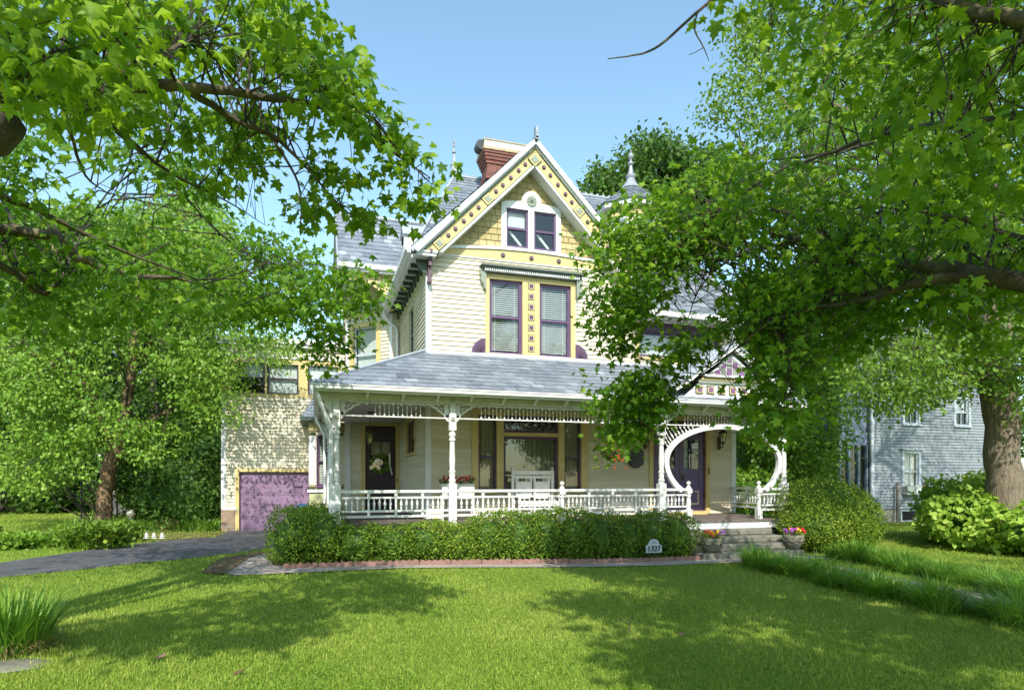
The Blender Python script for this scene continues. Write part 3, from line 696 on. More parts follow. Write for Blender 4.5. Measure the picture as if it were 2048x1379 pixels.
# ---- barge boards of the front gable
def barge():
    Fb = Frame((0, 14.42, 0), (1, 0, 0)); sl = 1.0208; ca = 1/math.sqrt(1+sl*sl); sa = sl*ca
    for sg in (-1, 1):
        ax, az = 5.08, 9.93; X = lambda t, q: (ax+sg*(t*ca-q*sa), az-t*sa-q*ca)     # t down the slope, q below the roof line
        def band(mb, t0, t1, q0, q1, n0, n1, m=0, zend=7.01):
            pts = []
            for t, q in ((t0, q0), (t1, q0), (t1, q1), (t0, q1)):
                tt = max(t, q*sa/ca) if (t == t0 and t0 == 0) else (min(t, (az-zend-q*ca)/sa) if t == t1 else t)
                x, z = X(tt, q); pts.append(Fb.p(x, n0, z))
            mb.prism(pts, Fb.N*(n1-n0), m)
        L = 4.10
        b = MB(); band(b, 0, L, .09, .37, .0, .03); bb = part('barge_board', b, M['yellow'])
        c = MB(); band(c, 0, L+.06, -.05, .055, .0, .15, 0, 6.93); band(c, 0, L, .055, .09, .0, .08)
        part('crown_moulding', c, M['trimwhite'], bb)
        d = MB(); band(d, 0, L, .37, .42, -.33, .05); part('soffit_board', d, M['white'], bb)
        e = MB(); band(e, .30, L-.1, .09, .112, .03, .042); band(e, .30, L-.1, .35, .37, .03, .042); part('edge_strip', e, M['green'], bb)
        bxs = [2.54, 2.94, 3.11, 3.31, 3.49, 3.67, 4.10, 4.27, 4.47, 4.67, 4.84]; sq = [2.73, 3.90]
        for x in bxs:
            t = (5.08-x)/ca-.26*sa/ca*.0; u, z = X((5.08-x)/ca-.26*sa/ca+.26*sa/ca, .26)
            # keep the measured x: solve for the t that puts the ornament there
            t = ((5.08-x)+.23*sa)/ca; u, z = X(t, .23)
            part('button', MB().disc(Fb, u, z, .052, .03, .05).disc(Fb, u, z, .034, .05, .07), M['button'], bb, smooth=30)
        for x in sq:
            t = ((5.08-x)+.23*sa)/ca; f = MB()
            q = lambda dt, dq: X(t+dt, .23+dq)
            f.prism([Fb.p(*[(a, .03, z) for a, z in [q(dt, dq)]][0]) for dt, dq in ((-.13, -.12), (.13, -.12), (.13, .12), (-.13, .12))], Fb.N*.012, 1)
            f.prism([Fb.p(*[(a, .042, z) for a, z in [q(dt, dq)]][0]) for dt, dq in ((-.115, -.105), (.115, -.105), (.115, .105), (-.115, .105))], Fb.N*.01, 2)
            st = []
            for k in range(8):
                a = math.pi/4*k; rr = .10 if k % 2 else .062; a2, z2 = q(rr*math.cos(a), rr*math.sin(a)); st.append(Fb.p(a2, .052, z2))
            f.prism(st, Fb.N*.014, 0)
            part('tile_ornament', f, [M['sage'], M['green'], M['yellow']], bb)
        # cornice return and purple corbel
        u0 = 2.20 if sg < 0 else 7.96; du = -sg
        r = MB(); r.lbox(Fb, u0, u0+du*.46, -.33, .03, 6.90, 6.97); r.lbox(Fb, u0-du*.03, u0+du*.49, -.33, .06, 6.97, 7.01); part('cornice_return', r, M['trimwhite'], bb)
        k = MB(); uu = 2.54 if sg < 0 else 7.62
        k.lbox(Fb, uu-.045, uu+.045, -.33, -.05, 6.84, 6.90); k.lbox(Fb, uu-.04, uu+.04, -.33, -.08, 6.72, 6.84); k.lbox(Fb, uu-.035, uu+.035, -.33, -.16, 6.40, 6.72); k.lbox(Fb, uu-.045, uu+.045, -.33, -.12, 6.34, 6.40)
        part('corbel', k, M['button'], bb)
        g = MB().prism([Fb.p(uu-du*.05, -.30, 6.90), Fb.p(uu-du*.32, -.30, 6.90), Fb.p(uu-du*.28, -.30, 6.75), Fb.p(uu-du*.18, -.30, 6.62), Fb.p(uu-du*.05, -.30, 6.56)], Fb.N*.05)
        part('corner_panel', g, M['green'], bb)
    f = MB(); q = [Fb.p(5.08+a, .05, 9.50+b) for a, b in ((0, .185), (.185, 0), (0, -.185), (-.185, 0))]
    f.prism(q, Fb.N*.012, 1)
    f.prism([Fb.p(5.08+a, .062, 9.50+b) for a, b in ((0, .165), (.165, 0), (0, -.165), (-.165, 0))], Fb.N*.01, 2)
    f.prism([Fb.p(5.08+r*math.sin(math.pi/4*k), .072, 9.50+r*math.cos(math.pi/4*k)) for k in range(8) for r in [(.105 if k % 2 == 0 else .075)]], Fb.N*.014, 0)
    part('apex_ornament', f, [M['sage'], M['green'], M['yellow']])
barge()
# ---- finials, chimney, turret, dormer
def finial(x, y, z, h, s=1., name='finial', n=4, label=None):
    p = [(0, .17), (.05, .17), (.06, .14), (.20, .11), (.24, .13), (.27, .13), (.28, .075), (.42, .045), (.52, .03), (.53, .06), (.57, .06), (.58, .028), (.64, .012), (.68, .035), (.71, .035), (.73, .012), (.76, .012), (.80, .02), (.83, .006), (1., .003)]
    mb = MB().lathe(x, y, [(z+a*h, r*s) for a, r in p[:10]], n, rot=.5); mb.lathe(x, y, [(z+a*h, r*s) for a, r in p[9:]], 8)
    for k in range(3):
        a = 2.1*k; mb.tube([(x, y, z+.74*h), (x+.05*s*math.cos(a), y+.05*s*math.sin(a), z+.78*h), (x+.075*s*math.cos(a), y+.075*s*math.sin(a), z+.81*h)], [.012*s, .012*s, .004], 5)
    return part(name, mb, M['zinc'], label=label)
finial(4.49, RY, RZ, 1.5, 1.15, label='tall spiked zinc finial at the left end of the ridge')
fb = MB(); fb.box(5.055, 5.105, 14.25, 14.35, 9.95, 10.2); fb.disc(Frame((0, 14.3, 0), (0, 1, 0)), 0, 10.22, .11, 5.05-5.0, 5.11-5.0+0.0)
mb = MB(); mb.prism([(5.05, 14.28+.11*math.cos(a)*.8, 10.12+.15*math.sin(a)) for a in [2*math.pi*i/14 for i in range(14)]], (.06, 0, 0)); mb.box(5.03, 5.13, 14.2, 14.36, 9.93, 10.0)
part('finial', mb, M['zinc'], label='small round finial on the gable peak')
def chimney():
    cx0, cx1, cy0, cy1 = 5.33, 6.62, 19.75, 20.45; mb = MB()
    prof = [(10.6, 11.55, .0), (11.55, 11.70, .045), (11.70, 11.85, .0), (11.85, 12.05, .0), (12.05, 12.16, .035), (12.16, 12.26, .07), (12.26, 12.36, .10), (12.36, 12.44, .13)]
    for a, b, e in prof: mb.box(cx0-e, cx1+e, cy0-e, cy1+e, a, b)
    c = part('chimney', boxuv(mb), M['brick'], label='corbelled red brick chimney with a rusty painted cap')
    k = MB(); e = .16
    k.box(cx0-e, cx1+e, cy0-e, cy1+e, 12.44, 12.52, 1); k.box(cx0-.13, cx1+.13, cy0-.13, cy1+.13, 12.52, 12.74, 0); k.box(cx0-.15, cx1+.15, cy0-.15, cy1+.15, 12.74, 12.78, 1)
    part('chimney_cap', k, [plain('rusty painted cap', (.44, .45, .44), .6, .12, 3, .3, dirt=((.33, .17, .08), 4.)), plain('rust stained cap edge', (.40, .32, .21), .7, .25, 5, .3, dirt=((.30, .14, .06), 6.))], c)
    fl = MB().tube([(cx0-.20, cy0-.02, 12.62), (cx0-.20, cy0+.36, 12.62)], [.16, .16], 12); part('flue_cover', fl, M['iron'], c)
    part('bracket', MB().box(6.02, 6.06, cy0-.09, cy0-.02, 12.1, 12.25).box(5.92, 6.1, cy0-.09, cy0-.07, 12.1, 12.13), M['iron'], c)
chimney()
def turret():
    cx, cy, r = 9.15, 17.1, .95; oc = lambda z, rr: [(cx+rr*math.cos(math.pi/4*k+math.pi/8), cy+rr*math.sin(math.pi/4*k+math.pi/8), z) for k in range(8)]
    def drum(z0, z1, rr): return MB().prism(oc(z0, rr), (0, 0, z1-z0))
    t = part('turret', drum(8.0, 9.42, r), M['siding'], label='octagonal turret with a low pointed slate roof')
    part('turret_frieze', drum(9.42, 9.66, r+.05), M['yellow'], t); part('turret_cornice', drum(9.66, 9.80, r+.22), M['trimwhite'], t)
    o = oc(9.80, r+.27)
    mb = MB()
    for k in range(8): slates(mb, [o[k], o[(k+1) % 8], (cx, cy, 10.75)], .2, .14, seed=40+k)
    part('turret_roof', mb, M['slate'], t)
    for k in (4, 5, 6):
        a, b = Vector(oc(0, r)[k]), Vector(oc(0, r)[(k+1) % 8]); F = Frame((a.x, a.y, 0), (b-a))
        wd = (b-a).length; part('turret_window', MB().lbox(F, .12, wd-.12, .01, .05, 8.75, 9.35).lbox(F, .18, wd-.18, .05, .06, 8.8, 9.3, 1), [M['trimwhite'], M['glass']], t)
    m2 = MB().lathe(cx, cy, [(10.52, .34), (10.62, .26), (10.72, .17), (10.85, .12), (10.92, .16), (10.96, .16), (10.98, .10), (11.2, .055), (11.28, .04), (11.30, .085), (11.36, .085), (11.38, .03), (11.45, .03), (11.5, .075), (11.55, .09), (11.6, .075), (11.66, .02), (11.7, .035), (11.74, .005)], 10)
    part('finial', m2, M['zinc'], t, smooth=40)
turret()
def dormer():
    F = Frame((1.98, 0, 0), (0, -1, 0)); mb = MB(); x1 = 3.2
    mb.prism([(2.34, 17.6, 7.6), (2.34, 18.0, 7.6), (2.34, 18.0, 8.62), (2.34, 17.8, 8.82), (2.34, 17.6, 8.62)], (1.2, 0, 0))
    d = part('dormer', mb, M['trimwhite'], label='small white gabled dormer on the left slope')
    for y in (17.52, 18.08): part('dormer_roof', MB().prism([(2.29, y, 8.56), (2.29, 17.8, 8.86), (2.29, 17.8, 8.92), (2.29, y, 8.62)], (1.5, 0, 0)), M['slate_edge'], d)
    part('dormer_vent', MB().disc(F, -17.8, 8.45, .12, -.37, -.33), M['dark'], d)
dormer()
# ---- garage wing trim, roof, pier
part('garage_frieze', MB().lbox(FG, -2.95, .94, .0, .03, 5.62, 5.74).lbox(FG, -.545, -.315, .0, .032, 4.5, 5.62).lbox(FG, -2.95, -2.73, .0, .032, 4.5, 5.62).lbox(FG, -2.9, .94, .0, .03, 4.46, 4.51), M['yellow'])
part('garage_moulding', MB().lbox(FG, -2.98, .94, .0, .07, 5.74, 5.82).lbox(FG, -2.95, -2.5, .0, .04, .70, .78), M['trimwhite'])
part('garage_cornice', MB().lbox(FG, -3.05, .94, -.3, .16, 6.12, 6.22).lbox(FG, -3.1, .94, -.3, .22, 6.22, 6.38), M['trimwhite'])
part('garage_roof', MB().box(-3.05, 2.0, 22.4, 29.1, 6.3, 6.36), M['zinc'])
part('vent_slot', MB().lbox(FG, .32, .36, .0, .03, 5.88, 6.08), M['dark'])
part('stone_pier', boxuv(MB().box(-2.97, -2.56, 22.26, 22.8, -.1, .72)), M['rubble'])
# ---- ground floor bay body
def bay():
    mb = MB(); siding(mb, FB, [(-.21, .3), (.9, .3), (.9, 3.4), (-.21, 3.4)])
    b = part('bay', mb, M['siding'], label='ground floor bay with green corner blocks and a slate skirt roof')
    FBL = Frame((-.21, 0, 0), (0, -1, 0)); part('bay_side', siding(MB(), FBL, [(-22.3, .3), (-20.5, .3), (-20.5, 3.4), (-22.3, 3.4)]), M['siding'], b)
    part('corner_board', MB().box(-.23, -.03, 20.46, 20.64, 1.45, 3.05), M['trimwhite'], b)
    part('apron', MB().lbox(FB, -.22, .9, .0, .04, .3, 1.30), M['olive'], b)
    part('bay_sill', MB().lbox(FB, -.28, .92, .0, .09, 1.30, 1.38), M['trimwhite'], b)
    part('frieze', MB().lbox(FB, -.24, .9, .0, .05, 3.22, 3.5), M['shingle'], b)
    for u in (-.13, .72):
        for z in (1.42, 3.10): part('corner_block', MB().lbox(FB, u-.1, u+.1, .0, .045, z, z+.12, 0).lbox(FB, u-.09, u+.09, .045, .055, z+.055, z+.105, 1).disc(FB, u-.03, z+.08, .014, .055, .062, 0, 6).disc(FB, u+.03, z+.08, .014, .055, .062, 0, 6), [M['green'], M['yellow']], b)
    sk = MB()
    slates(sk, [(-.45, 20.25, 3.62), (1.2, 20.25, 3.62), (1.2, 20.95, 4.40), (-.05, 20.95, 4.40)], .2, .14, seed=61); slates(sk, [(-.45, 22.3, 3.62), (-.45, 20.25, 3.62), (-.05, 20.95, 4.40), (-.05, 22.3, 4.40)], .2, .14, seed=62)
    part('skirt_roof', sk, M['slate'], b)
    part('skirt_eave', MB().box(-.48, 1.0, 20.22, 20.5, 3.52, 3.61).box(-.48, -.21, 20.5, 22.3, 3.52, 3.61), M['green'], b)
bay()
# downspout of the gable bay
dsp = MB().tube([(1.98, 19.6, 6.93), (2.0, 19.6, 6.75), (2.18, 19.62, 6.55), (2.36, 19.62, 6.42), (2.40, 19.62, 6.25), (2.40, 19.62, 4.7)], .045, 8); part('downspout', dsp, M['trimwhite'], smooth=50)
# ================================================================== PORCH (parts of the house)
PY0 = 12.7; DK = .76; FP = Frame((0, PY0, 0), (1, 0, 0))
dk = MB()
n = 17
for k in range(100):
    x = .2+k*.11
    if x > 11.2: break
    dk.box(x, x+.106, 12.5, 14.80, .715, DK, 0)
for k in range(46):
    y = 14.82+k*.108
    if y > 19.65: break
    dk.box(.2, 2.5, y, y+.104, .715, DK, 0)
part('porch_deck', dk, M['deck'], label='worn brown plank porch floor')
part('deck_fascia', MB().box(.22, 11.18, 12.53, 12.56, .56, .712).box(.22, .25, 12.56, 19.6, .56, .712).box(11.15, 11.18, 12.56, 14.8, .56, .712), M['trimwhite'])
part('porch_skirt', MB().box(.3, 7.85, 12.6, 12.63, -.1, .56).box(.3, .33, 12.63, 22, -.1, .56).box(10.45, 11.1, 12.6, 12.63, -.1, .56).box(11.07, 11.1, 12.63, 14.8, -.1, .56), M['green'])
# ceiling, beams, eave
part('porch_ceiling', MB().box(.3, 11.1, 12.5, 14.76, 3.46, 3.49).box(.3, 2.48, 14.76, 19.7, 3.46, 3.49), M['ceiling'])
bm = MB(); bm.lbox(FP, .28, 11.1, -.06, .06, 3.28, 3.45); bm.lbox(FP, .28, 11.1, .06, .068, 3.28, 3.31); bm.box(.31, .43, 12.77, 19.7, 3.28, 3.45); bm.box(10.94, 11.06, 12.77, 14.75, 3.28, 3.45)
pb = part('porch_beam', bm, M['white'])
for k in range(16):
    x = .95+k*.70
    if min(abs(x-q) for q in (.37, 2.68, 7.58, 11.0)) < .15: continue
    part('rafter_bracket', MB().prism([(x-.03, 12.62, 3.30), (x-.03, 12.62, 3.46), (x-.03, 12.40, 3.46), (x-.03, 12.40, 3.40), (x-.03, 12.55, 3.34)], (.06, 0, 0)), M['white'], pb)
part('eave_soffit', MB().box(.02, 11.4, 12.36, 12.64, 3.46, 3.475).box(.02, .31, 12.64, 19.8, 3.46, 3.475), M['olive'])
gt = MB(); gt.box(-.06, 11.45, 12.26, 12.36, 3.44, 3.53); gt.box(-.02, 11.42, 12.32, 12.37, 3.395, 3.44); gt.box(-.08, 11.47, 12.245, 12.27, 3.505, 3.53)
gt.box(-.06, .04, 12.36, 20.0, 3.42, 3.53); gt.box(-.02, .06, 12.37, 20.0, 3.37, 3.42)
part('porch_gutter', gt, M['trimwhite'])
# porch roof
roof('porch_roof', [(-.06, 12.28, 3.535), (11.45, 12.28, 3.535), (9.9, 14.76, 4.74), (2.45, 14.76, 4.74)], 21, .27, .27, .05, label='grey slate porch roof')
roof('porch_roof', [(-.06, 20.2, 3.535), (-.06, 12.28, 3.535), (2.47, 14.76, 4.74), (2.47, 20.2, 4.74)], 22, .27, .27, .05)
roof('porch_roof', [(11.45, 12.28, 3.535), (11.45, 17.2, 3.535), (9.9, 14.76, 4.74)], 23, .27, .27, .05)
part('hip_cap', MB().tube([(-.06, 12.28, 3.56), (2.45, 14.74, 4.77)], .035, 6), M['slate_edge']); part('hip_cap', MB().tube([(11.45, 12.28, 3.56), (9.9, 14.74, 4.77)], .035, 6), M['slate_edge'])
# pediment over the steps
def pediment():
    F = Frame((0, 12.40, 0), (1, 0, 0)); cx = 9.28; hw = 1.36; zb = 3.55; za = 4.66; mb = MB()
    mb.prism([F.p(cx-hw, -.04, zb), F.p(cx+hw, -.04, zb), F.p(cx, -.04, za)], F.N*.04)
    p = part('pediment', mb, M['trimwhite'], label='small gable over the steps with purple and green panels')
    sl = (za-3.72)/1.5
    for sg in (-1, 1):
        a = MB(); pts = [(cx+sg*1.56, 3.70), (cx, 4.70), (cx, 4.84), (cx+sg*1.60, 3.80)]
        a.prism([F.p(u, 0, z) for u, z in pts], F.N*.13); part('barge_board', a, M['trimwhite'], p)
        roof_pts = [(cx+sg*1.64, 12.24, 3.80), (cx, 12.24, 4.87), (cx, 14.2, 4.87), (cx+sg*1.64, 14.2, 3.80)]
        mr_ = MB().prism(roof_pts, (0, 0, -.04))
        for k in range(9):
            y = 12.3+k*.2; mr_.prism([(cx+sg*1.64, y, 3.80), (cx, y, 4.87), (cx, y, 4.90), (cx+sg*1.64, y, 3.83)], (0, .03, 0))
        part('pediment_roof', mr_, M['slate_edge'], p)
    for k in range(-4, 5):
        u = cx+k*.30
        if abs(u-cx) < 1.1:
            s = MB(); s.lbox(F, u-.10, u+.10, .0, .02, 3.68, 3.88, 0); s.lbox(F, u-.085, u+.085, .02, .03, 3.695, 3.865, 1); s.lbox(F, u-.06, u+.06, .03, .035, 3.72, 3.84, 2)
            part('square_panel', s, [M['green'], M['yellow'], M['plum']], p)
    part('panel_rail', MB().lbox(F, cx-.92, cx+.92, .0, .03, 3.92, 4.0), M['sage'], p)
    d = MB(); d.lbox(F, cx-.85, cx+.85, .0, .03, 4.0, 4.05)
    for k in range(22): d.lbox(F, cx-.84+k*.077, cx-.84+k*.077+.035, .03, .05, 4.0, 4.04)
    part('dentil_course', d, M['yellow'], p)
    part('light_sill', MB().lbox(F, cx-.8, cx+.8, .0, .10, 4.07, 4.12), M['trimwhite'], p)
    for k in range(-4, 4):
        for j in range(3):
            u0 = cx+k*.165; z0 = 4.14+j*.155
            ht = lambda u: za-.10-abs(u-cx)*.70
            top = min(z0+.14, 9); us = (u0+.01, u0+.155)
            if ht(us[0]) < z0+.03 and ht(us[1]) < z0+.03: continue
            zs = [min(top, max(z0, ht(u))) for u in us]
            if min(zs)-z0 < .02 and max(zs)-z0 < .03: continue
            part('light_panel', MB().prism([F.p(us[0], .0, z0), F.p(us[1], .0, z0), F.p(us[1], .0, zs[1]+.001), F.p(us[0], .0, zs[0]+.001)], F.N*.012), M['plum' if (k+j) % 2 else 'sage'], p)
    part('finial', MB().lathe(cx, 12.34, [(4.84, .07), (4.9, .07), (4.93, .04), (5.0, .05), (5.05, .03), (5.12, .055), (5.18, .03), (5.24, .005)], 10), M['zinc'], p, smooth=40)
pediment()
# turned posts
def post_mesh(x, y, top=3.29):
    mb = MB(); a = .082; sq = lambda z0, z1, h=a: mb.box(x-h, x+h, y-h, y+h, z0, z1)
    sq(DK, 1.62); mb.lathe(x, y, [(1.62, .078), (1.66, .06), (1.68, .075), (1.71, .075), (1.73, .056), (1.80, .066), (1.84, .060), (1.86, .074), (1.89, .074), (1.91, .054), (2.10, .064), (2.45, .052), (2.50, .048), (2.52, .068), (2.55, .068), (2.58, .05), (2.62, .072), (2.66, .072), (2.70, .055), (2.73, .07)], 14)
    sq(2.73, 3.06, .072); mb.box(x-.05, x+.05, y-.075-.012, y, 2.93, 3.0, 0); sq(3.06, top+.13, .06); return mb
for x, y in ((.37, PY0), (2.68, PY0), (7.58, PY0), (11.0, PY0), (.37, 15.9), (.37, 19.2)):
    p = part('porch_post', post_mesh(x, y), M['white'], smooth=35)
    if y == PY0: part('post_block', MB().box(x-.035, x+.035, y-.095, y-.086, 2.92, 2.99), M['sage'], p)
# scroll brackets beside the posts
def scroll(F, u, sg):
    """solid fretwork bracket: outline with a spiral scroll in relief"""
    mb = MB(); z1 = 3.27; th = .03
    for a, b in zip(range(12), range(1, 13)):
        u0, u1 = a*.48/12, b*.48/12; lo = lambda q: z1-.30*(1-q/.48)**1.5-.025
        if 2 <= a <= 8: # open scrollwork leaves a rim only
            mb.prism([F.p(u+sg*u0, -th/2, lo(u0)), F.p(u+sg*u1, -th/2, lo(u1)), F.p(u+sg*u1, -th/2, lo(u1)+.035), F.p(u+sg*u0, -th/2, lo(u0)+.035)], F.N*th)
            mb.prism([F.p(u+sg*u0, -th/2, z1-.02), F.p(u+sg*u1, -th/2, z1-.02), F.p(u+sg*u1, -th/2, z1), F.p(u+sg*u0, -th/2, z1)], F.N*th)
        else: mb.prism([F.p(u+sg*u0, -th/2, lo(u0)), F.p(u+sg*u1, -th/2, lo(u1)), F.p(u+sg*u1, -th/2, z1), F.p(u+sg*u0, -th/2, z1)], F.N*th)
    sp = [F.p(u+sg*(.17+(.012+.0068*i)*math.cos(i*.75)), 0, 3.16+(.012+.0068*i)*math.sin(i*.75)) for i in range(11)]
    mb.tube(sp, .013, 5)
    sp = [F.p(u+sg*(.31+(.008+.005*i)*math.cos(i*.8+2)), 0, 3.205+(.008+.005*i)*math.sin(i*.8+2)) for i in range(9)]
    mb.tube(sp, .011, 5)
    mb.tube([F.p(u+sg*.06, 0, 3.0), F.p(u+sg*.10, 0, 3.07), F.p(u+sg*.06, 0, 3.14), F.p(u+sg*.11, 0, 3.2)], .011, 5)
    mb.disc(F, u+sg*.505, 3.235, .032, -th/2, th/2, 0, 10)
    mb.prism([F.p(u, -th/2, 2.90), F.p(u+sg*.05, -th/2, 2.94), F.p(u+sg*.09, -th/2, 3.02), F.p(u, -th/2, 3.06)], F.N*th)
    return mb
for u, sg in ((.45, 1), (2.60, -1), (2.76, 1), (7.50, -1), (7.66, 1), (10.92, -1)): part('scroll_bracket', scroll(FP, u, sg), M['white'])
FPL = Frame((.37, 0, 0), (0, -1, 0)); FPR = Frame((11.0, 0, 0), (0, 1, 0))
for u, sg in ((-12.78, -1), (-15.82, 1), (-15.98, -1), (-19.12, 1)): part('scroll_bracket', scroll(FPL, u, sg), M['white'])
part('scroll_bracket', scroll(FPR, 12.78, 1), M['white'])
def wall_bracket(x, y):
    """profiled board bracket under the left eave"""
    mb = MB().prism([(x, y-.02, 3.46), (x-.30, y-.02, 3.46), (x-.26, y-.02, 3.34), (x-.13, y-.02, 3.25), (x-.16, y-.02, 3.16), (x-.06, y-.02, 3.06), (x-.08, y-.02, 2.96), (x, y-.02, 2.92)], (0, .04, 0)); return mb
for y in (12.72, 15.9, 19.2): part('eave_bracket', wall_bracket(.29, y), M['white'])
# frieze of spindles and railings: one turned shape, copied
def turned(prof, n=7): return MB().lathe(0, 0, prof, n)
SPA = turned([(0, .005), (.03, .005), (.06, .015), (.09, .005), (.14, .005), (.17, .016), (.195, .016), (.21, .005), (.25, .005)])
SPB = turned([(0, .018), (.03, .018), (.045, .006), (.10, .005), (.12, .013), (.14, .005), (.25, .005)])
BAL = turned([(0, .013), (.03, .013), (.035, .02), (.06, .02), (.07, .011), (.085, .027), (.105, .030), (.13, .024), (.135, .03), (.15, .03), (.16, .016), (.19, .012), (.20, .018), (.215, .006), (.23, .005)])
def inst(proto, name, parent, loc, rot=None, sc=None):
    o = bpy.data.objects.new(name, proto); COL.objects.link(o); o.location = loc
    if rot: o.rotation_euler = rot
    if sc: o.scale = sc
    o.parent = parent; o.matrix_parent_inverse = Matrix.Translation(-wpos(parent)); return o
def meshof(mb, name, mats):
    o = mb.build(name, mats, None, 40); me = o.data; bpy.data.objects.remove(o); return me
ME_A, ME_B, ME_BAL = meshof(SPA, 'spindle', M['white']), meshof(SPB, 'spindle', M['white']), meshof(BAL, 'baluster', M['white'])
def frieze(F, u0, u1, s0, s1):
    mb = MB(); mb.lbox(F, u0, u1, -.02, .02, 2.965, 2.99); mb.lbox(F, s0-.1, s1+.1, -.015, .015, 3.235, 3.265)
    k = int(abs(u1-u0)/.085)
    for i in range(1, int((s1-s0)/.17)): mb.disc(F, s0+i*.17, 3.225, .022, -.012, .012, 0, 8)
    f = part('spindle_frieze', mb, M['white']); n = int((s1-s0)/.083)
    for i in range(n+1):
        u = s0+(s1-s0)*i/n; q = F.p(u, 0, 2.99); inst(ME_A if i % 2 else ME_B, 'spindle', f, q)
frieze(FP, .45, 2.60, 1.12, 2.02); frieze(FP, 2.76, 7.50, 3.30, 6.95); frieze(FP, 7.66, 10.92, 8.2, 10.38)
frieze(FPL, -15.82, -12.78, -15.2, -13.4); frieze(FPL, -19.12, -15.98, -18.5, -16.6); frieze(FPR, 12.78, 14.7, 13.3, 14.2)
def railing(F, u0, u1, sag=0.):
    mb = MB(); mb.lbox(F, u0, u1, -.045, .045, 1.455, 1.505); mb.lbox(F, u0, u1, -.03, .03, 1.44, 1.455)
    mb.lbox(F, u0, u1, -.025, .025, 1.335, 1.372); mb.lbox(F, u0, u1, -.03, .03, 1.065, 1.105); mb.lbox(F, u0, u1, -.03, .03, .955, 1.0)
    L = u1-u0; nb = max(1, round(L/.57)); w = L/nb
    for k in range(1, nb):
        u = u0+k*w; mb.lbox(F, u-.028, u+.028, -.028, .028, 1.372, 1.455); mb.lbox(F, u-.026, u+.026, -.026, .026, 1.0, 1.065)
        mb.lbox(F, u-.018, u+.018, -.018, .018, 1.105, 1.335)
    r = part('porch_railing', mb, M['white'])
    for k in range(nb):
        m = max(1, round(w/.105)-1)
        for i in range(1, m+1):
            u = u0+k*w+w*i/(m+1); inst(ME_BAL, 'baluster', r, F.p(u, 0, 1.105))
    return r
railing(FP, .45, 2.60); railing(FP, 2.76, 5.06); railing(FP, 5.18, 7.50); railing(FP, 7.66, 8.24); railing(FP, 10.32, 10.92)
railing(FPL, -15.82, -12.78); railing(FPR, 12.78, 14.7)
def newel(x):
    mb = MB(); a = .062; y = PY0
    mb.box(x-a, x+a, y-a, y+a, DK, 1.02); mb.lathe(x, y, [(1.02, .058), (1.05, .045), (1.08, .055), (1.2, .055), (1.3, .044), (1.32, .06), (1.35, .06), (1.37, .044), (1.39, .058)], 12)
    mb.box(x-a, x+a, y-a, y+a, 1.39, 1.50); mb.lathe(x, y, [(1.50, .06), (1.54, .052), (1.57, .028), (1.58, .028)], 12); mb.ball((x, y, 1.625), .05)
    return part('newel_post', mb, M['white'], smooth=35)
for x in (5.12, 8.30, 10.26): newel(x)
# keyhole arch between the newels
def arch():
    cx, cz, a = 9.28, 2.13, 1.58; pts = []
    for i in range(61):
        th = R(-42.5)+R(265)*i/60; b = .835 if math.sin(th) > 0 else 1.0
        pts.append((cx+a*math.cos(th), cz+b*math.sin(th)))
    mb = MB(); n = len(pts)
    for i in range(n):
        p, q = pts[max(i-1, 0)], pts[min(i+1, n-1)]; d = Vector((q[0]-p[0], q[1]-p[1])).normalized(); w = Vector((-d.y, d.x))
        x, z = pts[i]
        for s_, e in ((-.055, -.05), (.055, -.05), (.055, .05), (-.055, .05)): mb.v.append((x+w.x*s_, PY0+e, z+w.y*s_))
    for i in range(n-1):
        for k in range(4): j = (k+1) % 4; mb.f.append([i*4+k, (i+1)*4+k, (i+1)*4+j, i*4+j]); mb.m.append(0); mb.t.append(.5)
    mb.f += [[0, 1, 2, 3], [(n-1)*4+3, (n-1)*4+2, (n-1)*4+1, (n-1)*4]]; mb.m += [0, 0]; mb.t += [.5, .5]
    ar = part('porch_arch', mb, M['trimwhite'], smooth=35, label='white keyhole arch framing the steps')
    for sg in (-1, 1):
        for k in range(7):
            u = 7.70+k*.115; zt = 2.96
            # slanted spindle from the rail down to the arch
            uu, zz = u, zt; 
            while True:
                b = .835 if zz > cz else 1.0; inside = ((uu-cx)/a)**2+((zz-cz)/b)**2
                if inside < 1.06 or zz < 2.2: break
                uu += .0085; zz -= .0125
            if zt-zz < .08: continue
            U0, U1 = (u, uu) if sg < 0 else (2*cx-u, 2*cx-uu); A = Vector(FP.p(U0, 0, zt)); B = Vector(FP.p(U1, 0, zz)); m_ = MB()
            ts = [0, .1, .2, .28, .36, .5, .6, .7, .78, .86, 1.]; rs = [.008, .008, .022, .022, .008, .008, .02, .024, .02, .008, .008]
            m_.tube([A.lerp(B, t) for t in ts], rs, 7); part('spindle', m_, M['white'], ar, smooth=40)
        for k in range(3):
            z0 = 2.86-k*.13; u = 7.66; A = Vector(FP.p(u if sg < 0 else 2*cx-u, 0, z0)); uu, zz = u, z0
            while ((uu-cx)/a)**2+((zz-cz)/.835)**2 > 1.06 and zz > 2.2: uu += .0085; zz -= .0125
            B = Vector(FP.p(uu if sg < 0 else 2*cx-uu, 0, zz))
            if (B-A).length > .08: part('spindle', MB().tube([A.lerp(B, t) for t in (0, .2, .4, .5, .7, .85, 1)], [.008, .02, .008, .008, .022, .008, .008], 7), M['white'], ar, smooth=40)
arch()
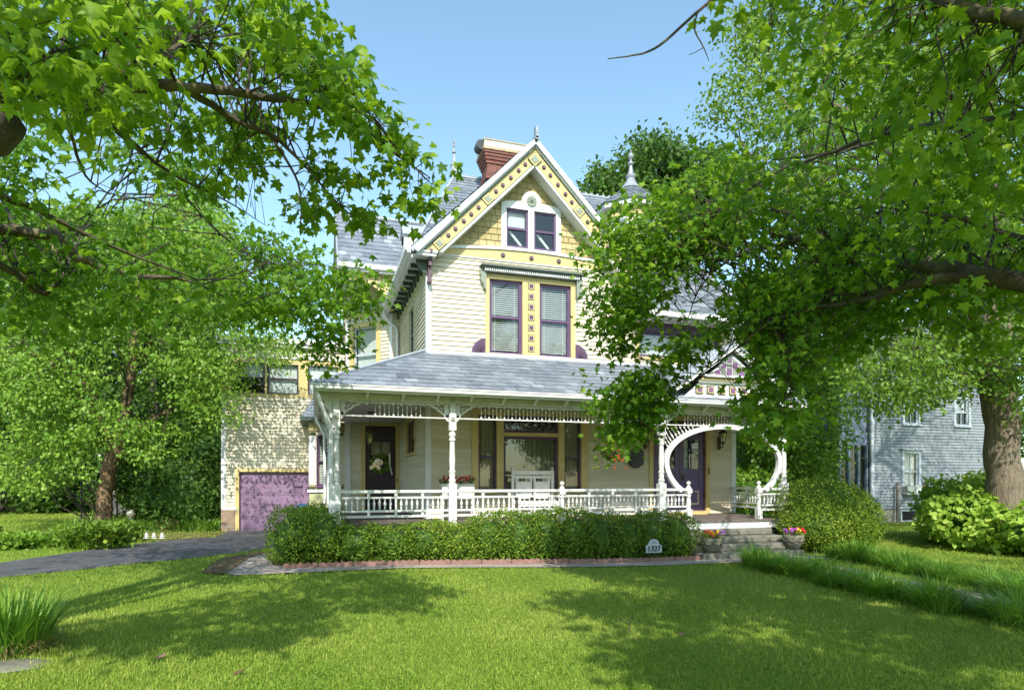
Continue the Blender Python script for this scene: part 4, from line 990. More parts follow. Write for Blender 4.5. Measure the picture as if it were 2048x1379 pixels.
# porch downspouts
def dspout(pts): part('downspout', MB().tube(pts, .042, 8), M['trimwhite'], smooth=50)
dspout([(.02, 12.40, 3.40), (.03, 12.42, 3.30), (.24, 12.62, 2.78), (.27, 12.64, 2.70), (.27, 12.64, .98), (.24, 12.60, .90), (-.02, 12.42, .72), (-.06, 12.40, .66)])
dspout([(.0, 17.3, 3.40), (.02, 17.3, 3.25), (.20, 17.3, 2.9), (.22, 17.3, 1.15), (.18, 17.28, 1.05), (-.02, 17.2, .9)])
# wall lanterns beside the front door
def lantern_mesh(c, hang=False):
    x, y, z = c; mb = MB()
    mb.lathe(x, y, [(z+.30, .02), (z+.33, .03), (z+.36, .012), (z+.40, .004)], 6); mb.lathe(x, y, [(z+.16, .135), (z+.18, .13), (z+.24, .07), (z+.30, .025)], 6)
    mb.lathe(x, y, [(z-.14, .02), (z-.11, .05), (z-.09, .065), (z-.07, .068)], 6)
    for k in range(6):
        a = math.pi/3*k; mb.tube([(x+.064*math.cos(a), y+.064*math.sin(a), z-.08), (x+.105*math.cos(a), y+.105*math.sin(a), z+.17)], .007, 4)
    g = MB().lathe(x, y, [(z-.07, .058), (z+.16, .098)], 6); c_ = MB()
    for a in (0, 2.1, 4.2): c_.tube([(x+.03*math.cos(a), y+.03*math.sin(a), z-.07), (x+.03*math.cos(a), y+.03*math.sin(a), z+.05)], .011, 6)
    return mb, g, c_
for x, z in ((8.30, 2.80), (10.59, 2.80)):
    y = WY-.20; mb, g, c_ = lantern_mesh((x, y, z))
    mb.lathe(x, WY-.03, [(z-.28, .03), (z-.24, .05), (z-.05, .06), (z+.05, .05), (z+.08, .02)], 8)
    mb.tube([(x, WY-.04, z-.12), (x, WY-.10, z-.22), (x, y, z-.20), (x, y, z-.13)], .016, 6)
    l = part('wall_lantern', mb, M['bronze'], smooth=30); part('lantern_glass', g, M['lampglass'], l); part('candle', c_, M['blind'], l)
# ================================================================== THINGS ON AND ROUND THE PORCH
mb, g, c_ = lantern_mesh((1.33, 16.5, 2.72)); mb.tube([(1.33, 16.5, 3.10), (1.33, 16.5, 3.44)], .008, 6); mb.lathe(1.33, 16.5, [(3.42, .07), (3.455, .075)], 10)
t = thing('hanging_lantern', 'small bronze lantern hanging from the porch ceiling in front of the dark side door', 'lantern', (1.33, 16.5, 3.45))
part('lantern_frame', mb, M['bronze'], t); part('lantern_glass', g, M['lampglass'], t); part('candle', c_, M['blind'], t)
def mailbox():
    F = FA; x = 8.0; mb = MB()
    mb.lbox(F, x-.19, x+.19, .03, .16, 2.10, 2.42); mb.prism([F.p(x-.22, .03, 2.42), F.p(x+.22, .03, 2.42), F.p(x+.14, .03, 2.47), F.p(x+.07, .03, 2.53), F.p(x-.07, .03, 2.53), F.p(x-.14, .03, 2.47)], F.N*.15)
    mb.prism([F.p(x-.19, .03, 2.10), F.p(x+.19, .03, 2.10), F.p(x+.1, .03, 2.05), F.p(x+.03, .03, 2.01), F.p(x-.03, .03, 2.01), F.p(x-.1, .03, 2.05)], F.N*.12)
    mb.lathe(x, WY-.10, [(2.53, .04), (2.55, .02), (2.58, .045), (2.61, .02), (2.64, .004)], 8)
    t = thing('mailbox', 'black cast iron mailbox with a peaked lid on the wall left of the front door', 'mailbox', (x, WY, 2.0)); part('box', mb, M['iron'], t)
    d = MB(); d.lbox(F, x-.15, x+.15, .16, .17, 2.14, 2.38); d.disc(F, x, 2.26, .07, .17, .182, 0, 12); part('door', d, M['iron'], t)
    part('latch', MB().lbox(F, x-.05, x+.05, .16, .185, 2.43, 2.445), M['galv'], t)
mailbox()
def bench():
    t = thing('rocking_bench', 'white two seat rocking bench with woven back panels on the porch', 'bench', (5.03, 14.15, DK)); y = 14.38; m = M['white']
    for x in (4.52, 5.54):
        part('back_post', MB().box(x-.03, x+.03, y-.03, y+.03, .86, 1.95).ball((x, y, 1.99), .04, 8, 6), m, t)
        part('front_leg', MB().box(x-.03, x+.03, 13.83, 13.89, .86, 1.42), m, t); part('arm', MB().box(x-.045, x+.045, 13.79, 14.38, 1.42, 1.455), m, t)
        part('rocker', MB().tube([(x, 13.63+.1*i, .80+.05*((i-5)/5)**2) for i in range(11)], .022, 6), m, t)
    part('top_rail', MB().box(4.55, 5.51, y-.02, y+.02, 1.83, 1.92).box(4.55, 5.51, y-.02, y+.02, 1.74, 1.80), m, t)
    for a, b in ((4.59, 5.01), (5.05, 5.47)):
        k = MB(); k.box(a, a+.05, y-.018, y+.018, 1.25, 1.74); k.box(b-.05, b, y-.018, y+.018, 1.25, 1.74); k.box(a, b, y-.018, y+.018, 1.25, 1.31); k.box(a+.05, b-.05, y-.012, y+.012, 1.31, 1.66, 1)
        k.prism([(a+.06, y-.016, 1.34), (a+.08, y-.016, 1.34), (b-.06, y-.016, 1.64), (b-.08, y-.016, 1.64)], (0, .004, 0), 0); k.prism([(b-.08, y-.016, 1.34), (b-.06, y-.016, 1.34), (a+.08, y-.016, 1.64), (a+.06, y-.016, 1.64)], (0, .004, 0), 0)
        part('back_panel', k, [m, M['shade']], t)
    s = MB()
    for i in range(6): s.box(4.54, 5.52, 13.83+i*.09, 13.905+i*.09, 1.17, 1.195)
    s.box(4.54, 5.52, 13.82, 13.85, 1.08, 1.17); part('seat', s, m, t)
bench()
# generic small leaf and flower tufts (few pieces each)
def tuft(cs, n, r, size, seed, sq=.7, up=.4):
    """n small folded leaves round the points cs"""
    rd = random.Random(seed); mb = MB()
    for c in cs:
        for _ in range(n):
            d = Vector((rd.gauss(0, 1), rd.gauss(0, 1), rd.gauss(up, .8))).normalized(); p = Vector(c)+d*r*rd.uniform(.3, 1)*Vector((1, 1, sq)).length/1.6
            p.z = c[2]+d.z*r*sq*rd.uniform(.3, 1); s = size*rd.uniform(.7, 1.3); n_ = (d+Vector((rd.gauss(0, .5), rd.gauss(0, .5), .6))).normalized(); u = n_.cross(Vector((rd.gauss(0, 1), rd.gauss(0, 1), rd.gauss(0, 1)))).normalized(); w = n_.cross(u)
            mb.add([p-w*s*.5, p+u*s*.3-n_*s*.06, p+w*s*.6-n_*s*.1, p-u*s*.3-n_*s*.06], [(0, 1, 2, 3)], 0, rd.random())
    return mb
def blooms(cs, size, seed, n=5):
    rd = random.Random(seed); mb = MB()
    for c in cs:
        N = Vector((rd.gauss(0, .5), -abs(rd.gauss(.7, .3)), abs(rd.gauss(.6, .3)))).normalized(); u = N.cross(Vector((.3, .2, .9))).normalized(); w = N.cross(u); p = Vector(c)
        for k in range(n):
            a = 2*math.pi*k/n+rd.random(); d = u*math.cos(a)+w*math.sin(a); e = u*math.cos(a+.6)+w*math.sin(a+.6); f = u*math.cos(a-.6)+w*math.sin(a-.6); s = size*rd.uniform(.8, 1.2)
            mb.add([p, p+f*s*.6+N*s*.1, p+d*s+N*s*.18, p+e*s*.6+N*s*.1], [(0, 1, 2, 3)], 0, rd.random())
    return mb
def flowerbox():
    t = thing('flower_stand', 'long white flower box on a wicker stand with red flowers on the porch', 'planter', (3.12, 14.3, DK)); x0, x1, y0, y1 = 2.76, 3.52, 14.18, 14.42
    part('trough', MB().box(x0, x1, y0, y1, 1.48, 1.60).box(x0-.015, x1+.015, y0-.015, y1+.015, 1.58, 1.61), M['shade'], t)
    s = MB(); s.box(x0+.02, x1-.02, y0, y0+.02, 1.28, 1.47)
    for k in range(30): s.box(x0+.02+k*.0245, x0+.02+k*.0245+.012, y0-.008, y0, 1.26, 1.47)
    part('wicker_apron', s, M['white'], t)
    for a, b in ((x0, y0), (x1-.03, y0), (x0, y1-.03), (x1-.03, y1-.03)): part('leg', MB().box(a, a+.03, b, b+.03, DK, 1.48), M['white'], t)
    rd = random.Random(5); cs = [(rd.uniform(x0, x1), rd.uniform(y0, y1), 1.62+rd.uniform(0, .1)) for _ in range(34)]
    part('foliage', tuft(cs, 9, .09, .05, 3), M['leaf_dark'], t)
    part('blossom', blooms([(rd.uniform(x0-.05, x1+.03), rd.uniform(y0-.06, y1), 1.66+rd.uniform(0, .14)) for _ in range(70)], .032, 8), M['red'], t)['kind'] = 'stuff'
    part('yellow_blossom', blooms([(rd.uniform(3.1, 3.35), rd.uniform(y0, y1), 1.70+rd.uniform(0, .1)) for _ in range(14)], .03, 9), M['orange'], t)['kind'] = 'stuff'
flowerbox()
def basket():
    cx, cy, cz = 6.58, 13.3, 2.38; t = thing('hanging_basket', 'hanging basket of leafy red flowers under the porch eave', 'hanging plant', (cx, cy, 3.45)); rd = random.Random(9)
    part('pot', MB().lathe(cx, cy, [(cz-.22, .08), (cz-.1, .16), (cz, .20), (cz+.02, .21)], 14), M['twigbrown'], t, smooth=40)
    w = MB()
    for k in range(3):
        a = 2.1*k; w.tube([(cx+.2*math.cos(a), cy+.2*math.sin(a), cz), (cx+.02*math.cos(a), cy+.02*math.sin(a), cz+.75), (cx, cy, 3.44)], .004, 4)
    part('hanger', w, M['wire'], t)
    cs = [(cx+rd.gauss(0, .16), cy+rd.gauss(0, .17), cz+rd.gauss(.0, .17)) for _ in range(70)]
    part('foliage', tuft(cs, 9, .1, .075, 12), M['leaf_maple'], t)
    part('blossom', blooms([(cx+rd.gauss(.08, .09), cy-.2+rd.gauss(0, .08), cz-.12+rd.gauss(0, .12)) for _ in range(22)], .035, 14), M['red'], t)['kind'] = 'stuff'
basket()
def wreath():
    cx, cz, y = 1.86, 2.18, 19.62; t = thing('wreath', 'round green leaf wreath hanging on the dark side door', 'wreath', (cx, y, cz)); rd = random.Random(4)
    cs = []
    for k in range(46): a = rd.uniform(0, 6.28); cs.append((cx+.23*math.cos(a)+rd.gauss(0, .03), y+rd.gauss(0, .02), cz+.25*math.sin(a)+rd.gauss(0, .03)))
    part('leaves', tuft(cs, 9, .07, .075, 21), M['leaf_birch'], t)
    part('ribbon', MB().prism([(2.13, y+.0, 2.5), (2.19, y, 2.5), (2.19, y, 2.15), (2.26, y, 1.85), (2.22, y, 1.84), (2.14, y, 2.15)], (0, .006, 0)), M['lace'], t)
wreath()
# concrete steps
st = thing('concrete_steps', 'weathered grey concrete steps rising to the porch under the keyhole arch', 'steps', (9.1, 11.9, 0))
for k in range(4):
    h = .14*(k+1); o = part('step', MB().box(7.80+(.0 if k else -.0), 10.42-.04*k, 11.36+.30*k, 12.53, h-.14 if k else -.1, h), M['concrete'], st)
    o.modifiers.new('worn', 'BEVEL').width = .018
# urns with flowers
def urn(x, y, label):
    z = .14; t = thing('urn_planter', label, 'planter', (x, y, z), 'cast stone flower urns on the steps'); s = 1.0
    u = part('urn', MB().lathe(x, y, [(z, .10), (z+.015, .115), (z+.06, .15), (z+.14, .195), (z+.22, .215), (z+.25, .215), (z+.255, .225), (z+.32, .232), (z+.33, .225), (z+.33, .19), (z+.29, .18)], 22), M['cast'], t, smooth=45)
    g = MB()
    for k in range(8):
        a = math.pi*k/4; pts = [(x+.222*math.cos(a+b)*1.0, y+.222*math.sin(a+b), z+.235-.045*math.sin((b+.39)/.78*math.pi)) for b in [-.39+.78*i/6 for i in range(7)]]; g.tube(pts, .012, 5)
    part('swag', g, M['cast'], u)
    part('soil', MB().lathe(x, y, [(z+.26, .18), (z+.30, .185)], 14), M['mulch'], t)
    rd = random.Random(int(x*10)); ring = lambda r: (lambda a, q: (x+q*math.cos(a), y+q*math.sin(a), z+.34+rd.uniform(0, .11)))(rd.uniform(0, 6.28), r*math.sqrt(rd.random()))
    part('foliage', tuft([ring(.2) for _ in range(30)], 8, .07, .05, int(x*7)), M['leaf_birch'], t)
    for nm, mt, cnt, dx in (('red_blossom', 'red', 26, 1), ('purple_blossom', 'magenta', 24, 2), ('yellow_blossom', 'gold', 26, 3), ('orange_blossom', 'orange', 18, 4)):
        cs = []
        for _ in range(cnt):
            q = ring(.21); off = {1: -.10 if x < 9 else .14, 2: .15 if x < 9 else -.14, 3: .0, 4: -.02}[dx]; cs.append((x+off+(q[0]-x)*.5, y-.05+(q[1]-y)*.8, q[2]+.03))
        part(nm, blooms(cs, .032, cnt+int(x)), M[mt], t)['kind'] = 'stuff'
urn(8.12, 11.56, 'flower urn on the left end of the bottom step, beside the hedge')
urn(10.30, 11.58, 'flower urn on the right end of the bottom step, beside the round bush')
# house number sign
def sign():
    x, y = 6.68, 11.50; t = thing('house_number_sign', 'pale arched number plaque 1327 on a metal stake in front of the hedge', 'sign', (x, y, 0)); z = .20; F = Frame((0, y, 0), (1, 0, 0))
    prof = [(-.185, z), (.185, z), (.185, z+.15), (.13, z+.17)]+[(.12*math.cos(a), z+.185+.10*math.sin(a)) for a in [math.pi*i/10 for i in range(11)]]+[(-.13, z+.17), (-.185, z+.15)]
    part('plaque', MB().prism([F.p(x+a, 0, b) for a, b in prof], F.N*.02), plain('pale grey plaque', (.42, .47, .50), .5, .12, 8, .4), t)
    s = MB(); s.tube([F.p(x, -.01, -.05), F.p(x, -.01, z+.1)], .008, 5)
    for sg in (-1, 1): s.tube([F.p(x+sg*.02, -.01, z), F.p(x+sg*.10, -.01, z-.03), F.p(x+sg*.12, -.01, z-.08), F.p(x+sg*.07, -.01, z-.09), F.p(x+sg*.01, -.01, z-.13)], .007, 5)
    part('stake', s, M['iron'], t)
    cu = bpy.data.curves.new('number', 'FONT'); cu.body = '1327'; cu.size = .155; cu.align_x = 'CENTER'; cu.extrude = .006; cu.offset = .003
    o = bpy.data.objects.new('number', cu); COL.objects.link(o); bpy.context.view_layer.update()
    me = bpy.data.meshes.new_from_object(o.evaluated_get(bpy.context.evaluated_depsgraph_get())); bpy.data.objects.remove(o)
    me.transform(Matrix.Translation((x, y-.024, z+.035)) @ Matrix.Rotation(R(90), 4, 'X')); me.materials.clear(); me.materials.append(M['iron']); link('number', me, t)
    e = MB(); e.disc(F, x, z+.215, .022, .02, .026, 0, 8); e.disc(F, x-.05, z+.20, .012, .02, .026, 0, 6); e.disc(F, x+.05, z+.20, .012, .02, .026, 0, 6); part('emblem', e, M['bluegrey'], t)
sign()
# blue bin by the garage
def bin_():
    x, y = -.36, 21.75; t = thing('wheelie_bin', 'blue plastic wheelie bin standing by the lilac garage door', 'bin', (x, y, 0)); w = .24
    part('body', MB().prism([(x-.19, y-.2, .04), (x+.19, y-.2, .04), (x+.24, y-.24, .80), (x-.24, y-.24, .80)], (0, .44, 0)), M['bin'], t)
    part('lid', MB().box(x-.27, x+.27, y-.28, y+.28, .80, .85).box(x-.22, x+.22, y-.22, y+.24, .85, .90), M['bin'], t); part('rim', MB().box(x-.26, x+.26, y-.26, y+.22, .74, .79), plain('dark blue plastic', (.02, .035, .10), .5), t)
    for sx in (-1, 1): part('wheel', MB().tube([(x+sx*.2, y+.2, .09), (x+sx*.26, y+.2, .09)], .09, 12), M['iron'], t)
bin_()
# ================================================================== NEIGHBOUR'S HOUSE
def neighbour():
    t = thing('neighbour_house', 'blue grey clapboard house behind the big oak to the right', 'house', (22.5, 20, 0)); F = Frame((0, 18.7, 0), (1, 0, 0)); F2 = Frame((0, 17.9, 0), (1, 0, 0))
    def win(u0, u1, z0, z1, blind, ac=False):
        m = MB(); w = .11; m.lbox(F, u0-w, u0, -.04, .04, z0, z1+.12); m.lbox(F, u1, u1+w, -.04, .04, z0, z1+.12); m.lbox(F, u0, u1, -.04, .038, z1, z1+.12); m.lbox(F, u0-w-.08, u1+w+.08, -.04, .12, z1+.12, z1+.17); m.lbox(F, u0-w, u1+w, -.04, .09, z0-.06, z0)
        hole(F, u0-.05, u1+.05, z0-.03, z1+.08); w_ = part('window', m, M['graytrim'], t); sash(F, u0, u1, z0, z1, w_, st=.05, mat=M['graytrim'], blind=blind)
        part('muntin', MB().lbox(F, (u0+u1)/2-.012, (u0+u1)/2+.012, -.06, -.03, z0, z1), M['graytrim'], w_)
    win(21.88, 22.62, 1.28, 2.72, 'shade'); win(21.9, 22.62, 3.85, 4.95, 'halfshade')
    win(24.6, 25.3, 3.85, 4.95, 'halfshade')
    part('air_conditioner', MB().lbox(F, 21.75, 22.15, -.1, .28, 1.10, 1.42).lbox(F, 22.17, 22.52, -.1, .30, 1.12, 1.46, 1), [M['galv'], M['white']], t)
    part('clapboard_wall', siding(MB(), F, [(20.30, .55), (26.35, .55), (26.35, 5.6), (20.30, 5.6)], .115, .032), M['grayclap'], t)
    part('clapboard_wall', siding(MB(), F, [(20.30, 5.6), (26.35, 5.6), (23.3, 8.2)], .115, .02), M['grayclap'], t)
    FR = Frame((26.35, 0, 0), (0, 1, 0)); FL_ = Frame((20.3, 0, 0), (0, -1, 0))
    part('clapboard_wall', siding(MB(), FL_, [(-27, .55), (-18.7, .55), (-18.7, 5.6), (-27, 5.6)], .115, .02), M['grayclap'], t)
    part('clapboard_wall', siding(MB(), FR, [(18.7, .55), (27, .55), (27, 5.6), (18.7, 5.6)], .115, .02), M['grayclap'], t)
    part('corner_board', MB().lbox(F, 20.24, 20.38, -.05, .03, .5, 5.6), M['graytrim'], t); part('corner_board', MB().lbox(F, 26.25, 26.4, -.05, .03, .5, 5.6), M['graytrim'], t)
    part('foundation', MB().box(20.3, 26.35, 18.72, 27, -.2, .56), M['sand'], t)
    part('cellar_window', MB().lbox(F, 21.7, 22.5, -.02, .02, .05, .50, 0).lbox(F, 21.78, 22.42, .02, .03, .1, .45, 1), [M['graytrim'], M['dark']], t)
    for sg in (-1, 1):
        part('roof', MB().prism([(23.3, 18.3, 8.35), (23.3, 27.3, 8.35), (23.3+sg*3.5, 27.3, 5.36), (23.3+sg*3.5, 18.3, 5.36)], (0, 0, .12)), M['slate_edge'], t)
    # glazed side porch
    s = MB(); s.box(18.9, 20.3, 18.9, 24, 3.0, 3.5); s.box(18.9, 20.3, 18.85, 19.0, .3, .9); s.box(18.85, 20.32, 18.8, 24, 5.2, 5.4); s.box(18.9, 20.3, 18.95, 24, 3.5, 5.2)
    sp = part('side_porch', s, M['bluegrey'], t)
    for u in (18.92, 19.35, 19.8, 20.22): part('porch_mullion', MB().box(u-.035, u+.035, 18.84, 18.95, .9, 3.0), M['bluegrey'], sp)
    part('pane', MB().add([(18.9, 18.92, .9), (20.3, 18.92, .9), (20.3, 18.92, 3.0), (18.9, 18.92, 3.0)], [(0, 1, 2, 3)]).add([(18.9, 24, .9), (18.9, 18.92, .9), (18.9, 18.92, 3.0), (18.9, 24, 3.0)], [(0, 1, 2, 3)]), M['glass'], sp)
    part('interior', MB().box(19.0, 20.28, 20.2, 20.25, .9, 3.0), M['dark'], sp)
    part('right_wing', siding(MB(), Frame((0, 20.5, 0), (1, 0, 0)), [(26.4, .5), (31, .5), (31, 5.0), (26.4, 5.0)], .115, .02), M['grayclap'], t)
    part('right_wing_roof', MB().prism([(26.4, 20.1, 5.0), (31.4, 20.1, 5.0), (31.4, 23.5, 7.2), (26.4, 23.5, 7.2)], (0, 0, .1)), M['slate_edge'], t)
    part('right_wing_window', MB().lbox(Frame((0, 20.5, 0), (1, 0, 0)), 27.0, 28.2, .02, .05, 1.2, 3.2, 0).lbox(Frame((0, 20.5, 0), (1, 0, 0)), 27.1, 28.1, .05, .055, 1.3, 3.1, 1), [M['bluegrey'], M['glass']], t)
neighbour()
for k, (px, py, top, lb) in enumerate(((1795, 1046, 965, 'grey weathered timber post standing left of the neighbour window'), (1848, 1050, 966, 'grey weathered timber post standing right of the neighbour window'))):
    g = G(px, py); d = (g[0]*SY+g[1]*CY); h = CAMZ+(HOR-top)*d/FPX
    tp = MB().lathe(g[0], g[1], [(g[2]-.1, .055), (h-.05, .05), (h-.03, .065), (h, .06)], 8)
    tag(tp.build('timber_post', M['fencewood'], None, loc=None), lb, 'post', 'timber posts by the neighbour house')
# ================================================================== GARDEN ORNAMENTS, FENCE
def gazing():
    g = G(262, 1064); x, y, z = g; t = thing('gazing_globe', 'pearly gazing globe on a curled steel wire stand', 'garden ornament', g)
    part('globe', MB().ball((x, y, z+.60), .135, 18, 12), M['ball'], t, smooth=60); s = MB()
    for k in range(4):
        a = math.pi/2*k+.4; s.tube([(x+q*math.cos(a), y+q*math.sin(a), z+h) for q, h in ((.05, .48), (.06, .42), (.17, .28), (.19, .16), (.13, .04), (.19, .0))], .013, 6)
    s.tube([(x+.06*math.cos(a), y+.06*math.sin(a), z+.47) for a in [i*.7 for i in range(10)]], .012, 5); part('stand', s, M['galv'], t)
gazing()
def ornament():
    g = G(293, 1077); x, y, z = g; t = thing('pagoda_ornament', 'leftmost of three small white tiered pagoda ornaments in the flower bed', 'garden ornament', g, 'white tiered garden ornaments')
    for a, b in ((0, .075), (.075, .055), (.14, .035)): part('tier', MB().lathe(x, y, [(z+a, .025), (z+a+.02, .025), (z+a+.025, b+.03), (z+a+.05, b), (z+a+.07, .02)], 10), M['trimwhite'], t)
    part('spike', MB().lathe(x, y, [(z+.20, .012), (z+.26, .004)], 6), M['trimwhite'], t); t.scale = (.8, .8, .8); return t, g
t, g0 = ornament()
for px, lb in ((308, 'middle one of three small white tiered pagoda ornaments in the flower bed'), (324, 'rightmost of three small white tiered pagoda ornaments, nearest the mossy boulder')):
    g = G(px, 1077); dup(t, g[0]-g0[0], g[1]-g0[1], g[2]-g0[2], lb, sc=.8)
def boulder(name, c, r, mt, label, cat, seed, sq=(1, 1, 1)):
    rd = random.Random(seed); ph = [rd.uniform(0, 6) for _ in range(6)]; mb = MB(); n, k = 22, 12
    for i in range(k+1):
        for j in range(n):
            a, b = math.pi*(i/k-.5), 2*math.pi*j/n; d = Vector((math.cos(a)*math.cos(b), math.cos(a)*math.sin(b), math.sin(a)))
            q = r*(1+.16*math.sin(3*d.x+ph[0])*math.sin(2.5*d.y+ph[1])+.10*math.sin(5*d.z+ph[2]+2*d.x)+.05*math.sin(9*d.y+ph[3]))
            mb.v.append((c[0]+d.x*q*sq[0], c[1]+d.y*q*sq[1], c[2]+d.z*q*sq[2]))
    for i in range(k):
        for j in range(n): mb.f.append([i*n+j, i*n+(j+1) % n, (i+1)*n+(j+1) % n, (i+1)*n+j]); mb.m.append(0); mb.t.append(.5)
    return tag(mb.build(name, mt, None, 60), label, cat)
g = G(338, 1062); boulder('mossy_boulder', (g[0], g[1], g[2]+.12), .34, M['mossrock'], 'humped mossy boulder in the flower bed beside the garage', 'rock', 3, (1.2, .8, .8))
g = G(140, 1080); boulder('tan_stone', (g[0]+.15, g[1], g[2]+.02), .18, M['sand'], 'low tan stone at the edge of the tree bed', 'rock', 8, (1.2, .8, .5))
g = G(35, 1332); boulder('flat_stone', (g[0]-.12, g[1], g[2]-.005), .27, M['concrete'], 'flat pale stone sunk in the lawn in front of the strap leaf clump', 'rock', 5, (1.3, .9, .16))
def woodfence():
    a, b = P(212, 1000, 29.5), P(330, 1000, 29.5); t = thing('board_fence', 'weathered grey board fence behind the tan barked tree', 'fence', (a[0], a[1], 0)); A, B = Vector((a[0], a[1], 0)), Vector((b[0], b[1], 0)); F = Frame((A.x, A.y, 0), B-A); L = (B-A).length; m = MB(); u = 0
    while u < L: m.lbox(F, u, u+.135, 0, .02, .0, 1.25+RND.uniform(-.02, .02)); u += .14
    part('boards', m, M['fencewood'], t); part('rail', MB().lbox(F, 0, L, -.05, 0, .3, .38).lbox(F, 0, L, -.05, 0, 1.0, 1.08), M['fencewood'], t)
woodfence()
def wirefence():
    pts = [P(x, 1000, 33) for x in (20, 60, 98, 140, 180)]; t = thing('wire_fence', 'thin wire fence on pale metal posts at the far end of the garden', 'fence', (pts[0][0], pts[0][1], 0))
    for p in pts: part('fence_post', MB().tube([(p[0], p[1], -.1), (p[0], p[1], 1.5)], .03, 6), M['galv'], t)
    w = MB()
    for h in (.1, .4, .7, 1.0, 1.3, 1.45): w.tube([(p[0], p[1], h) for p in pts], .006, 4)
    part('wire', w, M['wire'], t)
wirefence()
def gate():
    a, b = P(163, 1050, 26), P(234, 1050, 26); t = thing('garden_gate', 'thin dark metal frame gate behind the tan barked tree', 'gate', (a[0], a[1], 0)); m = MB()
    for p in (a, b): m.tube([(p[0], p[1], -.1), (p[0], p[1], 1.65)], .035, 6)
    m.tube([(a[0], a[1], 1.6), (b[0], b[1], 1.6)], .02, 6); m.tube([(a[0], a[1], .2), (b[0], b[1], .2)], .02, 6); part('gate_frame', m, M['iron'], t)
    n = MB()
    for k in range(1, 8): q = k/8; n.tube([(a[0]+(b[0]-a[0])*q, a[1]+(b[1]-a[1])*q, .2), (a[0]+(b[0]-a[0])*q, a[1]+(b[1]-a[1])*q, 1.6)], .006, 4)
    part('gate_bar', n, M['iron'], t)
gate()
# ================================================================== GROUND
def sheet(name, poly, mt, lift, step=.35):
    """flat outline draped on the ground, lift above it"""
    us = [p[0] for p in poly]; vs = [p[1] for p in poly]; mb = MB(); x = min(us); ar = sum(poly[i][0]*poly[(i+1) % len(poly)][1]-poly[(i+1) % len(poly)][0]*poly[i][1] for i in range(len(poly)))
    # fan of convex pieces: ear clip by blender's own tessellator
    from mathutils.geometry import tessellate_polygon
    tris = tessellate_polygon([[Vector((a, b, 0)) for a, b in poly]]); idx = {}
    def vid(p):
        k = (round(p[0], 3), round(p[1], 3))
        if k not in idx: idx[k] = len(mb.v); mb.v.append((p[0], p[1], float(gz(p[0], p[1]))+lift))
        return idx[k]
    def rec(a, b, c, d):
        if d == 0:
            f = [vid(a), vid(b), vid(c)]
            n = (b[0]-a[0])*(c[1]-a[1])-(c[0]-a[0])*(b[1]-a[1])
            mb.f.append(f if n > 0 else f[::-1]); mb.m.append(0); mb.t.append(.5); return
        m1 = ((a[0]+b[0])/2, (a[1]+b[1])/2); m2 = ((b[0]+c[0])/2, (b[1]+c[1])/2); m3 = ((c[0]+a[0])/2, (c[1]+a[1])/2)
        rec(a, m1, m3, d-1); rec(m1, b, m2, d-1); rec(m3, m2, c, d-1); rec(m1, m2, m3, d-1)
    for t in tris:
        rec(*[poly[i] for i in t], 4)
    return kind(mb.build(name, mt, None), 'structure')
def ground():
    def axis(lo, hi, fine0, fine1, st): 
        a = [lo]; x = lo
        while x < fine0: x = min(fine0, x+max(st, (fine0-x)*.3)); a.append(x)
        while x < fine1: x += st; a.append(x)
        while x < hi: x += max(st, (x-fine1)*.4); a.append(min(x, hi))
        return np.array(a)
    xs = axis(-300, 300, -14, 24, .3); ys = axis(-60, 420, -4, 30, .3); X, Y = np.meshgrid(xs, ys); Z = gz(X, Y); n, k = X.shape
    v = np.stack([X, Y, Z], -1).reshape(-1, 3); i = np.arange(n*k).reshape(n, k); f = np.stack([i[:-1, :-1], i[:-1, 1:], i[1:, 1:], i[1:, :-1]], -1).reshape(-1, 4)
    me = bpy.data.meshes.new('ground'); me.vertices.add(len(v)); me.vertices.foreach_set('co', v.ravel()); me.loops.add(f.size); me.loops.foreach_set('vertex_index', f.ravel().astype(np.int32)); me.polygons.add(len(f)); me.polygons.foreach_set('loop_start', np.arange(0, f.size, 4, dtype=np.int32)); me.polygons.foreach_set('use_smooth', np.ones(len(f), bool)); me.update(); me.validate()
    me.materials.append(M['soil']); kind(link('ground', me), 'structure')
ground()
g2 = lambda x, y: G(x, y)[:2]
DRIVE = [(-13, 7.2), g2(0, 1156), g2(120, 1144), g2(250, 1130), g2(380, 1117), g2(470, 1107), g2(540, 1097), (-.2, 15.5), (.1, 22.28), (-2.75, 22.28), g2(430, 1075), g2(380, 1077), g2(300, 1084), g2(200, 1097), g2(100, 1112), g2(0, 1126), (-13.5, 11.2)]
sheet('driveway', DRIVE, M['asphalt'], .014)
DRIVE2 = [g2(0, 1086), g2(90, 1072), g2(150, 1063), g2(158, 1058), g2(80, 1064), g2(0, 1071), (-14, 19.5), (-14, 17.2)]
sheet('side_drive', DRIVE2, M['asphalt'], .018)
WALK = [g2(425, 1143), g2(470, 1152), g2(620, 1146), (1.5, 11.15), (4.5, 10.98), (7.8, 10.85), (10.6, 10.75), (10.6, 11.40), (7.8, 11.42), (4.0, 11.46), g2(640, 1136), g2(545, 1132), g2(545, 1105), g2(500, 1112)]
sheet('walkway', WALK, M['walk'], .022)
PATH2 = [(8.35, 10.8), (9.9, 10.8), (9.3, 3.0), (8.3, 3.0)]
sheet('front_path', PATH2, M['walk'], .020)
BARE = [g2(400, 1148), g2(440, 1118), g2(500, 1108), g2(540, 1105), g2(500, 1116), g2(450, 1150)]
sheet('bare_soil', BARE, M['mulch'], .030)
sheet('flower_bed', [g2(165, 1068), g2(250, 1078), g2(330, 1082), g2(440, 1072), g2(446, 1060), g2(330, 1060), g2(180, 1058)], M['mulch'], .012)
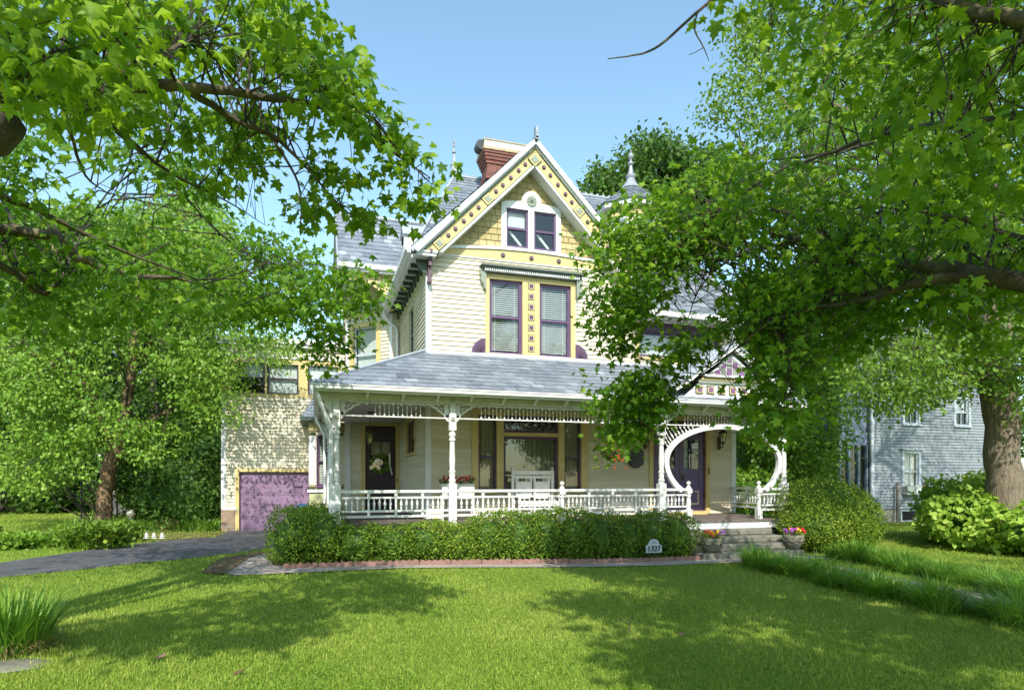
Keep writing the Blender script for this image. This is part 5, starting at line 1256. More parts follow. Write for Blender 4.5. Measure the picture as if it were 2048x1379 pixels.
HED = [(-.9, 12.9), (-.75, 11.75), (.3, 11.50), (4, 11.46), (7.85, 11.42), (7.85, 12.5), (.2, 12.5), (.2, 16.0), (-.5, 15.0)]
sheet('hedge_bed', HED, M['mulch'], .010)
# scalloped edging sections along the hedge
def edging():
    A = Vector((-.55, 11.60, 0)); B = Vector((7.75, 11.425, 0)); n = 14; L = (B-A).length/n; D = (B-A).normalized(); z = .0
    mb = MB(); F = Frame((0, 0, 0), D); pts = [(0, -.04)]
    for k in range(5):
        for i in range(7): pts.append(((k+i/6)*(L-.012)/5, .075+.028*math.sin(math.pi*i/6)))
    pts.append((L-.012, -.04)); mb.prism([F.p(u, -.022, zz) for u, zz in pts], F.N*.044)
    me = meshof(mb, 'scalloped_edging', M['terra'])
    for k in range(n):
        q = A+D*L*k; o = link('scalloped_edging', me, None, (q.x, q.y, float(gz(q.x, q.y))+.005)); o.rotation_euler = (R(RND.uniform(-2, 2)), R(RND.uniform(-.6, .6)), 0)
        tag(o, 'faded brick red scalloped edging section along the foot of the hedge', 'edging', 'scalloped edging sections along the hedge')
edging()
# ================================================================== VEGETATION
def nrmz(a): return a/np.maximum(np.linalg.norm(a, axis=1, keepdims=True), 1e-9)
_h = [(0, .0), (.17, -.07), (.42, -.10), (.26, .16), (.40, .20), (.56, .50), (.36, .46), (.19, .52), (.24, .72), (.12, .76), (0, 1.05)]
_o = _h+[(-x, y) for x, y in _h[-2:0:-1]]
T_MAPLE = (np.array([(0, .30, .05)]+[(x, y, -.30*abs(x)-.22*max(0, y-.5)**2) for x, y in _o]), np.array([(0, i+1, (i+1) % len(_o)+1) for i in range(len(_o))]))
_h2 = [(0, 0), (.40, -.06), (.26, .22), (.52, .52), (.20, .52), (0, 1.)]
_o2 = _h2+[(-x, y) for x, y in _h2[-2:0:-1]]
T_STAR = (np.array([(0, .30, .05)]+[(x, y, -.28*abs(x)-.2*max(0, y-.5)**2) for x, y in _o2]), np.array([(0, i+1, (i+1) % len(_o2)+1) for i in range(len(_o2))]))
T_LEAF = (np.array([(0, 0, 0), (.30, .30, -.07), (.26, .65, -.10), (0, 1, -.12), (-.26, .65, -.10), (-.30, .30, -.07)]), np.array([(0, 1, 5), (1, 2, 5), (2, 4, 5), (2, 3, 4)]))
T_DIA = (np.array([(0, 0, 0), (.34, .48, -.10), (0, 1, -.06), (-.34, .48, -.10)]), np.array([(0, 1, 2), (0, 2, 3)]))
T_BROAD = (np.array([(0, 0, 0), (.38, .10, -.05), (.46, .42, -.10), (.24, .78, -.12), (0, 1.02, -.16), (-.24, .78, -.12), (-.46, .42, -.10), (-.38, .10, -.05)]), np.array([(0, 1, 7), (1, 2, 7), (2, 6, 7), (2, 3, 6), (3, 5, 6), (3, 4, 5)]))
def rawmesh(name, v, tri, tint, mt, smooth=False):
    me = bpy.data.meshes.new(name); n = len(tri)
    me.vertices.add(len(v)); me.vertices.foreach_set('co', np.ascontiguousarray(v, dtype=np.float32).ravel())
    me.loops.add(n*3); me.loops.foreach_set('vertex_index', tri.astype(np.int32).ravel()); me.polygons.add(n); me.polygons.foreach_set('loop_start', np.arange(0, n*3, 3, dtype=np.int32))
    if smooth: me.polygons.foreach_set('use_smooth', np.ones(n, bool))
    at = me.attributes.new('tint', 'FLOAT', 'FACE'); at.data.foreach_set('value', np.clip(tint, 0, 1).astype(np.float32))
    me.materials.append(mt); me.update(); return me
def leafmesh(name, pos, tip, nor, size, tint, tmpl, mt, loc=(0, 0, 0)):
    T, Fc = tmpl; tip = nrmz(tip); nor = nrmz(nor-tip*(nor*tip).sum(1, keepdims=True)); sd = np.cross(tip, nor); N = len(pos); k = len(T)
    wd = rng.uniform(.85, 1.15, (N, 1, 1)); cu = rng.uniform(.3, 2.8, (N, 1, 1))
    v = pos[:, None, :]-np.array(loc)+size[:, None, None]*(sd[:, None, :]*T[None, :, 0:1]*wd+tip[:, None, :]*T[None, :, 1:2]+nor[:, None, :]*T[None, :, 2:3]*cu)
    f = (Fc[None]+np.arange(N)[:, None, None]*k).reshape(-1, 3)
    return rawmesh(name, v.reshape(-1, 3), f, np.repeat(tint, len(Fc)), mt)
def inpoly(x, y, poly):
    r = np.zeros(len(x), bool); n = len(poly)
    for i in range(n):
        (x1, y1), (x2, y2) = poly[i], poly[(i+1) % n]
        if y1 == y2: continue
        c = ((y1 > y) != (y2 > y)) & (x < (x2-x1)*(y-y1)/(y2-y1)+x1); r ^= c
    return r
def cn(p, s):
    x, y, z = p[:, 0]*s, p[:, 1]*s, p[:, 2]*s
    return (np.sin(1.7*x+.9*y+1.3)+np.sin(1.9*y-1.1*z+.4)+np.sin(2.1*z+1.2*x+2.2)+.7*np.sin(3.7*x-2.9*y+3.1*z)+.5*np.sin(5.3*y+4.7*z-6.1*x))/2.4
def region(poly, n, d0, d1, excl=(), cs=.0, thr=-.1):
    """n points whose outline from the street is poly (photo pixels) and which fill the depth d0..d1; cs, thr thin them into clumps"""
    out = []; m = 0; xs = [p[0] for p in poly]; ys = [p[1] for p in poly]
    while m < n:
        x = rng.uniform(min(xs), max(xs), n*3); y = rng.uniform(min(ys), max(ys), n*3); k = inpoly(x, y, poly)
        for e in excl: k &= ~inpoly(x, y, e)
        x, y = x[k], y[k]; d = rng.uniform(d0, d1, len(x)); a = (x-1024)/FPX
        p = np.stack([(SY+CY*a)*d, (CY-SY*a)*d, CAMZ+(HOR-y)/FPX*d], 1)
        if cs: p = p[cn(p, cs) > thr+rng.normal(0, .15, len(p))]
        if len(p) == 0: continue
        out.append(p); m += len(p)
    return np.concatenate(out)[:n]
def sprays(cen, per, spread, size, flat=.55, droop=.35, up=.8, rnd=.55, svar=.25, tb=.45, tv=.2, out_from=None):
    """leaves in loose sprays round the centres"""
    N = len(cen)*per; c = np.repeat(cen, per, 0); off = rng.normal(0, 1, (N, 3))*np.array([1, 1, flat])*spread*.6
    ax = np.repeat(nrmz(rng.normal(0, 1, (len(cen), 3))*np.array([1, 1, .35])), per, 0); off += ax*rng.uniform(-1, 1, (N, 1))*spread*.8
    pos = c+off; tip = off/spread*.8+rng.normal(0, .6, (N, 3))+np.array([0, 0, -droop*2]); nor = rng.normal(0, rnd, (N, 3))+np.array([-.1, -.3, up])
    sz = size*rng.uniform(1-svar, 1+svar, N); ct = np.repeat(rng.normal(0, tv*.6, len(cen)), per)
    return pos, tip, nor, sz, tb+ct+rng.normal(0, tv, N)
def cat(*ls): return tuple(np.concatenate([l[i] for l in ls]) for i in range(5))
def smooth(pts, k=4):
    """Catmull-Rom through (x, y, z, r)"""
    p = np.array(pts, float); q = np.vstack([2*p[0]-p[1], p, 2*p[-1]-p[-2]]); out = []
    for i in range(1, len(q)-2):
        for t in np.arange(k)/k: out.append(.5*((2*q[i])+(q[i+1]-q[i-1])*t+(2*q[i-1]-5*q[i]+4*q[i+1]-q[i+2])*t*t+(3*q[i]-q[i-1]-3*q[i+1]+q[i+2])*t**3))
    out.append(p[-1]); return np.array(out)
def limb(mb, pts, n=8, wob=.0, pix=True):
    """a tapering limb through (px, py, depth, radius) or (x, y, z, radius) points; gives back its centre line"""
    w = [tuple(P(*p[:3]))+(p[3],) if len(p) == 4 and pix else p for p in pts]; s = smooth(w); s[:, 3] = np.maximum(s[:, 3], .002)
    if wob: s[1:-1, :3] += rng.normal(0, wob, (len(s)-2, 3))*s[1:-1, 3:4]
    mb.tube([tuple(a[:3]) for a in s], list(s[:, 3]), n); return s
def twigs(mb, cen, limbs, r0=.007, r1=.002, maxl=3.0, n=4, sag=.12):
    """thin twigs from the nearest limb out to each spray"""
    L = np.concatenate(limbs); K = []
    for c in cen:
        d = np.linalg.norm(L[:, :3]-c, axis=1)+.35*np.abs(L[:, 3]*0+ (L[:, 2]-c[2] > .8)*.5); i = int(np.argmin(d))
        if d[i] > maxl: continue
        ok = np.nonzero(d < 1.3*d[i]+.12)[0]; i = int(ok[int(rng.integers(len(ok)))])
        a = L[i, :3]; l = np.linalg.norm(c-a); m1 = a*.66+c*.34+rng.normal(0, .06, 3)*l+np.array([0, 0, sag*l]); m2 = a*.3+c*.7+rng.normal(0, .06, 3)*l+np.array([0, 0, sag*l*.6])
        rr = min(r0*(.6+.5*l), max(L[i, 3]*.8, .003)); mb.tube([a, m1, m2, c], [rr, rr*.75, rr*.5, r1], n, caps=False)
    return mb
def tree(name, label, base, wood, wmat, leaves, tmpl, lmat, group=None, twig=None, cat_='tree'):
    t = thing(name, label, cat_, tuple(base), group)
    if wood is not None: part('trunk', wood, wmat, t, smooth=70)
    if twig is not None and twig.v: kind(part('twigs', twig, M['bark_dark'], t, smooth=70), 'stuff')
    link('crown', leafmesh('crown', *leaves, tmpl, lmat), t); return t
def shade(polys, n, z0, z1):
    """boughs above and behind the street side that keep the sun off these patches of lawn"""
    out = []
    for p, wgt in polys:
        xs = [q[0] for q in p]; ys = [q[1] for q in p]; k = 0
        while k < n*wgt:
            x, y = rng.uniform(min(xs), max(xs)), rng.uniform(min(ys), max(ys))
            if not inpoly(np.array([x]), np.array([y]), p)[0]: continue
            k += 1; g = G(x, y); z = rng.uniform(z0, z1); h = z/.95; c = (g[0]-.25*h, g[1]-h, g[2]+z); d = SY*c[0]+CY*c[1]
            if d > .2:
                u = 1024+FPX*(CY*c[0]-SY*c[1])/d; v = HOR-FPX*(c[2]-CAMZ)/d
                if -90 < u < 2140 and v > -110: continue
            out.append(c)
    return np.array(out)
# ------------------------------------------------------------------ left foreground maple
def left_maple():
    wd = MB(); base = (-4.6, 3.6, float(gz(-4.6, 3.6))-.05); L = []
    L.append(limb(wd, [(-4.6, 3.6, -.1, .42), (-4.6, 3.6, .25, .30), (-4.55, 3.62, 1.5, .26), (-4.5, 3.7, 3.0, .24), (-4.4, 3.8, 4.6, .2), (-4.1, 4.2, 6.5, .15), (-3.8, 5.0, 9, .08), (-3.6, 5.8, 11, .03)], 12, pix=False))
    W = lambda px, py, d, r: tuple(P(px, py, d))+(r,)
    def lw(start, pts): L.append(limb(wd, [start]+[W(*p) for p in pts], 7, .25, pix=False)); return L[-1]
    lw((-4.5, 3.7, 3.0, .13), [(-120, 290, 3.3, .09), (0, 200, 3.5, .072), (60, 166, 3.6, .066), (125, 172, 3.7, .058), (190, 192, 3.8, .05), (300, 174, 4.0, .042), (400, 178, 4.2, .034), (520, 193, 4.4, .026), (640, 215, 4.5, .019), (730, 260, 4.6, .014), (800, 315, 4.6, .009), (860, 355, 4.6, .004)])
    lw(W(190, 190, 3.8, .045), [(260, 140, 4.0, .034), (330, 112, 4.2, .026), (385, 72, 4.3, .012)])
    lw(W(250, 180, 3.9, .03), [(205, 90, 4.0, .022), (150, 35, 4.0, .014), (120, -20, 4.0, .01)])
    lw(W(370, 178, 4.15, .028), [(470, 240, 4.5, .02), (540, 270, 4.6, .016), (610, 332, 4.7, .011), (680, 412, 4.7, .007), (742, 455, 4.8, .003)])
    lw(W(540, 270, 4.6, .013), [(590, 350, 4.7, .009), (602, 405, 4.7, .007), (600, 470, 4.75, .003)])
    lw((-4.5, 3.75, 3.2, .08), [(0, 112, 3.9, .04), (90, 142, 4.1, .032), (118, 182, 4.2, .024), (220, 250, 4.8, .02), (340, 345, 5.5, .014), (450, 400, 6.0, .008), (530, 450, 6.3, .003)])
    lw(W(118, 190, 4.2, .02), [(140, 262, 4.7, .015), (170, 350, 5.2, .01), (220, 390, 5.5, .004)])
    lw((-4.5, 3.8, 2.6, .13), [(-300, 440, 4.6, .10), (0, 458, 6.0, .055), (110, 470, 6.2, .05), (155, 515, 6.3, .044), (260, 552, 6.5, .032), (375, 560, 6.8, .016), (480, 610, 7.1, .006)])
    lw((-4.5, 3.8, 2.8, .09), [(-200, 350, 4.6, .06), (0, 392, 5.6, .034), (100, 432, 5.9, .026), (240, 500, 6.4, .016), (400, 560, 7, .006)])
    lw((-4.5, 3.8, 2.3, .09), [(-300, 480, 4.8, .07), (0, 530, 6.0, .040), (80, 585, 6.4, .028), (120, 560, 6.6, .016), (160, 470, 6.8, .006)])
    lw((-4.3, 4.0, 5.4, .10), [(0, 60, 5.2, .05), (200, 230, 6.5, .035), (330, 350, 7.8, .022), (480, 500, 9, .012), (620, 560, 9.8, .005)])
    lw((-4.1, 4.2, 6.5, .10), [(60, -150, 6.5, .05), (250, 150, 8.5, .03), (400, 420, 10.5, .012)])
    near = np.concatenate([
        region([(-80, -60), (350, -40), (340, 120), (200, 165), (-80, 150)], 46, 2.7, 3.8),
        region([(-80, 60), (120, 60), (210, 140), (230, 260), (-60, 170)], 26, 3.0, 4.2)])
    mid = np.concatenate([
        region([(150, -80), (610, -60), (625, 50), (745, 190), (750, 270), (700, 240), (600, 200), (540, 150), (380, 110), (200, 130)], 105, 3.8, 5.4, cs=1.6, thr=-.4),
        region([(400, 215), (520, 225), (570, 255), (560, 325), (490, 330), (420, 290)], 26, 5.0, 6.6, cs=1.5, thr=-.3), region([(180, 190), (330, 200), (400, 250), (300, 260)], 12, 4.4, 5.6)])
    tips = np.concatenate([
        region([(720, 200), (750, 210), (785, 260), (870, 330), (850, 350), (760, 300)], 15, 4.5, 4.8), region([(800, 365), (870, 370), (885, 400), (840, 425)], 7, 4.55, 4.8),
        region([(620, 310), (720, 330), (730, 370), (650, 365)], 9, 4.6, 4.9), region([(685, 400), (770, 410), (770, 460), (700, 455)], 9, 4.6, 4.9), region([(580, 400), (640, 405), (640, 435), (590, 435)], 6, 4.6, 4.9), region([(445, 350), (475, 350), (470, 375), (450, 375)], 2, 4.8, 5)])
    far = np.concatenate([
        region([(-60, 200), (200, 250), (400, 330), (430, 360), (330, 390), (150, 380), (-60, 400)], 48, 5.0, 7.5, cs=1.2, thr=.05),
        region([(-60, 410), (140, 410), (330, 450), (450, 520), (470, 560), (470, 630), (330, 620), (150, 660), (-60, 660)], 195, 6.0, 9.5, cs=1.1, thr=-.3),
        region([(480, 455), (560, 460), (630, 510), (670, 550), (670, 590), (640, 640), (560, 640), (510, 560)], 80, 8.0, 10.5, cs=1.5, thr=-.25),
        region([(690, 535), (740, 545), (742, 600), (705, 640), (680, 600)], 16, 8.4, 9.0), region([(622, 640), (672, 650), (680, 700), (650, 735), (618, 700)], 20, 9, 9.6),
        region([(470, 560), (600, 600), (600, 650), (470, 640)], 30, 8, 9.5),
        region([(-50, -300), (500, -300), (480, 50), (300, 300), (-50, 300)], 110, 8, 12)])
    top = rng.normal(0, 1, (80, 3))*np.array([1.3, 2.0, 1.4])+np.array([-4.8, 7.0, 9.0])
    lo = shade([([(195, 1275), (280, 1250), (370, 1265), (350, 1295), (290, 1305), (215, 1290)], 1.3), ([(205, 1245), (330, 1235), (400, 1225), (380, 1250), (260, 1255)], .8), ([(415, 1270), (490, 1262), (470, 1290), (425, 1298)], .6), ([(505, 1275), (585, 1265), (580, 1285), (520, 1282)], .4), ([(400, 1190), (470, 1180), (500, 1230), (430, 1235)], .5), ([(500, 1215), (640, 1205), (660, 1225), (560, 1240)], .8), ([(640, 1180), (760, 1175), (880, 1205), (830, 1220), (720, 1215)], 1.2)], 13, 4.8, 6.6)
    lv = cat(sprays(near, 12, .20, .076, tb=.78, svar=.4, tv=.3, rnd=.7), sprays(mid, 15, .18, .078, tb=.52, svar=.4, tv=.28, rnd=.7), sprays(tips, 9, .15, .080, tb=.5, svar=.4, tv=.28, rnd=.7))
    t = thing('left_maple', 'foreground maple reaching in from the left with bright backlit leaves', 'tree', base)
    part('trunk', wd, M['bark_maple'], t, smooth=70)
    kind(part('twigs', twigs(MB(), np.concatenate([near, mid, tips, far[::2]]), L), M['bark_dark'], t, smooth=70), 'stuff')
    link('crown', leafmesh('crown', *lv, T_MAPLE, M['leaf_maple']), t)
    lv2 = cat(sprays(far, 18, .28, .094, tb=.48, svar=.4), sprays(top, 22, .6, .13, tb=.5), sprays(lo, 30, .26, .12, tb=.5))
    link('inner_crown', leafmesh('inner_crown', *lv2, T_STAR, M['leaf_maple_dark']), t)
left_maple()
# ------------------------------------------------------------------ right foreground maple
def right_maple():
    wd = MB(); base = (8.0, 1.6, -.05); L = []; W = lambda px, py, d, r: tuple(P(px, py, d))+(r,)
    L.append(limb(wd, [(8.0, 1.6, -.1, .5), (8.0, 1.6, .3, .36), (7.95, 1.7, 1.6, .30), (7.9, 1.8, 3.2, .27), (7.7, 1.9, 5.0, .2), (7.2, 1.8, 7.5, .12), (6.8, 1.6, 10, .04)], 12, pix=False))
    def lw(start, pts): L.append(limb(wd, [start]+[W(*p) for p in pts], 8, .22, pix=False)); return L[-1]
    lw((7.9, 1.8, 3.0, .17), [(2250, 575, 5.0, .11), (2048, 562, 5.5, .088), (1990, 552, 5.6, .082), (1930, 543, 5.8, .072), (1810, 525, 6.2, .05), (1700, 505, 6.7, .04), (1600, 480, 7.2, .03), (1530, 458, 7.6, .022), (1440, 436, 8.0, .010)])
    lw(W(1950, 545, 5.75, .06), [(1830, 568, 6.0, .040), (1720, 602, 6.4, .030), (1640, 615, 6.8, .022), (1540, 645, 7.3, .016), (1470, 700, 7.8, .011), (1400, 748, 8.2, .008), (1335, 812, 8.5, .006), (1280, 860, 8.7, .003)])
    lw((7.7, 1.9, 4.9, .12), [(2200, 80, 3.6, .07), (2048, 48, 3.65, .045), (1960, 28, 3.7, .038), (1880, 0, 3.8, .03), (1790, -40, 4.0, .02)])
    lw((7.9, 1.8, 3.8, .12), [(2200, 240, 4.8, .06), (2048, 232, 5.2, .045), (1950, 245, 5.4, .038), (1830, 255, 5.8, .03), (1740, 275, 6.2, .024), (1650, 310, 6.8, .018), (1560, 340, 7.3, .011), (1470, 398, 8.0, .004)])
    lw(W(1600, 480, 7.2, .02), [(1520, 498, 7.6, .016), (1450, 525, 8.0, .012), (1400, 575, 8.3, .009), (1375, 640, 8.5, .006), (1350, 700, 8.6, .003)])
    lw(W(1440, 436, 8.0, .01), [(1390, 470, 8.3, .008), (1350, 540, 8.5, .006), (1290, 610, 8.7, .003)])
    lw(W(1700, 505, 6.7, .025), [(1660, 470, 6.9, .016), (1600, 430, 7.2, .01), (1540, 420, 7.5, .004)])
    lw((7.9, 1.8, 3.0, .1), [(2200, 470, 5.2, .05), (2048, 475, 5.8, .035), (1930, 440, 6.0, .022), (1820, 420, 6.3, .012), (1740, 430, 6.6, .004)])
    lw(W(1540, 645, 7.3, .012), [(1580, 720, 7.4, .009), (1570, 800, 7.4, .006), (1555, 870, 7.4, .003)])
    LB = len(L); lw((7.6, 1.9, 5.4, .06), [(1800, -260, 4.0, .03), (1560, -120, 4.0, .016), (1425, 0, 4.0, .010), (1385, 32, 4.0, .009), (1330, 82, 4.0, .008), (1285, 107, 4.0, .006), (1215, 118, 4.0, .003)])
    lw(W(1396, 22, 4.0, .006), [(1389, 58, 4.0, .005), (1405, 90, 4.0, .004), (1418, 122, 4.0, .002)])
    lw(W(1408, 95, 4.0, .003), [(1392, 104, 4.0, .0025), (1378, 110, 4.0, .002)])
    lw((7.2, 1.8, 7.5, .08), [(1700, -700, 4.0, .04), (1400, -900, 5.0, .01)]); lw((7.2, 1.8, 7.4, .08), [(2400, -900, 5.0, .04), (2200, -500, 8, .02)])
    near = region([(1500, -80), (2120, -80), (2120, 430), (1880, 400), (1760, 280), (1620, 200), (1530, 100)], 125, 3.6, 5.6, cs=1.3, thr=-.1)
    near2 = region([(1690, 330), (2120, 380), (2120, 700), (1880, 700), (1780, 560), (1640, 560)], 66, 4.8, 6.8, cs=1.2, thr=.05)
    holes = [[(1335, 555), (1450, 510), (1460, 650), (1360, 665)], [(1262, 640), (1345, 635), (1340, 730), (1262, 730)], [(1400, 680), (1525, 670), (1520, 770), (1480, 820), (1335, 820), (1335, 770)], [(1330, 830), (1500, 830), (1490, 1000), (1330, 1000)]]
    mid = np.concatenate([
        region([(1380, 300), (1480, 290), (1640, 180), (1860, 300), (2080, 420), (2080, 560), (1940, 600), (1700, 640), (1560, 600), (1470, 470), (1400, 400)], 225, 6.0, 8.8, holes, cs=1.2, thr=.1),
        region([(1560, 560), (1760, 560), (1800, 620), (1740, 680), (1660, 730), (1620, 800), (1590, 850), (1540, 850), (1520, 760), (1530, 650)], 75, 6.2, 8.6, holes, cs=1.2, thr=.0)])
    hang = np.concatenate([
        region([(1240, 400), (1330, 375), (1470, 330), (1500, 480), (1440, 560), (1350, 600), (1290, 640), (1215, 640), (1172, 570), (1195, 470)], 230, 7.8, 9.4, holes, cs=1.6, thr=-.35),
        region([(1195, 590), (1300, 590), (1290, 650), (1250, 710), (1215, 705), (1190, 660)], 40, 8.3, 9.0),
        region([(1440, 540), (1580, 560), (1600, 860), (1550, 900), (1500, 850), (1480, 800), (1460, 720), (1380, 660), (1440, 640)], 130, 7.4, 9.0, holes, cs=1.6, thr=-.3),
        region([(1330, 690), (1440, 650), (1430, 740), (1370, 790), (1330, 830), (1290, 850), (1240, 892), (1212, 880), (1192, 820), (1210, 760), (1290, 745)], 105, 8.0, 9.0, holes, cs=2.2, thr=-.25)])
    ov = np.concatenate([shade([([(1100, 1195), (1200, 1185), (1400, 1200), (1480, 1260), (1300, 1240), (1180, 1215)], 1.3), ([(1210, 1305), (1330, 1285), (1600, 1300), (1640, 1379), (1400, 1379), (1300, 1330)], 1.6), ([(1130, 1130), (1480, 1130), (1480, 1180), (1240, 1165)], 1.0), ([(1480, 1180), (1700, 1210), (1720, 1290), (1560, 1290)], 1.1), ([(1760, 1230), (2048, 1270), (2048, 1330), (1800, 1310)], 1.2), ([(1700, 1320), (1960, 1340), (1960, 1379), (1700, 1379)], .8)], 62, 5.6, 8.0), rng.normal(0, 1, (420, 3))*np.array([2.6, 2.4, .9])+np.array([7.4, -.4, 7.4])])
    ov = ov[cn(ov, .8) > -.05+.25*(np.arange(len(ov)) > len(ov)-421)]
    dd = SY*ov[:, 0]+CY*ov[:, 1]; u = 1024+FPX*(CY*ov[:, 0]-SY*ov[:, 1])/np.maximum(dd, .2); y = HOR-FPX*(ov[:, 2]-CAMZ)/np.maximum(dd, .2); ov = ov[(y < -120) | (dd < .2) | (u > 2150)]; ov = ov[(ov[:, 0] > 1.2)]
    t = thing('right_maple', 'foreground maple reaching in from the right with long lichen flecked limbs', 'tree', base)
    part('trunk', wd, M['bark_maple'], t, smooth=70)
    kind(part('twigs', twigs(MB(), np.concatenate([near, near2, mid, hang]), L[:LB]+L[LB+3:]), M['bark_dark'], t, smooth=70), 'stuff')
    lv = cat(sprays(near, 17, .24, .080, tb=.62, svar=.4, tv=.3, rnd=.7), sprays(near2, 17, .26, .080, tb=.52, svar=.4, tv=.3, rnd=.7))
    link('crown', leafmesh('crown', *lv, T_MAPLE, M['leaf_maple']), t)
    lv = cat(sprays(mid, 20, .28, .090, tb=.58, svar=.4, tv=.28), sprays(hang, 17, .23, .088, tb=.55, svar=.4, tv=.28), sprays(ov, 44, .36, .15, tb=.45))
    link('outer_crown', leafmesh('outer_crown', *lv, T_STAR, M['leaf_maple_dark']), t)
right_maple()
# ------------------------------------------------------------------ tan barked tree by the drive
def birch():
    g = G(205, 1062); D = g[0]*SY+g[1]*CY; wd = MB(); L = []; W = lambda px, py, dd, r: tuple(P(px, py, D+dd))+(r,)
    def lw(*pts): L.append(limb(wd, [W(*p) for p in pts], 9, .12, pix=False))
    lw((205, 1075, 0, .38), (206, 1050, 0, .275), (210, 1000, 0, .24), (222, 930, 0, .225), (238, 880, 0, .22), (252, 820, .1, .17), (262, 740, .2, .14), (272, 620, .4, .10), (290, 480, .6, .06), (300, 390, .6, .02))
    lw((236, 885, 0, .18), (212, 860, -.2, .16), (180, 790, -.5, .13), (150, 730, -.8, .11), (140, 650, -1, .09), (120, 540, -1, .06), (90, 430, -1, .02))
    lw((262, 745, .2, .09), (320, 660, .6, .06), (380, 560, 1, .03)); lw((180, 790, -.5, .08), (110, 730, -1, .05), (30, 690, -1.4, .02)); lw((270, 640, .4, .07), (330, 560, .2, .04), (400, 500, -.4, .02))
    lw((238, 880, .2, .08), (320, 830, .6, .05), (400, 800, .5, .02))
    body = [(-60, 480), (60, 430), (180, 405), (330, 395), (420, 400), (470, 480), (490, 600), (500, 680), (460, 760), (430, 850), (330, 900), (290, 940), (235, 870), (200, 900), (160, 960), (60, 985), (-60, 975)]
    c = region(body, 2300, D-2.8, D+2.8, cs=.9, thr=.12)
    c2 = region([(440, 560), (560, 640), (600, 700), (520, 760), (480, 850), (440, 850)], 130, D-3.5, D-.5, cs=1.1, thr=-.1)
    tree('tan_barked_tree', 'leafy tree with peeling tan bark and a forked trunk beside the driveway', g, wd, M['bark_birch'], cat(sprays(c, 24, .30, .125, flat=.6, droop=.5, tb=.5, tv=.25, rnd=.6), sprays(c2, 22, .34, .10, flat=.6, droop=.5, tb=.5)), T_DIA, M['leaf_birch'], twig=twigs(MB(), c[::6], L, .012, .004, 4.))
birch()
# ------------------------------------------------------------------ big oak on the right
def oak():
    D = 15.0; b = P(1995, 1085, D); wd = MB(); L = []; base = (b[0], b[1], 0.); W = lambda px, py, dd, r: tuple(P(px, py, D+dd))+(r,)
    def lw(*pts): L.append(limb(wd, [W(*p) for p in pts], 12, .06, pix=False))
    lw((2010, 1110, 0, .60), (2010, 1060, 0, .43), (2010, 990, 0, .385), (2007, 900, 0, .36), (1999, 800, 0, .355), (1987, 700, .2, .38), (1990, 560, .3, .34), (1980, 350, .4, .24), (1970, 100, .5, .15), (1960, -150, .5, .08))
    for k, (py, ex, ey, dd) in enumerate(((760, 1760, 700, -1), (700, 1700, 640, 1), (650, 1820, 540, -2), (560, 1640, 430, 1), (480, 1720, 300, -1.5), (380, 1600, 180, .5), (300, 1780, 80, -2), (740, 2200, 700, -1), (600, 2250, 520, .5), (420, 2240, 250, 1))):
        sx = 1990; lw((sx, py, .2, .16), ((sx*2+ex)/3, (py*2+ey)/3+12, dd*.4, .10), ((sx+2*ex)/3, (py+2*ey)/3-8, dd*.8, .06), (ex, ey, dd, .02))
    c = np.concatenate([
        region([(1690, 730), (1760, 680), (1900, 660), (2120, 640), (2120, 850), (2060, 850), (2040, 800), (1960, 780), (1880, 800), (1800, 830), (1720, 820)], 330, D-3, D+1.2, cs=.9, thr=-.35),
        region([(1620, 430), (1640, 300), (1680, 120), (1740, 0), (1800, -120), (2160, -150), (2160, 700), (1900, 680), (1760, 700), (1680, 620)], 900, D-2.5, D+3.5, cs=.8, thr=.2), region([(2100, -150), (2900, -150), (2900, 600), (2100, 700)], 560, D-3, D+4, cs=.6, thr=-.1)])
    tree('big_oak', 'big oak with a thick furrowed trunk in front of the blue grey house', base, wd, M['bark_oak'], sprays(c, 30, .42, .105, flat=.45, droop=.3, tb=.5, tv=.22, rnd=.7), T_DIA, M['leaf_oak'], twig=twigs(MB(), c[::3], L, .014, .004, 5.))
    D2 = 24.; b = P(1760, 1000, D2); wd = MB(); L.clear(); D = D2
    W2 = lambda px, py, dd, r: tuple(P(px, py, D2+dd))+(r,)
    for pts in ([(1610, 1035, 0, .5), (1612, 900, 0, .38), (1625, 600, 0, .3), (1650, 300, 0, .2), (1650, 50, 0, .1), (1640, -150, 0, .04)], [(1630, 560, 0, .16), (1570, 420, 0, .1), (1480, 280, 0, .04)], [(1645, 400, 0, .14), (1580, 220, -1, .08), (1470, 110, -1, .03)], [(1670, 300, 0, .12), (1760, 150, 1, .07), (1850, 0, 1, .03)]): L.append(limb(wd, [W2(*p) for p in pts], 9, .1, pix=False))
    c = region([(1385, 225), (1420, 195), (1430, 170), (1480, 100), (1450, 70), (1440, 30), (1500, 10), (1530, -140), (1640, -230), (1900, -200), (1960, 100), (1900, 420), (1700, 560), (1560, 480), (1490, 330), (1420, 270)], 900, D2-3, D2+3, cs=.75, thr=.1)
    b0 = P(1610, 955+FPX*CAMZ/D2, D2)
    tree('tall_oak', 'tall pale green oak towering above the right end of the house', (b0[0], b0[1], 0), wd, M['bark_oak'], sprays(c, 30, .55, .16, flat=.5, droop=.2, tb=.6, tv=.2, rnd=.7), T_DIA, M['leaf_oak'], twig=twigs(MB(), c[::8], L, .018, .006, 5.))
oak()
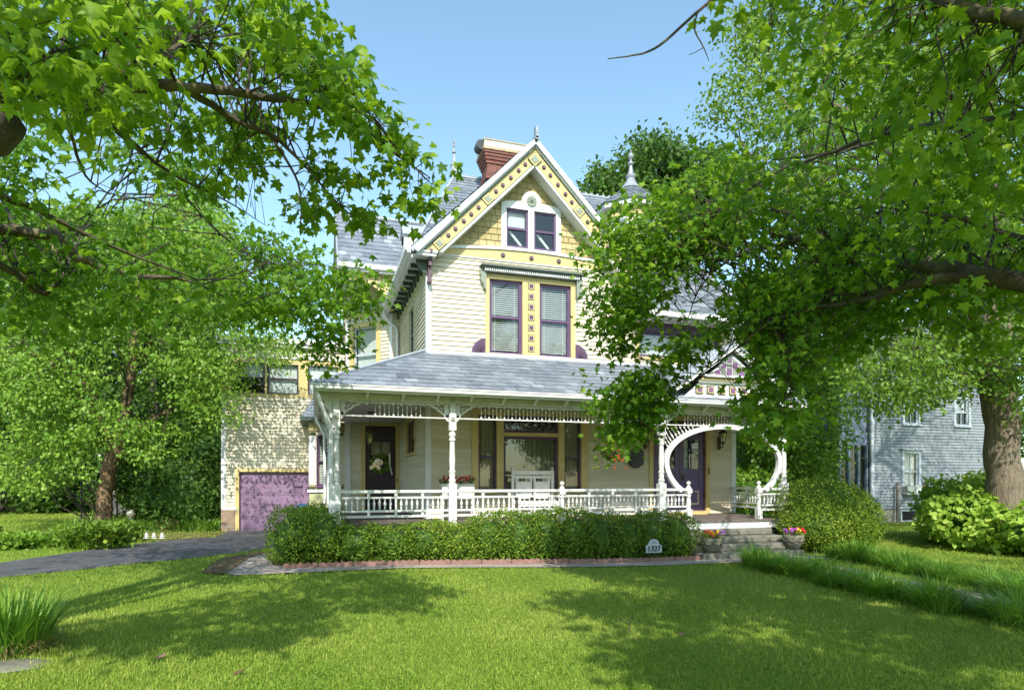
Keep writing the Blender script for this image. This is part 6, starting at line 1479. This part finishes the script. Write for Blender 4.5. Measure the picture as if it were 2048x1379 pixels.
# ------------------------------------------------------------------ trees behind
def backtree(name, label, trunk, polys, d0, d1, n, per, size, lmat, thr=-.1, cs=.5, tb=.45, spread=.6, wmat='bark_dark', r=.3):
    px, py = trunk; d = (d0+d1)/2; b = P(px, HOR+FPX*CAMZ/d, d); wd = MB(); top = P(px, py, d)
    L = [limb(wd, [(b[0], b[1], -.1, r*1.4), (b[0], b[1], .6, r), (b[0]+.2, b[1], (top[2])*.5, r*.7), (top[0], top[1], top[2], r*.2)], 8, pix=False)]
    c = np.concatenate([region(p, max(6, int(n*w)), d0, d1, cs=cs, thr=thr) for p, w in polys])
    for q in c[::max(1, len(c)//9)]:
        h = max(.8, min(q[2]-1.5, top[2]*.8)); L.append(limb(wd, [(b[0]+.15, b[1], h*.8, r*.35), ((b[0]+q[0])/2, (b[1]+q[1])/2, (h*.8+q[2])/2+.2, r*.2), (q[0], q[1], q[2], .02)], 6, pix=False))
    return tree(name, label, (b[0], b[1], 0), wd, M[wmat], sprays(c, per, spread, size, flat=.6, droop=.3, tb=tb, tv=.22, rnd=.8), T_DIA, lmat)
backtree('dark_tree', 'dark green tree showing above the roof ridge behind the right turret', (1330, 420), [([(1183, 350), (1205, 328), (1222, 345), (1250, 365), (1245, 392), (1195, 385)], .13), ([(1243, 320), (1265, 280), (1310, 270), (1350, 285), (1385, 310), (1420, 290), (1500, 330), (1480, 460), (1330, 440), (1262, 410)], .87)], 31, 36, 520, 26, .28, M['leaf_dark'], -.35)
backtree('pale_tree', 'pale green blossoming tree rising behind the tan barked tree', (300, 560), [([(250, 460), (330, 400), (400, 370), (430, 400), (450, 440), (462, 500), (470, 560), (440, 640), (250, 640)], 1.)], 29, 33, 420, 26, .2, M['leaf_birch'], -.4, tb=.75)
backtree('shade_tree', 'dense dark tree filling the back garden on the far left', (60, 500), [([(-260, 480), (150, 420), (300, 480), (330, 700), (300, 990), (250, 1000), (160, 930), (60, 960), (-260, 980)], 1.)], 30, 37, 1000, 26, .26, M['leaf_dark'], -.25, r=.55)
backtree('shade_tree', 'dense dark tree behind the garage wing', (390, 600), [([(240, 640), (420, 620), (432, 740), (440, 830), (446, 960), (446, 1040), (260, 1040), (250, 900)], 1.)], 30, 36, 800, 26, .24, M['leaf_dark'], -.25, r=.4)
backtree('green_tree', 'bright green tree behind the right end of the porch', (1570, 600), [([(1462, 700), (1500, 560), (1660, 540), (1700, 640), (1685, 900), (1640, 985), (1462, 985)], 1.)], 19.5, 24, 900, 26, .15, M['leaf_birch'], -.2, .75, .35, .4)
backtree('shade_tree', 'dark tree between the porch and the neighbour house', (1660, 500), [([(1480, 560), (1720, 480), (1740, 760), (1690, 1000), (1470, 1010)], 1.)], 26, 31, 800, 26, .24, M['leaf_dark'], -.3)
backtree('green_tree', 'tall loose tree behind the neighbour roof', (1880, 420), [([(1700, 640), (1760, 480), (1900, 380), (2100, 420), (2140, 720), (1960, 700), (1800, 760)], 1.)], 29, 35, 700, 26, .24, M['leaf_oak'], -.2)
def mass(n, lo, hi, seed):
    """one shared crown for the far trees"""
    c = rng.normal(0, 1, (n, 3)); c = nrmz(c)*rng.uniform(.35, 1, (n, 1))**.5*np.array([3.6, 3.6, 4.4]); c = c[cn(c, .6) > -.5]+np.array([0, 0, 6.6])
    return leafmesh('crown', *sprays(c, 24, .8, .34, flat=.6, tb=.42, tv=.2, rnd=.8), T_DIA, M['leaf_dark'])
CROWN = [mass(520, 0, 0, 1), mass(520, 0, 0, 2)]
tw = MB(); limb(tw, [(0, 0, -.2, .5), (0, 0, .8, .34), (.1, .1, 4, .26), (0, 0, 9, .06)], 8, pix=False)
TRUNK = meshof(tw, 'trunk', M['bark_dark'])
FT = [(-24, 40), (-17, 46), (-31, 33), (-11, 44), (-38, 44), (-5, 50), (4, 54), (14, 56), (24, 50), (33, 46), (30, 36), (40, 38), (46, 48), (55, 40), (52, 28), (44, 22), (-46, 30), (-44, 18), (20, 60), (36, 58), (-20, 58), (62, 54), (-15, 38), (-22, 34), (-27, 27)]
for k, (x, y) in enumerate(FT):
    t = thing('far_tree', 'dark leafy tree in the belt of trees beyond the gardens', 'tree', (0, 0, 0), 'far trees beyond the gardens')
    link('trunk', TRUNK, t); link('crown', CROWN[k % 2], t); s = RND.uniform(.85, 1.25); t.location = (x, y, 0); t.scale = (s*RND.uniform(.95, 1.2), s, s*RND.uniform(.85, 1.1)); t.rotation_euler = (0, 0, RND.uniform(0, 6.28))
for k, x in enumerate((-40, -29, -19, -8, 3, 14, 26, 37)):  # unseen trees added behind the camera to darken what the windows reflect
    t = thing('reflection_tree', 'unseen leafy tree added behind the camera to darken the window reflections', 'tree', (0, 0, 0), 'unseen trees added for the window reflections')
    link('trunk', TRUNK, t); link('crown', CROWN[k % 2], t); q = RND.uniform(1.0, 1.25); t.location = (x, -34+RND.uniform(-4, 4), 0); t.scale = (q*1.3, q*1.2, q); t.rotation_euler = (0, 0, RND.uniform(0, 6.28))
# ------------------------------------------------------------------ shrubs
def shrub(name, label, blobs, n, size, lmat, tmpl=T_DIA, group=None, rough=.10, core=True, tb=.45, tv=.22, up=.35, cat_='shrub', rnd=.55, box=False, fs=4.):
    t = thing(name, label, cat_, (blobs[0][0][0], blobs[0][0][1], 0), group); P_, N_ = [], []; vol = sum((b[1][0]*b[1][1]+b[1][0]*b[1][2]+b[1][1]*b[1][2]) for b in blobs); cb = MB()
    for c, r in blobs:
        m = int(n*(r[0]*r[1]+r[0]*r[2]+r[1]*r[2])/vol); d = nrmz(rng.normal(0, 1, (m, 3)))
        if box: # squared ellipsoid: flatter top and sides
            q = np.abs(d)**5; d2 = d/np.maximum((q.sum(1)**.2)[:, None], 1e-6)
        else: d2 = d
        d2 = d2*np.where(d2[:, 2:3] < -.75, .85, 1.); R_ = np.array(r); p = np.array(c)+d2*R_*(rng.uniform(.72, 1.0, (m, 1))**.6)
        p += d*(rough*cn(p, fs)[:, None]+rough*.6*cn(p, fs*2.7)[:, None])+np.array([0, 0, 1.])*(np.maximum(0, cn(p, fs*4.3)-.45)*rough*1.1*(d[:, 2] > .2))[:, None]; P_.append(p); N_.append(nrmz(d/R_))
        if core: cb.ball((0, 0, 0), 1, 14, 8); k = 14*9; 
        if core:
            for i in range(len(cb.v)-k, len(cb.v)): v = np.array(cb.v[i]); 
            for i in range(len(cb.v)-k, len(cb.v)): v = cb.v[i]; cb.v[i] = (c[0]+v[0]*r[0]*.72, c[1]+v[1]*r[1]*.72, max(.0, c[2]+v[2]*r[2]*.78))
    p = np.concatenate(P_); nn = np.concatenate(N_); k = p[:, 2] > .02+np.asarray(gz(p[:, 0], p[:, 1])); p, nn = p[k], nn[k]; N = len(p)
    tip = nn*.6+rng.normal(0, .7, (N, 3))+np.array([0, 0, up]); nor = nn+rng.normal(0, rnd, (N, 3))+np.array([0, -.1, .35])
    tint = tb+.25*cn(p, 1.3)*tv*3+rng.normal(0, tv, N)
    link('foliage', leafmesh('foliage', p, tip, nor, size*rng.uniform(.7, 1.3, N), tint, tmpl, lmat), t)
    if core: part('dark_core', cb, M['leaf_dark'], t)  # solid dark core added inside the leaves so gaps show no background
    return t
hg = 'clipped boxwood bushes of the front hedge'
def hb(x0, x1, y0, y1, zt, k=3, lift=None):
    out = []
    for i in range(k):
        x = x0+(x1-x0)*(i+.5)/k; w = (x1-x0)/k*.72; z = zt+RND.uniform(-.05, .05); b = float(gz(x, (y0+y1)/2)); out.append(((x, (y0+y1)/2, b+(z-b)*.46), (w, (y1-y0)/2, (z-b)*.56)))
    return out
shrub('boxwood_bush', 'leftmost clipped boxwood bush, wrapping the porch corner by the downspout', hb(-.75, .45, 11.75, 13.2, 1.13, 2)+hb(-.55, .2, 12.9, 14.8, 1.08, 2), 17000, .042, M['leaf_box'], box=True, group=hg, rough=.085, fs=3.0)
shrub('boxwood_bush', 'low clipped boxwood bush below the two left porch posts', hb(.4, 3.0, 11.68, 12.5, .87, 4), 17000, .042, M['leaf_box'], box=True, group=hg, rough=.085, fs=3.0)
shrub('boxwood_bush', 'tallest clipped boxwood bush below the middle newel post', hb(2.95, 5.4, 11.62, 12.5, 1.03, 4), 16000, .042, M['leaf_box'], box=True, group=hg, rough=.085, fs=3.0, tb=.5)
shrub('boxwood_bush', 'dark clipped boxwood bush behind the house number plaque', hb(5.35, 7.85, 11.58, 12.45, .96, 4), 16000, .042, M['leaf_box'], box=True, group=hg, rough=.085, fs=3.0, tb=.33)
shrub('round_bush', 'big rounded boxwood bush at the right end of the steps', [((11.72, 12.2, .80), (1.24, 1.12, .98)), ((11.4, 12.0, .62), (1.0, .95, .75)), ((12.1, 12.05, .66), (.95, .95, .78))], 40000, .042, M['leaf_box'], rough=.06, tb=.5)
sm = shrub('garden_shrub', 'dark leafy shrub in the row closing the far end of the garden', [((-12.5, 36.0, 1.3), (1.9, 1.3, 1.7))], 3500, .24, M['leaf_dark'], T_LEAF, rough=.35, tb=.45, fs=1.2, group='shrubs closing the far end of the garden')
for k, dx in enumerate((-3.4, -6.6, -10.2, -13.8, 3.2, 6.2)): dup(sm, dx, RND.uniform(-1, 1)-.25*abs(dx)*(dx < 0), 0, None, RND.uniform(0, 6), RND.uniform(.85, 1.3))
# far right broad leaved bush
hy = [((16.5, 11.4, .70), (2.0, 1.6, .88)), ((17.7, 12.4, .85), (1.9, 1.7, 1.0)), ((15.5, 9.9, .45), (1.2, 1.1, .60)), ((17.3, 10.4, .6), (1.7, 1.5, .8))]
shrub('broad_leaf_bush', 'sprawling yellow green broad leaved bush in front of the oak', hy, 17000, .125, M['leaf_hyd'], T_BROAD, rough=.22, tb=.5, up=-.2, rnd=.4, fs=1.6)
shrub('dark_shrub', 'dense dark shrub beside the stone pier of the garage', [((-4.0, 23.2, 1.2), (1.2, .9, 1.5)), ((-5.2, 24.2, 1.3), (1.3, 1.0, 1.6))], 9000, .12, M['leaf_dark'], T_LEAF, rough=.3, tb=.5, fs=1.5)
shrub('dark_shrub', 'dark rounded shrub at the left edge beyond the driveway', [((-9.3, 20.0, .6), (1.1, 1.0, .95))], 5000, .10, M['leaf_dark'], T_LEAF, rough=.2, tb=.5, fs=2)
shrub('porch_side_shrub', 'bright green shrub behind the right porch railing', [((13.2, 16.4, .9), (1.6, 1.0, 1.1)), ((14.8, 17.4, 1.0), (1.5, 1.0, 1.3)), ((12.6, 17.6, 1.1), (1.3, 1.0, 1.4))], 11000, .11, M['leaf_birch'], T_LEAF, rough=.2, tb=.5, fs=2)
# ------------------------------------------------------------------ strap leaved clumps and perennials
def bladesmesh(name, base, az, lean, ln, wid, tint, mt, seg=4, loc=(0, 0, 0), curl=1.):
    N = len(base); t = np.linspace(0, 1, seg+1); d = np.stack([np.cos(az), np.sin(az), np.zeros(N)], 1); s = np.stack([-np.sin(az), np.cos(az), np.zeros(N)], 1)
    # angle from vertical grows along the blade
    a = lean[:, None]*(.25+curl*1.15*t[None, :]**1.4); ds = ln[:, None]/seg; h = np.cumsum(np.cos(a)*ds, 1)-np.cos(a[:, :1])*ds; r = np.cumsum(np.sin(a)*ds, 1)-np.sin(a[:, :1])*ds
    c = base[:, None, :]+d[:, None, :]*r[..., None]+np.array([0, 0, 1.])*h[..., None]-np.array(loc)
    w = wid[:, None]*np.array([.75, 1, .95, .7, .06, .05][:seg]+[.05])[None, :]*.5
    l = c-s[:, None, :]*w[..., None]; r_ = c+s[:, None, :]*w[..., None]; v = np.stack([l, r_], 2).reshape(-1, 3); k = 2*(seg+1)
    q = []
    for i in range(seg): q += [(2*i, 2*i+1, 2*i+3), (2*i, 2*i+3, 2*i+2)]
    f = (np.array(q)[None]+np.arange(N)[:, None, None]*k).reshape(-1, 3); return rawmesh(name, v, f, np.repeat(tint, len(q)), mt)
def clump_mesh(n, rad, ln, wid, mt, tb=.45, lean=.9):
    a = rng.uniform(0, 6.283, n); r = rad*np.sqrt(rng.random(n)); b = np.stack([r*np.cos(a), r*np.sin(a), np.zeros(n)], 1); az = a+rng.normal(0, .7, n)
    return bladesmesh('blades', b, az, lean*(.25+.75*r/rad)+rng.normal(0, .15, n), ln*rng.uniform(.65, 1.15, n), wid*rng.uniform(.7, 1.2, n), tb+rng.normal(0, .22, n), mt)
CL = [clump_mesh(400, .20, .52, .010, M['liriope'], .45, 1.15), clump_mesh(420, .24, .46, .010, M['liriope'], .55, 1.0), clump_mesh(360, .22, .42, .009, M['liriope'], .62, 1.25)]
def clumprow(pts, label, group, n):
    pts = [np.array(p) for p in pts]; L = [np.linalg.norm(b-a) for a, b in zip(pts, pts[1:])]; T = sum(L)
    for k in range(n):
        s = T*(k+.5)/n+RND.uniform(-.05, .05); i = 0
        while i < len(L)-1 and s > L[i]: s -= L[i]; i += 1
        p = pts[i]+(pts[i+1]-pts[i])*s/L[i]; x, y = p[0]+RND.uniform(-.18, .18), p[1]+RND.uniform(-.12, .12)
        o = link('strap_leaf_clump', CL[k % 3], None, (x, y, float(gz(x, y))-.01)); o.rotation_euler = (0, 0, RND.uniform(0, 6.28)); q = RND.uniform(.72, 1.18); o.scale = (q, q, q*RND.uniform(.75, 1.1)); tag(o, label, 'grass clump', group)
clumprow([(8.35, 10.5), (8.15, 8.7), (7.95, 7.3), (8.0, 5.2), (8.1, 3.6)], 'green strap leaf grass clump in the near row edging the path to the steps', 'near row of strap leaf clumps along the path', 26)
clumprow([(10.75, 10.9), (10.9, 9.7), (10.3, 8.0), (9.85, 6.3), (9.5, 4.6)], 'green strap leaf grass clump in the far row edging the path by the round bush', 'far row of strap leaf clumps along the path', 22)
def left_clump():
    g = G(15, 1304); t = thing('strap_leaf_tuft', 'large tuft of upright strap leaves with dry blades at its foot beside the flat stone', 'grass clump', g)
    n = 520; a = rng.uniform(0, 6.283, n); r = .30*np.sqrt(rng.random(n)); b = np.stack([g[0]+r*np.cos(a), g[1]+r*np.sin(a), np.full(n, g[2])], 1)
    link('blades', bladesmesh('blades', b, a+rng.normal(0, .6, n), .75*(.2+.8*r/.3)+rng.normal(0, .12, n), .62*rng.uniform(.6, 1.15, n), .017*rng.uniform(.7, 1.2, n), .55+rng.normal(0, .2, n), M['liriope']), t)
    n = 200; a = rng.uniform(0, 6.283, n); r = .33*np.sqrt(rng.uniform(.4, 1, n)); b = np.stack([g[0]+r*np.cos(a), g[1]+r*np.sin(a), np.full(n, g[2])], 1)
    link('dry_blades', bladesmesh('dry_blades', b, a, 1.25+rng.normal(0, .2, n), .36*rng.uniform(.6, 1.1, n), .010*rng.uniform(.7, 1.2, n), rng.random(n), M['drygrass']), t)
left_clump()
def perennial(px, py, label, rad, h, n, mt, tb=.5, leafy=0, name='perennial', cat_='plant'):
    g = G(px, py); t = thing(name, label, cat_, g)
    a = rng.uniform(0, 6.283, n); r = rad*np.sqrt(rng.random(n)); b = np.stack([g[0]+r*np.cos(a), g[1]+r*np.sin(a)*.8, np.full(n, g[2])], 1)
    link('blades', bladesmesh('blades', b, a+rng.normal(0, .8, n), .7+rng.normal(0, .2, n), h*1.25*rng.uniform(.6, 1.1, n), .03*rng.uniform(.6, 1.2, n), tb+rng.normal(0, .2, n), mt), t)
    if leafy:
        p = np.stack([g[0]+rng.normal(0, rad*.55, leafy), g[1]+rng.normal(0, rad*.45, leafy), g[2]+h*rng.uniform(.1, 1, leafy)], 1)
        link('leaves', leafmesh('leaves', p, rng.normal(0, .8, (leafy, 3))+np.array([0, 0, .3]), rng.normal(0, .5, (leafy, 3))+np.array([0, -.3, .8]), .11*rng.uniform(.7, 1.3, leafy), tb+rng.normal(0, .2, leafy), T_LEAF, mt), t)
perennial(192, 1097, 'bushy green peony clump nearest the driveway under the tan barked tree', .62, .55, 260, M['leaf_box'], .35, 1500)
perennial(228, 1085, 'dark green bushy clump on the right of the peony', .45, .6, 200, M['leaf_box'], .25, 1300)
perennial(165, 1075, 'daylily clump at the foot of the tan barked trunk', .6, .5, 420, M['liriope'], .7)
perennial(60, 1095, 'pale green spreading plant left of the tree bed', .75, .35, 300, M['leaf_birch'], .5, 1100)
perennial(5, 1100, 'small green plant at the left edge beside the driveway', .5, .35, 220, M['leaf_birch'], .45, 600)
for px, lb in ((280, 'daylily clump behind the white pagoda ornaments'), (318, 'daylily clump in front of the mossy boulder'), (375, 'daylily clump right of the mossy boulder'), (408, 'daylily clump nearest the stone pier')):
    perennial(px, 1062, lb, .5, .42, 260, M['liriope'], .65)
# ------------------------------------------------------------------ lawn
def lawn():
    N = 620000; dmin, dmax = 4.2, 34.; u = rng.random(N); d = dmin*(dmax/dmin)**(u**1.25); a = rng.uniform(-.95, .95, N)
    X = (SY+CY*a)*d; Y = (CY-SY*a)*d
    k = np.ones(N, bool)
    for poly in (DRIVE, DRIVE2, WALK, PATH2, HED): k &= ~inpoly(X, Y, poly)
    k &= ~(inpoly(X, Y, BARE) & (rng.random(N) < .75))
    k &= ~((X > .2) & (X < 11.2) & (Y > 12.4)); k &= ~((X > -3) & (Y > 22.2) & (X < 12)); k &= ~((Y > 18.7) & (X > 18.9))
    X, Y, d = X[k], Y[k], d[k]; N = len(X); Z = gz(X, Y); b = np.stack([X, Y, Z], 1); sc = 1+np.maximum(0, d-7)*.055
    pn = cn(b*np.array([1, 1, 0])+np.array([0, 0, .3]), .55)*.5+cn(b*np.array([1, 1, 0]), 2.1)*.35
    ln = (.050+.012*pn)*rng.uniform(.55, 1.35, N)*sc; tint = .40+.27*pn+rng.normal(0, .2, N)
    me = bladesmesh('lawn_grass', b, rng.uniform(0, 6.283, N), rng.uniform(.35, 1.5, N), ln, .0046*rng.uniform(.7, 1.4, N)*sc**1.4, tint, M['grass'], seg=2)
    kind(link('lawn_grass', me), 'stuff')
    n = 26000; k = rng.integers(0, N, n*3); k = k[(cn(b[k]*np.array([1, 1, 0]), 1.4) > .25) & (d[k] < 13)][:n]; n = len(k)
    kind(link('clover', leafmesh('clover', b[k]+np.stack([rng.normal(0, .02, n), rng.normal(0, .02, n), rng.uniform(.015, .05, n)], 1), rng.normal(0, 1, (n, 3))*np.array([1, 1, .3]), rng.normal(0, .3, (n, 3))+np.array([0, 0, 1.]), .022*rng.uniform(.7, 1.3, n), .3+rng.normal(0, .2, n), T_LEAF, M['leaf_birch'])), 'stuff')
lawn()
def fallen():
    for k, (px, py, mt, nm, lb) in enumerate(((322, 1322, 'terra', 'fallen_leaf', 'curled reddish brown fallen leaf on the lawn below the maple shadow'), (476, 1355, 'mulch', 'fallen_leaf', 'pale dry fallen leaf on the lawn at the front'), (1362, 1276, 'mulch', 'fallen_leaf', 'pale tan fallen leaf at the edge of the right shadow'))):
        g = G(px, py); m = MB().prism([(g[0]-.04, g[1]-.01, g[2]+.045), (g[0]-.01, g[1]-.03, g[2]+.04), (g[0]+.04, g[1]-.02, g[2]+.06), (g[0]+.045, g[1]+.015, g[2]+.065), (g[0]+.01, g[1]+.03, g[2]+.05), (g[0]-.02, g[1]+.02, g[2]+.05)], (0, 0, .004)); tag(m.build(nm, M[mt], None), lb, 'leaf')
    g = G(1262, 1258); m = MB(); x, y, z = g; m.tube([(x-.12, y-.2, z+.03), (x-.05, y-.05, z+.07), (x, y+.05, z+.09), (x+.05, y+.2, z+.06)], .006, 5); m.tube([(x-.05, y-.05, z+.07), (x-.1, y+.1, z+.12)], .004, 4); m.tube([(x, y+.05, z+.09), (x+.1, y+.12, z+.13)], .004, 4)
    tag(m.build('fallen_twig', M['twigbrown'], None), 'small bare forked twig lying on the sunny lawn', 'twig')
fallen()
SUN_E, SKY_S, EXPO = 3.25, .15, 1.02
# ================================================================== CAMERA, LIGHT
cam = bpy.data.cameras.new('camera'); co = bpy.data.objects.new('camera', cam); COL.objects.link(co); scene.camera = co
co.location = (0, 0, CAMZ); co.rotation_euler = (R(90), 0, -YAW); cam.sensor_width = 36; cam.lens = FPX/2048*36; cam.shift_y = (HOR-689.5)/2048; cam.clip_start = .05; cam.clip_end = 2000
sd = Vector((.25, 1, -.95)).normalized(); sun = bpy.data.lights.new('sun', 'SUN'); sun.energy = SUN_E; sun.angle = R(.55); sun.color = (1, .95, .86)
so = bpy.data.objects.new('sun', sun); COL.objects.link(so); so.rotation_euler = sd.to_track_quat('-Z', 'Y').to_euler()
w = bpy.data.worlds.new('World'); scene.world = w; w.use_nodes = True; t = w.node_tree; sk = t.nodes.new('ShaderNodeTexSky'); sk.sky_type = 'NISHITA'; sk.sun_disc = False
sk.sun_elevation = math.asin(-sd.z); sk.sun_rotation = math.atan2(-sd.x, -sd.y); sk.air_density = 1.0; sk.dust_density = 1.0; sk.ozone_density = .6; sk.altitude = 200
t.links.new(mixrgb(t, 1., sk.outputs[0], (1.06, 1.2, 1.09), 'MULTIPLY'), t.nodes['Background'].inputs[0]); t.nodes['Background'].inputs[1].default_value = SKY_S
vs = scene.view_settings; vs.view_transform = 'Standard'; vs.look = 'None'; vs.exposure = EXPO; vs.gamma = 1; vs.use_curve_mapping = False
scene.cycles.use_denoising = True; scene.cycles.max_bounces = 8; scene.cycles.transparent_max_bounces = 12; scene.cycles.caustics_reflective = False; scene.cycles.caustics_refractive = False
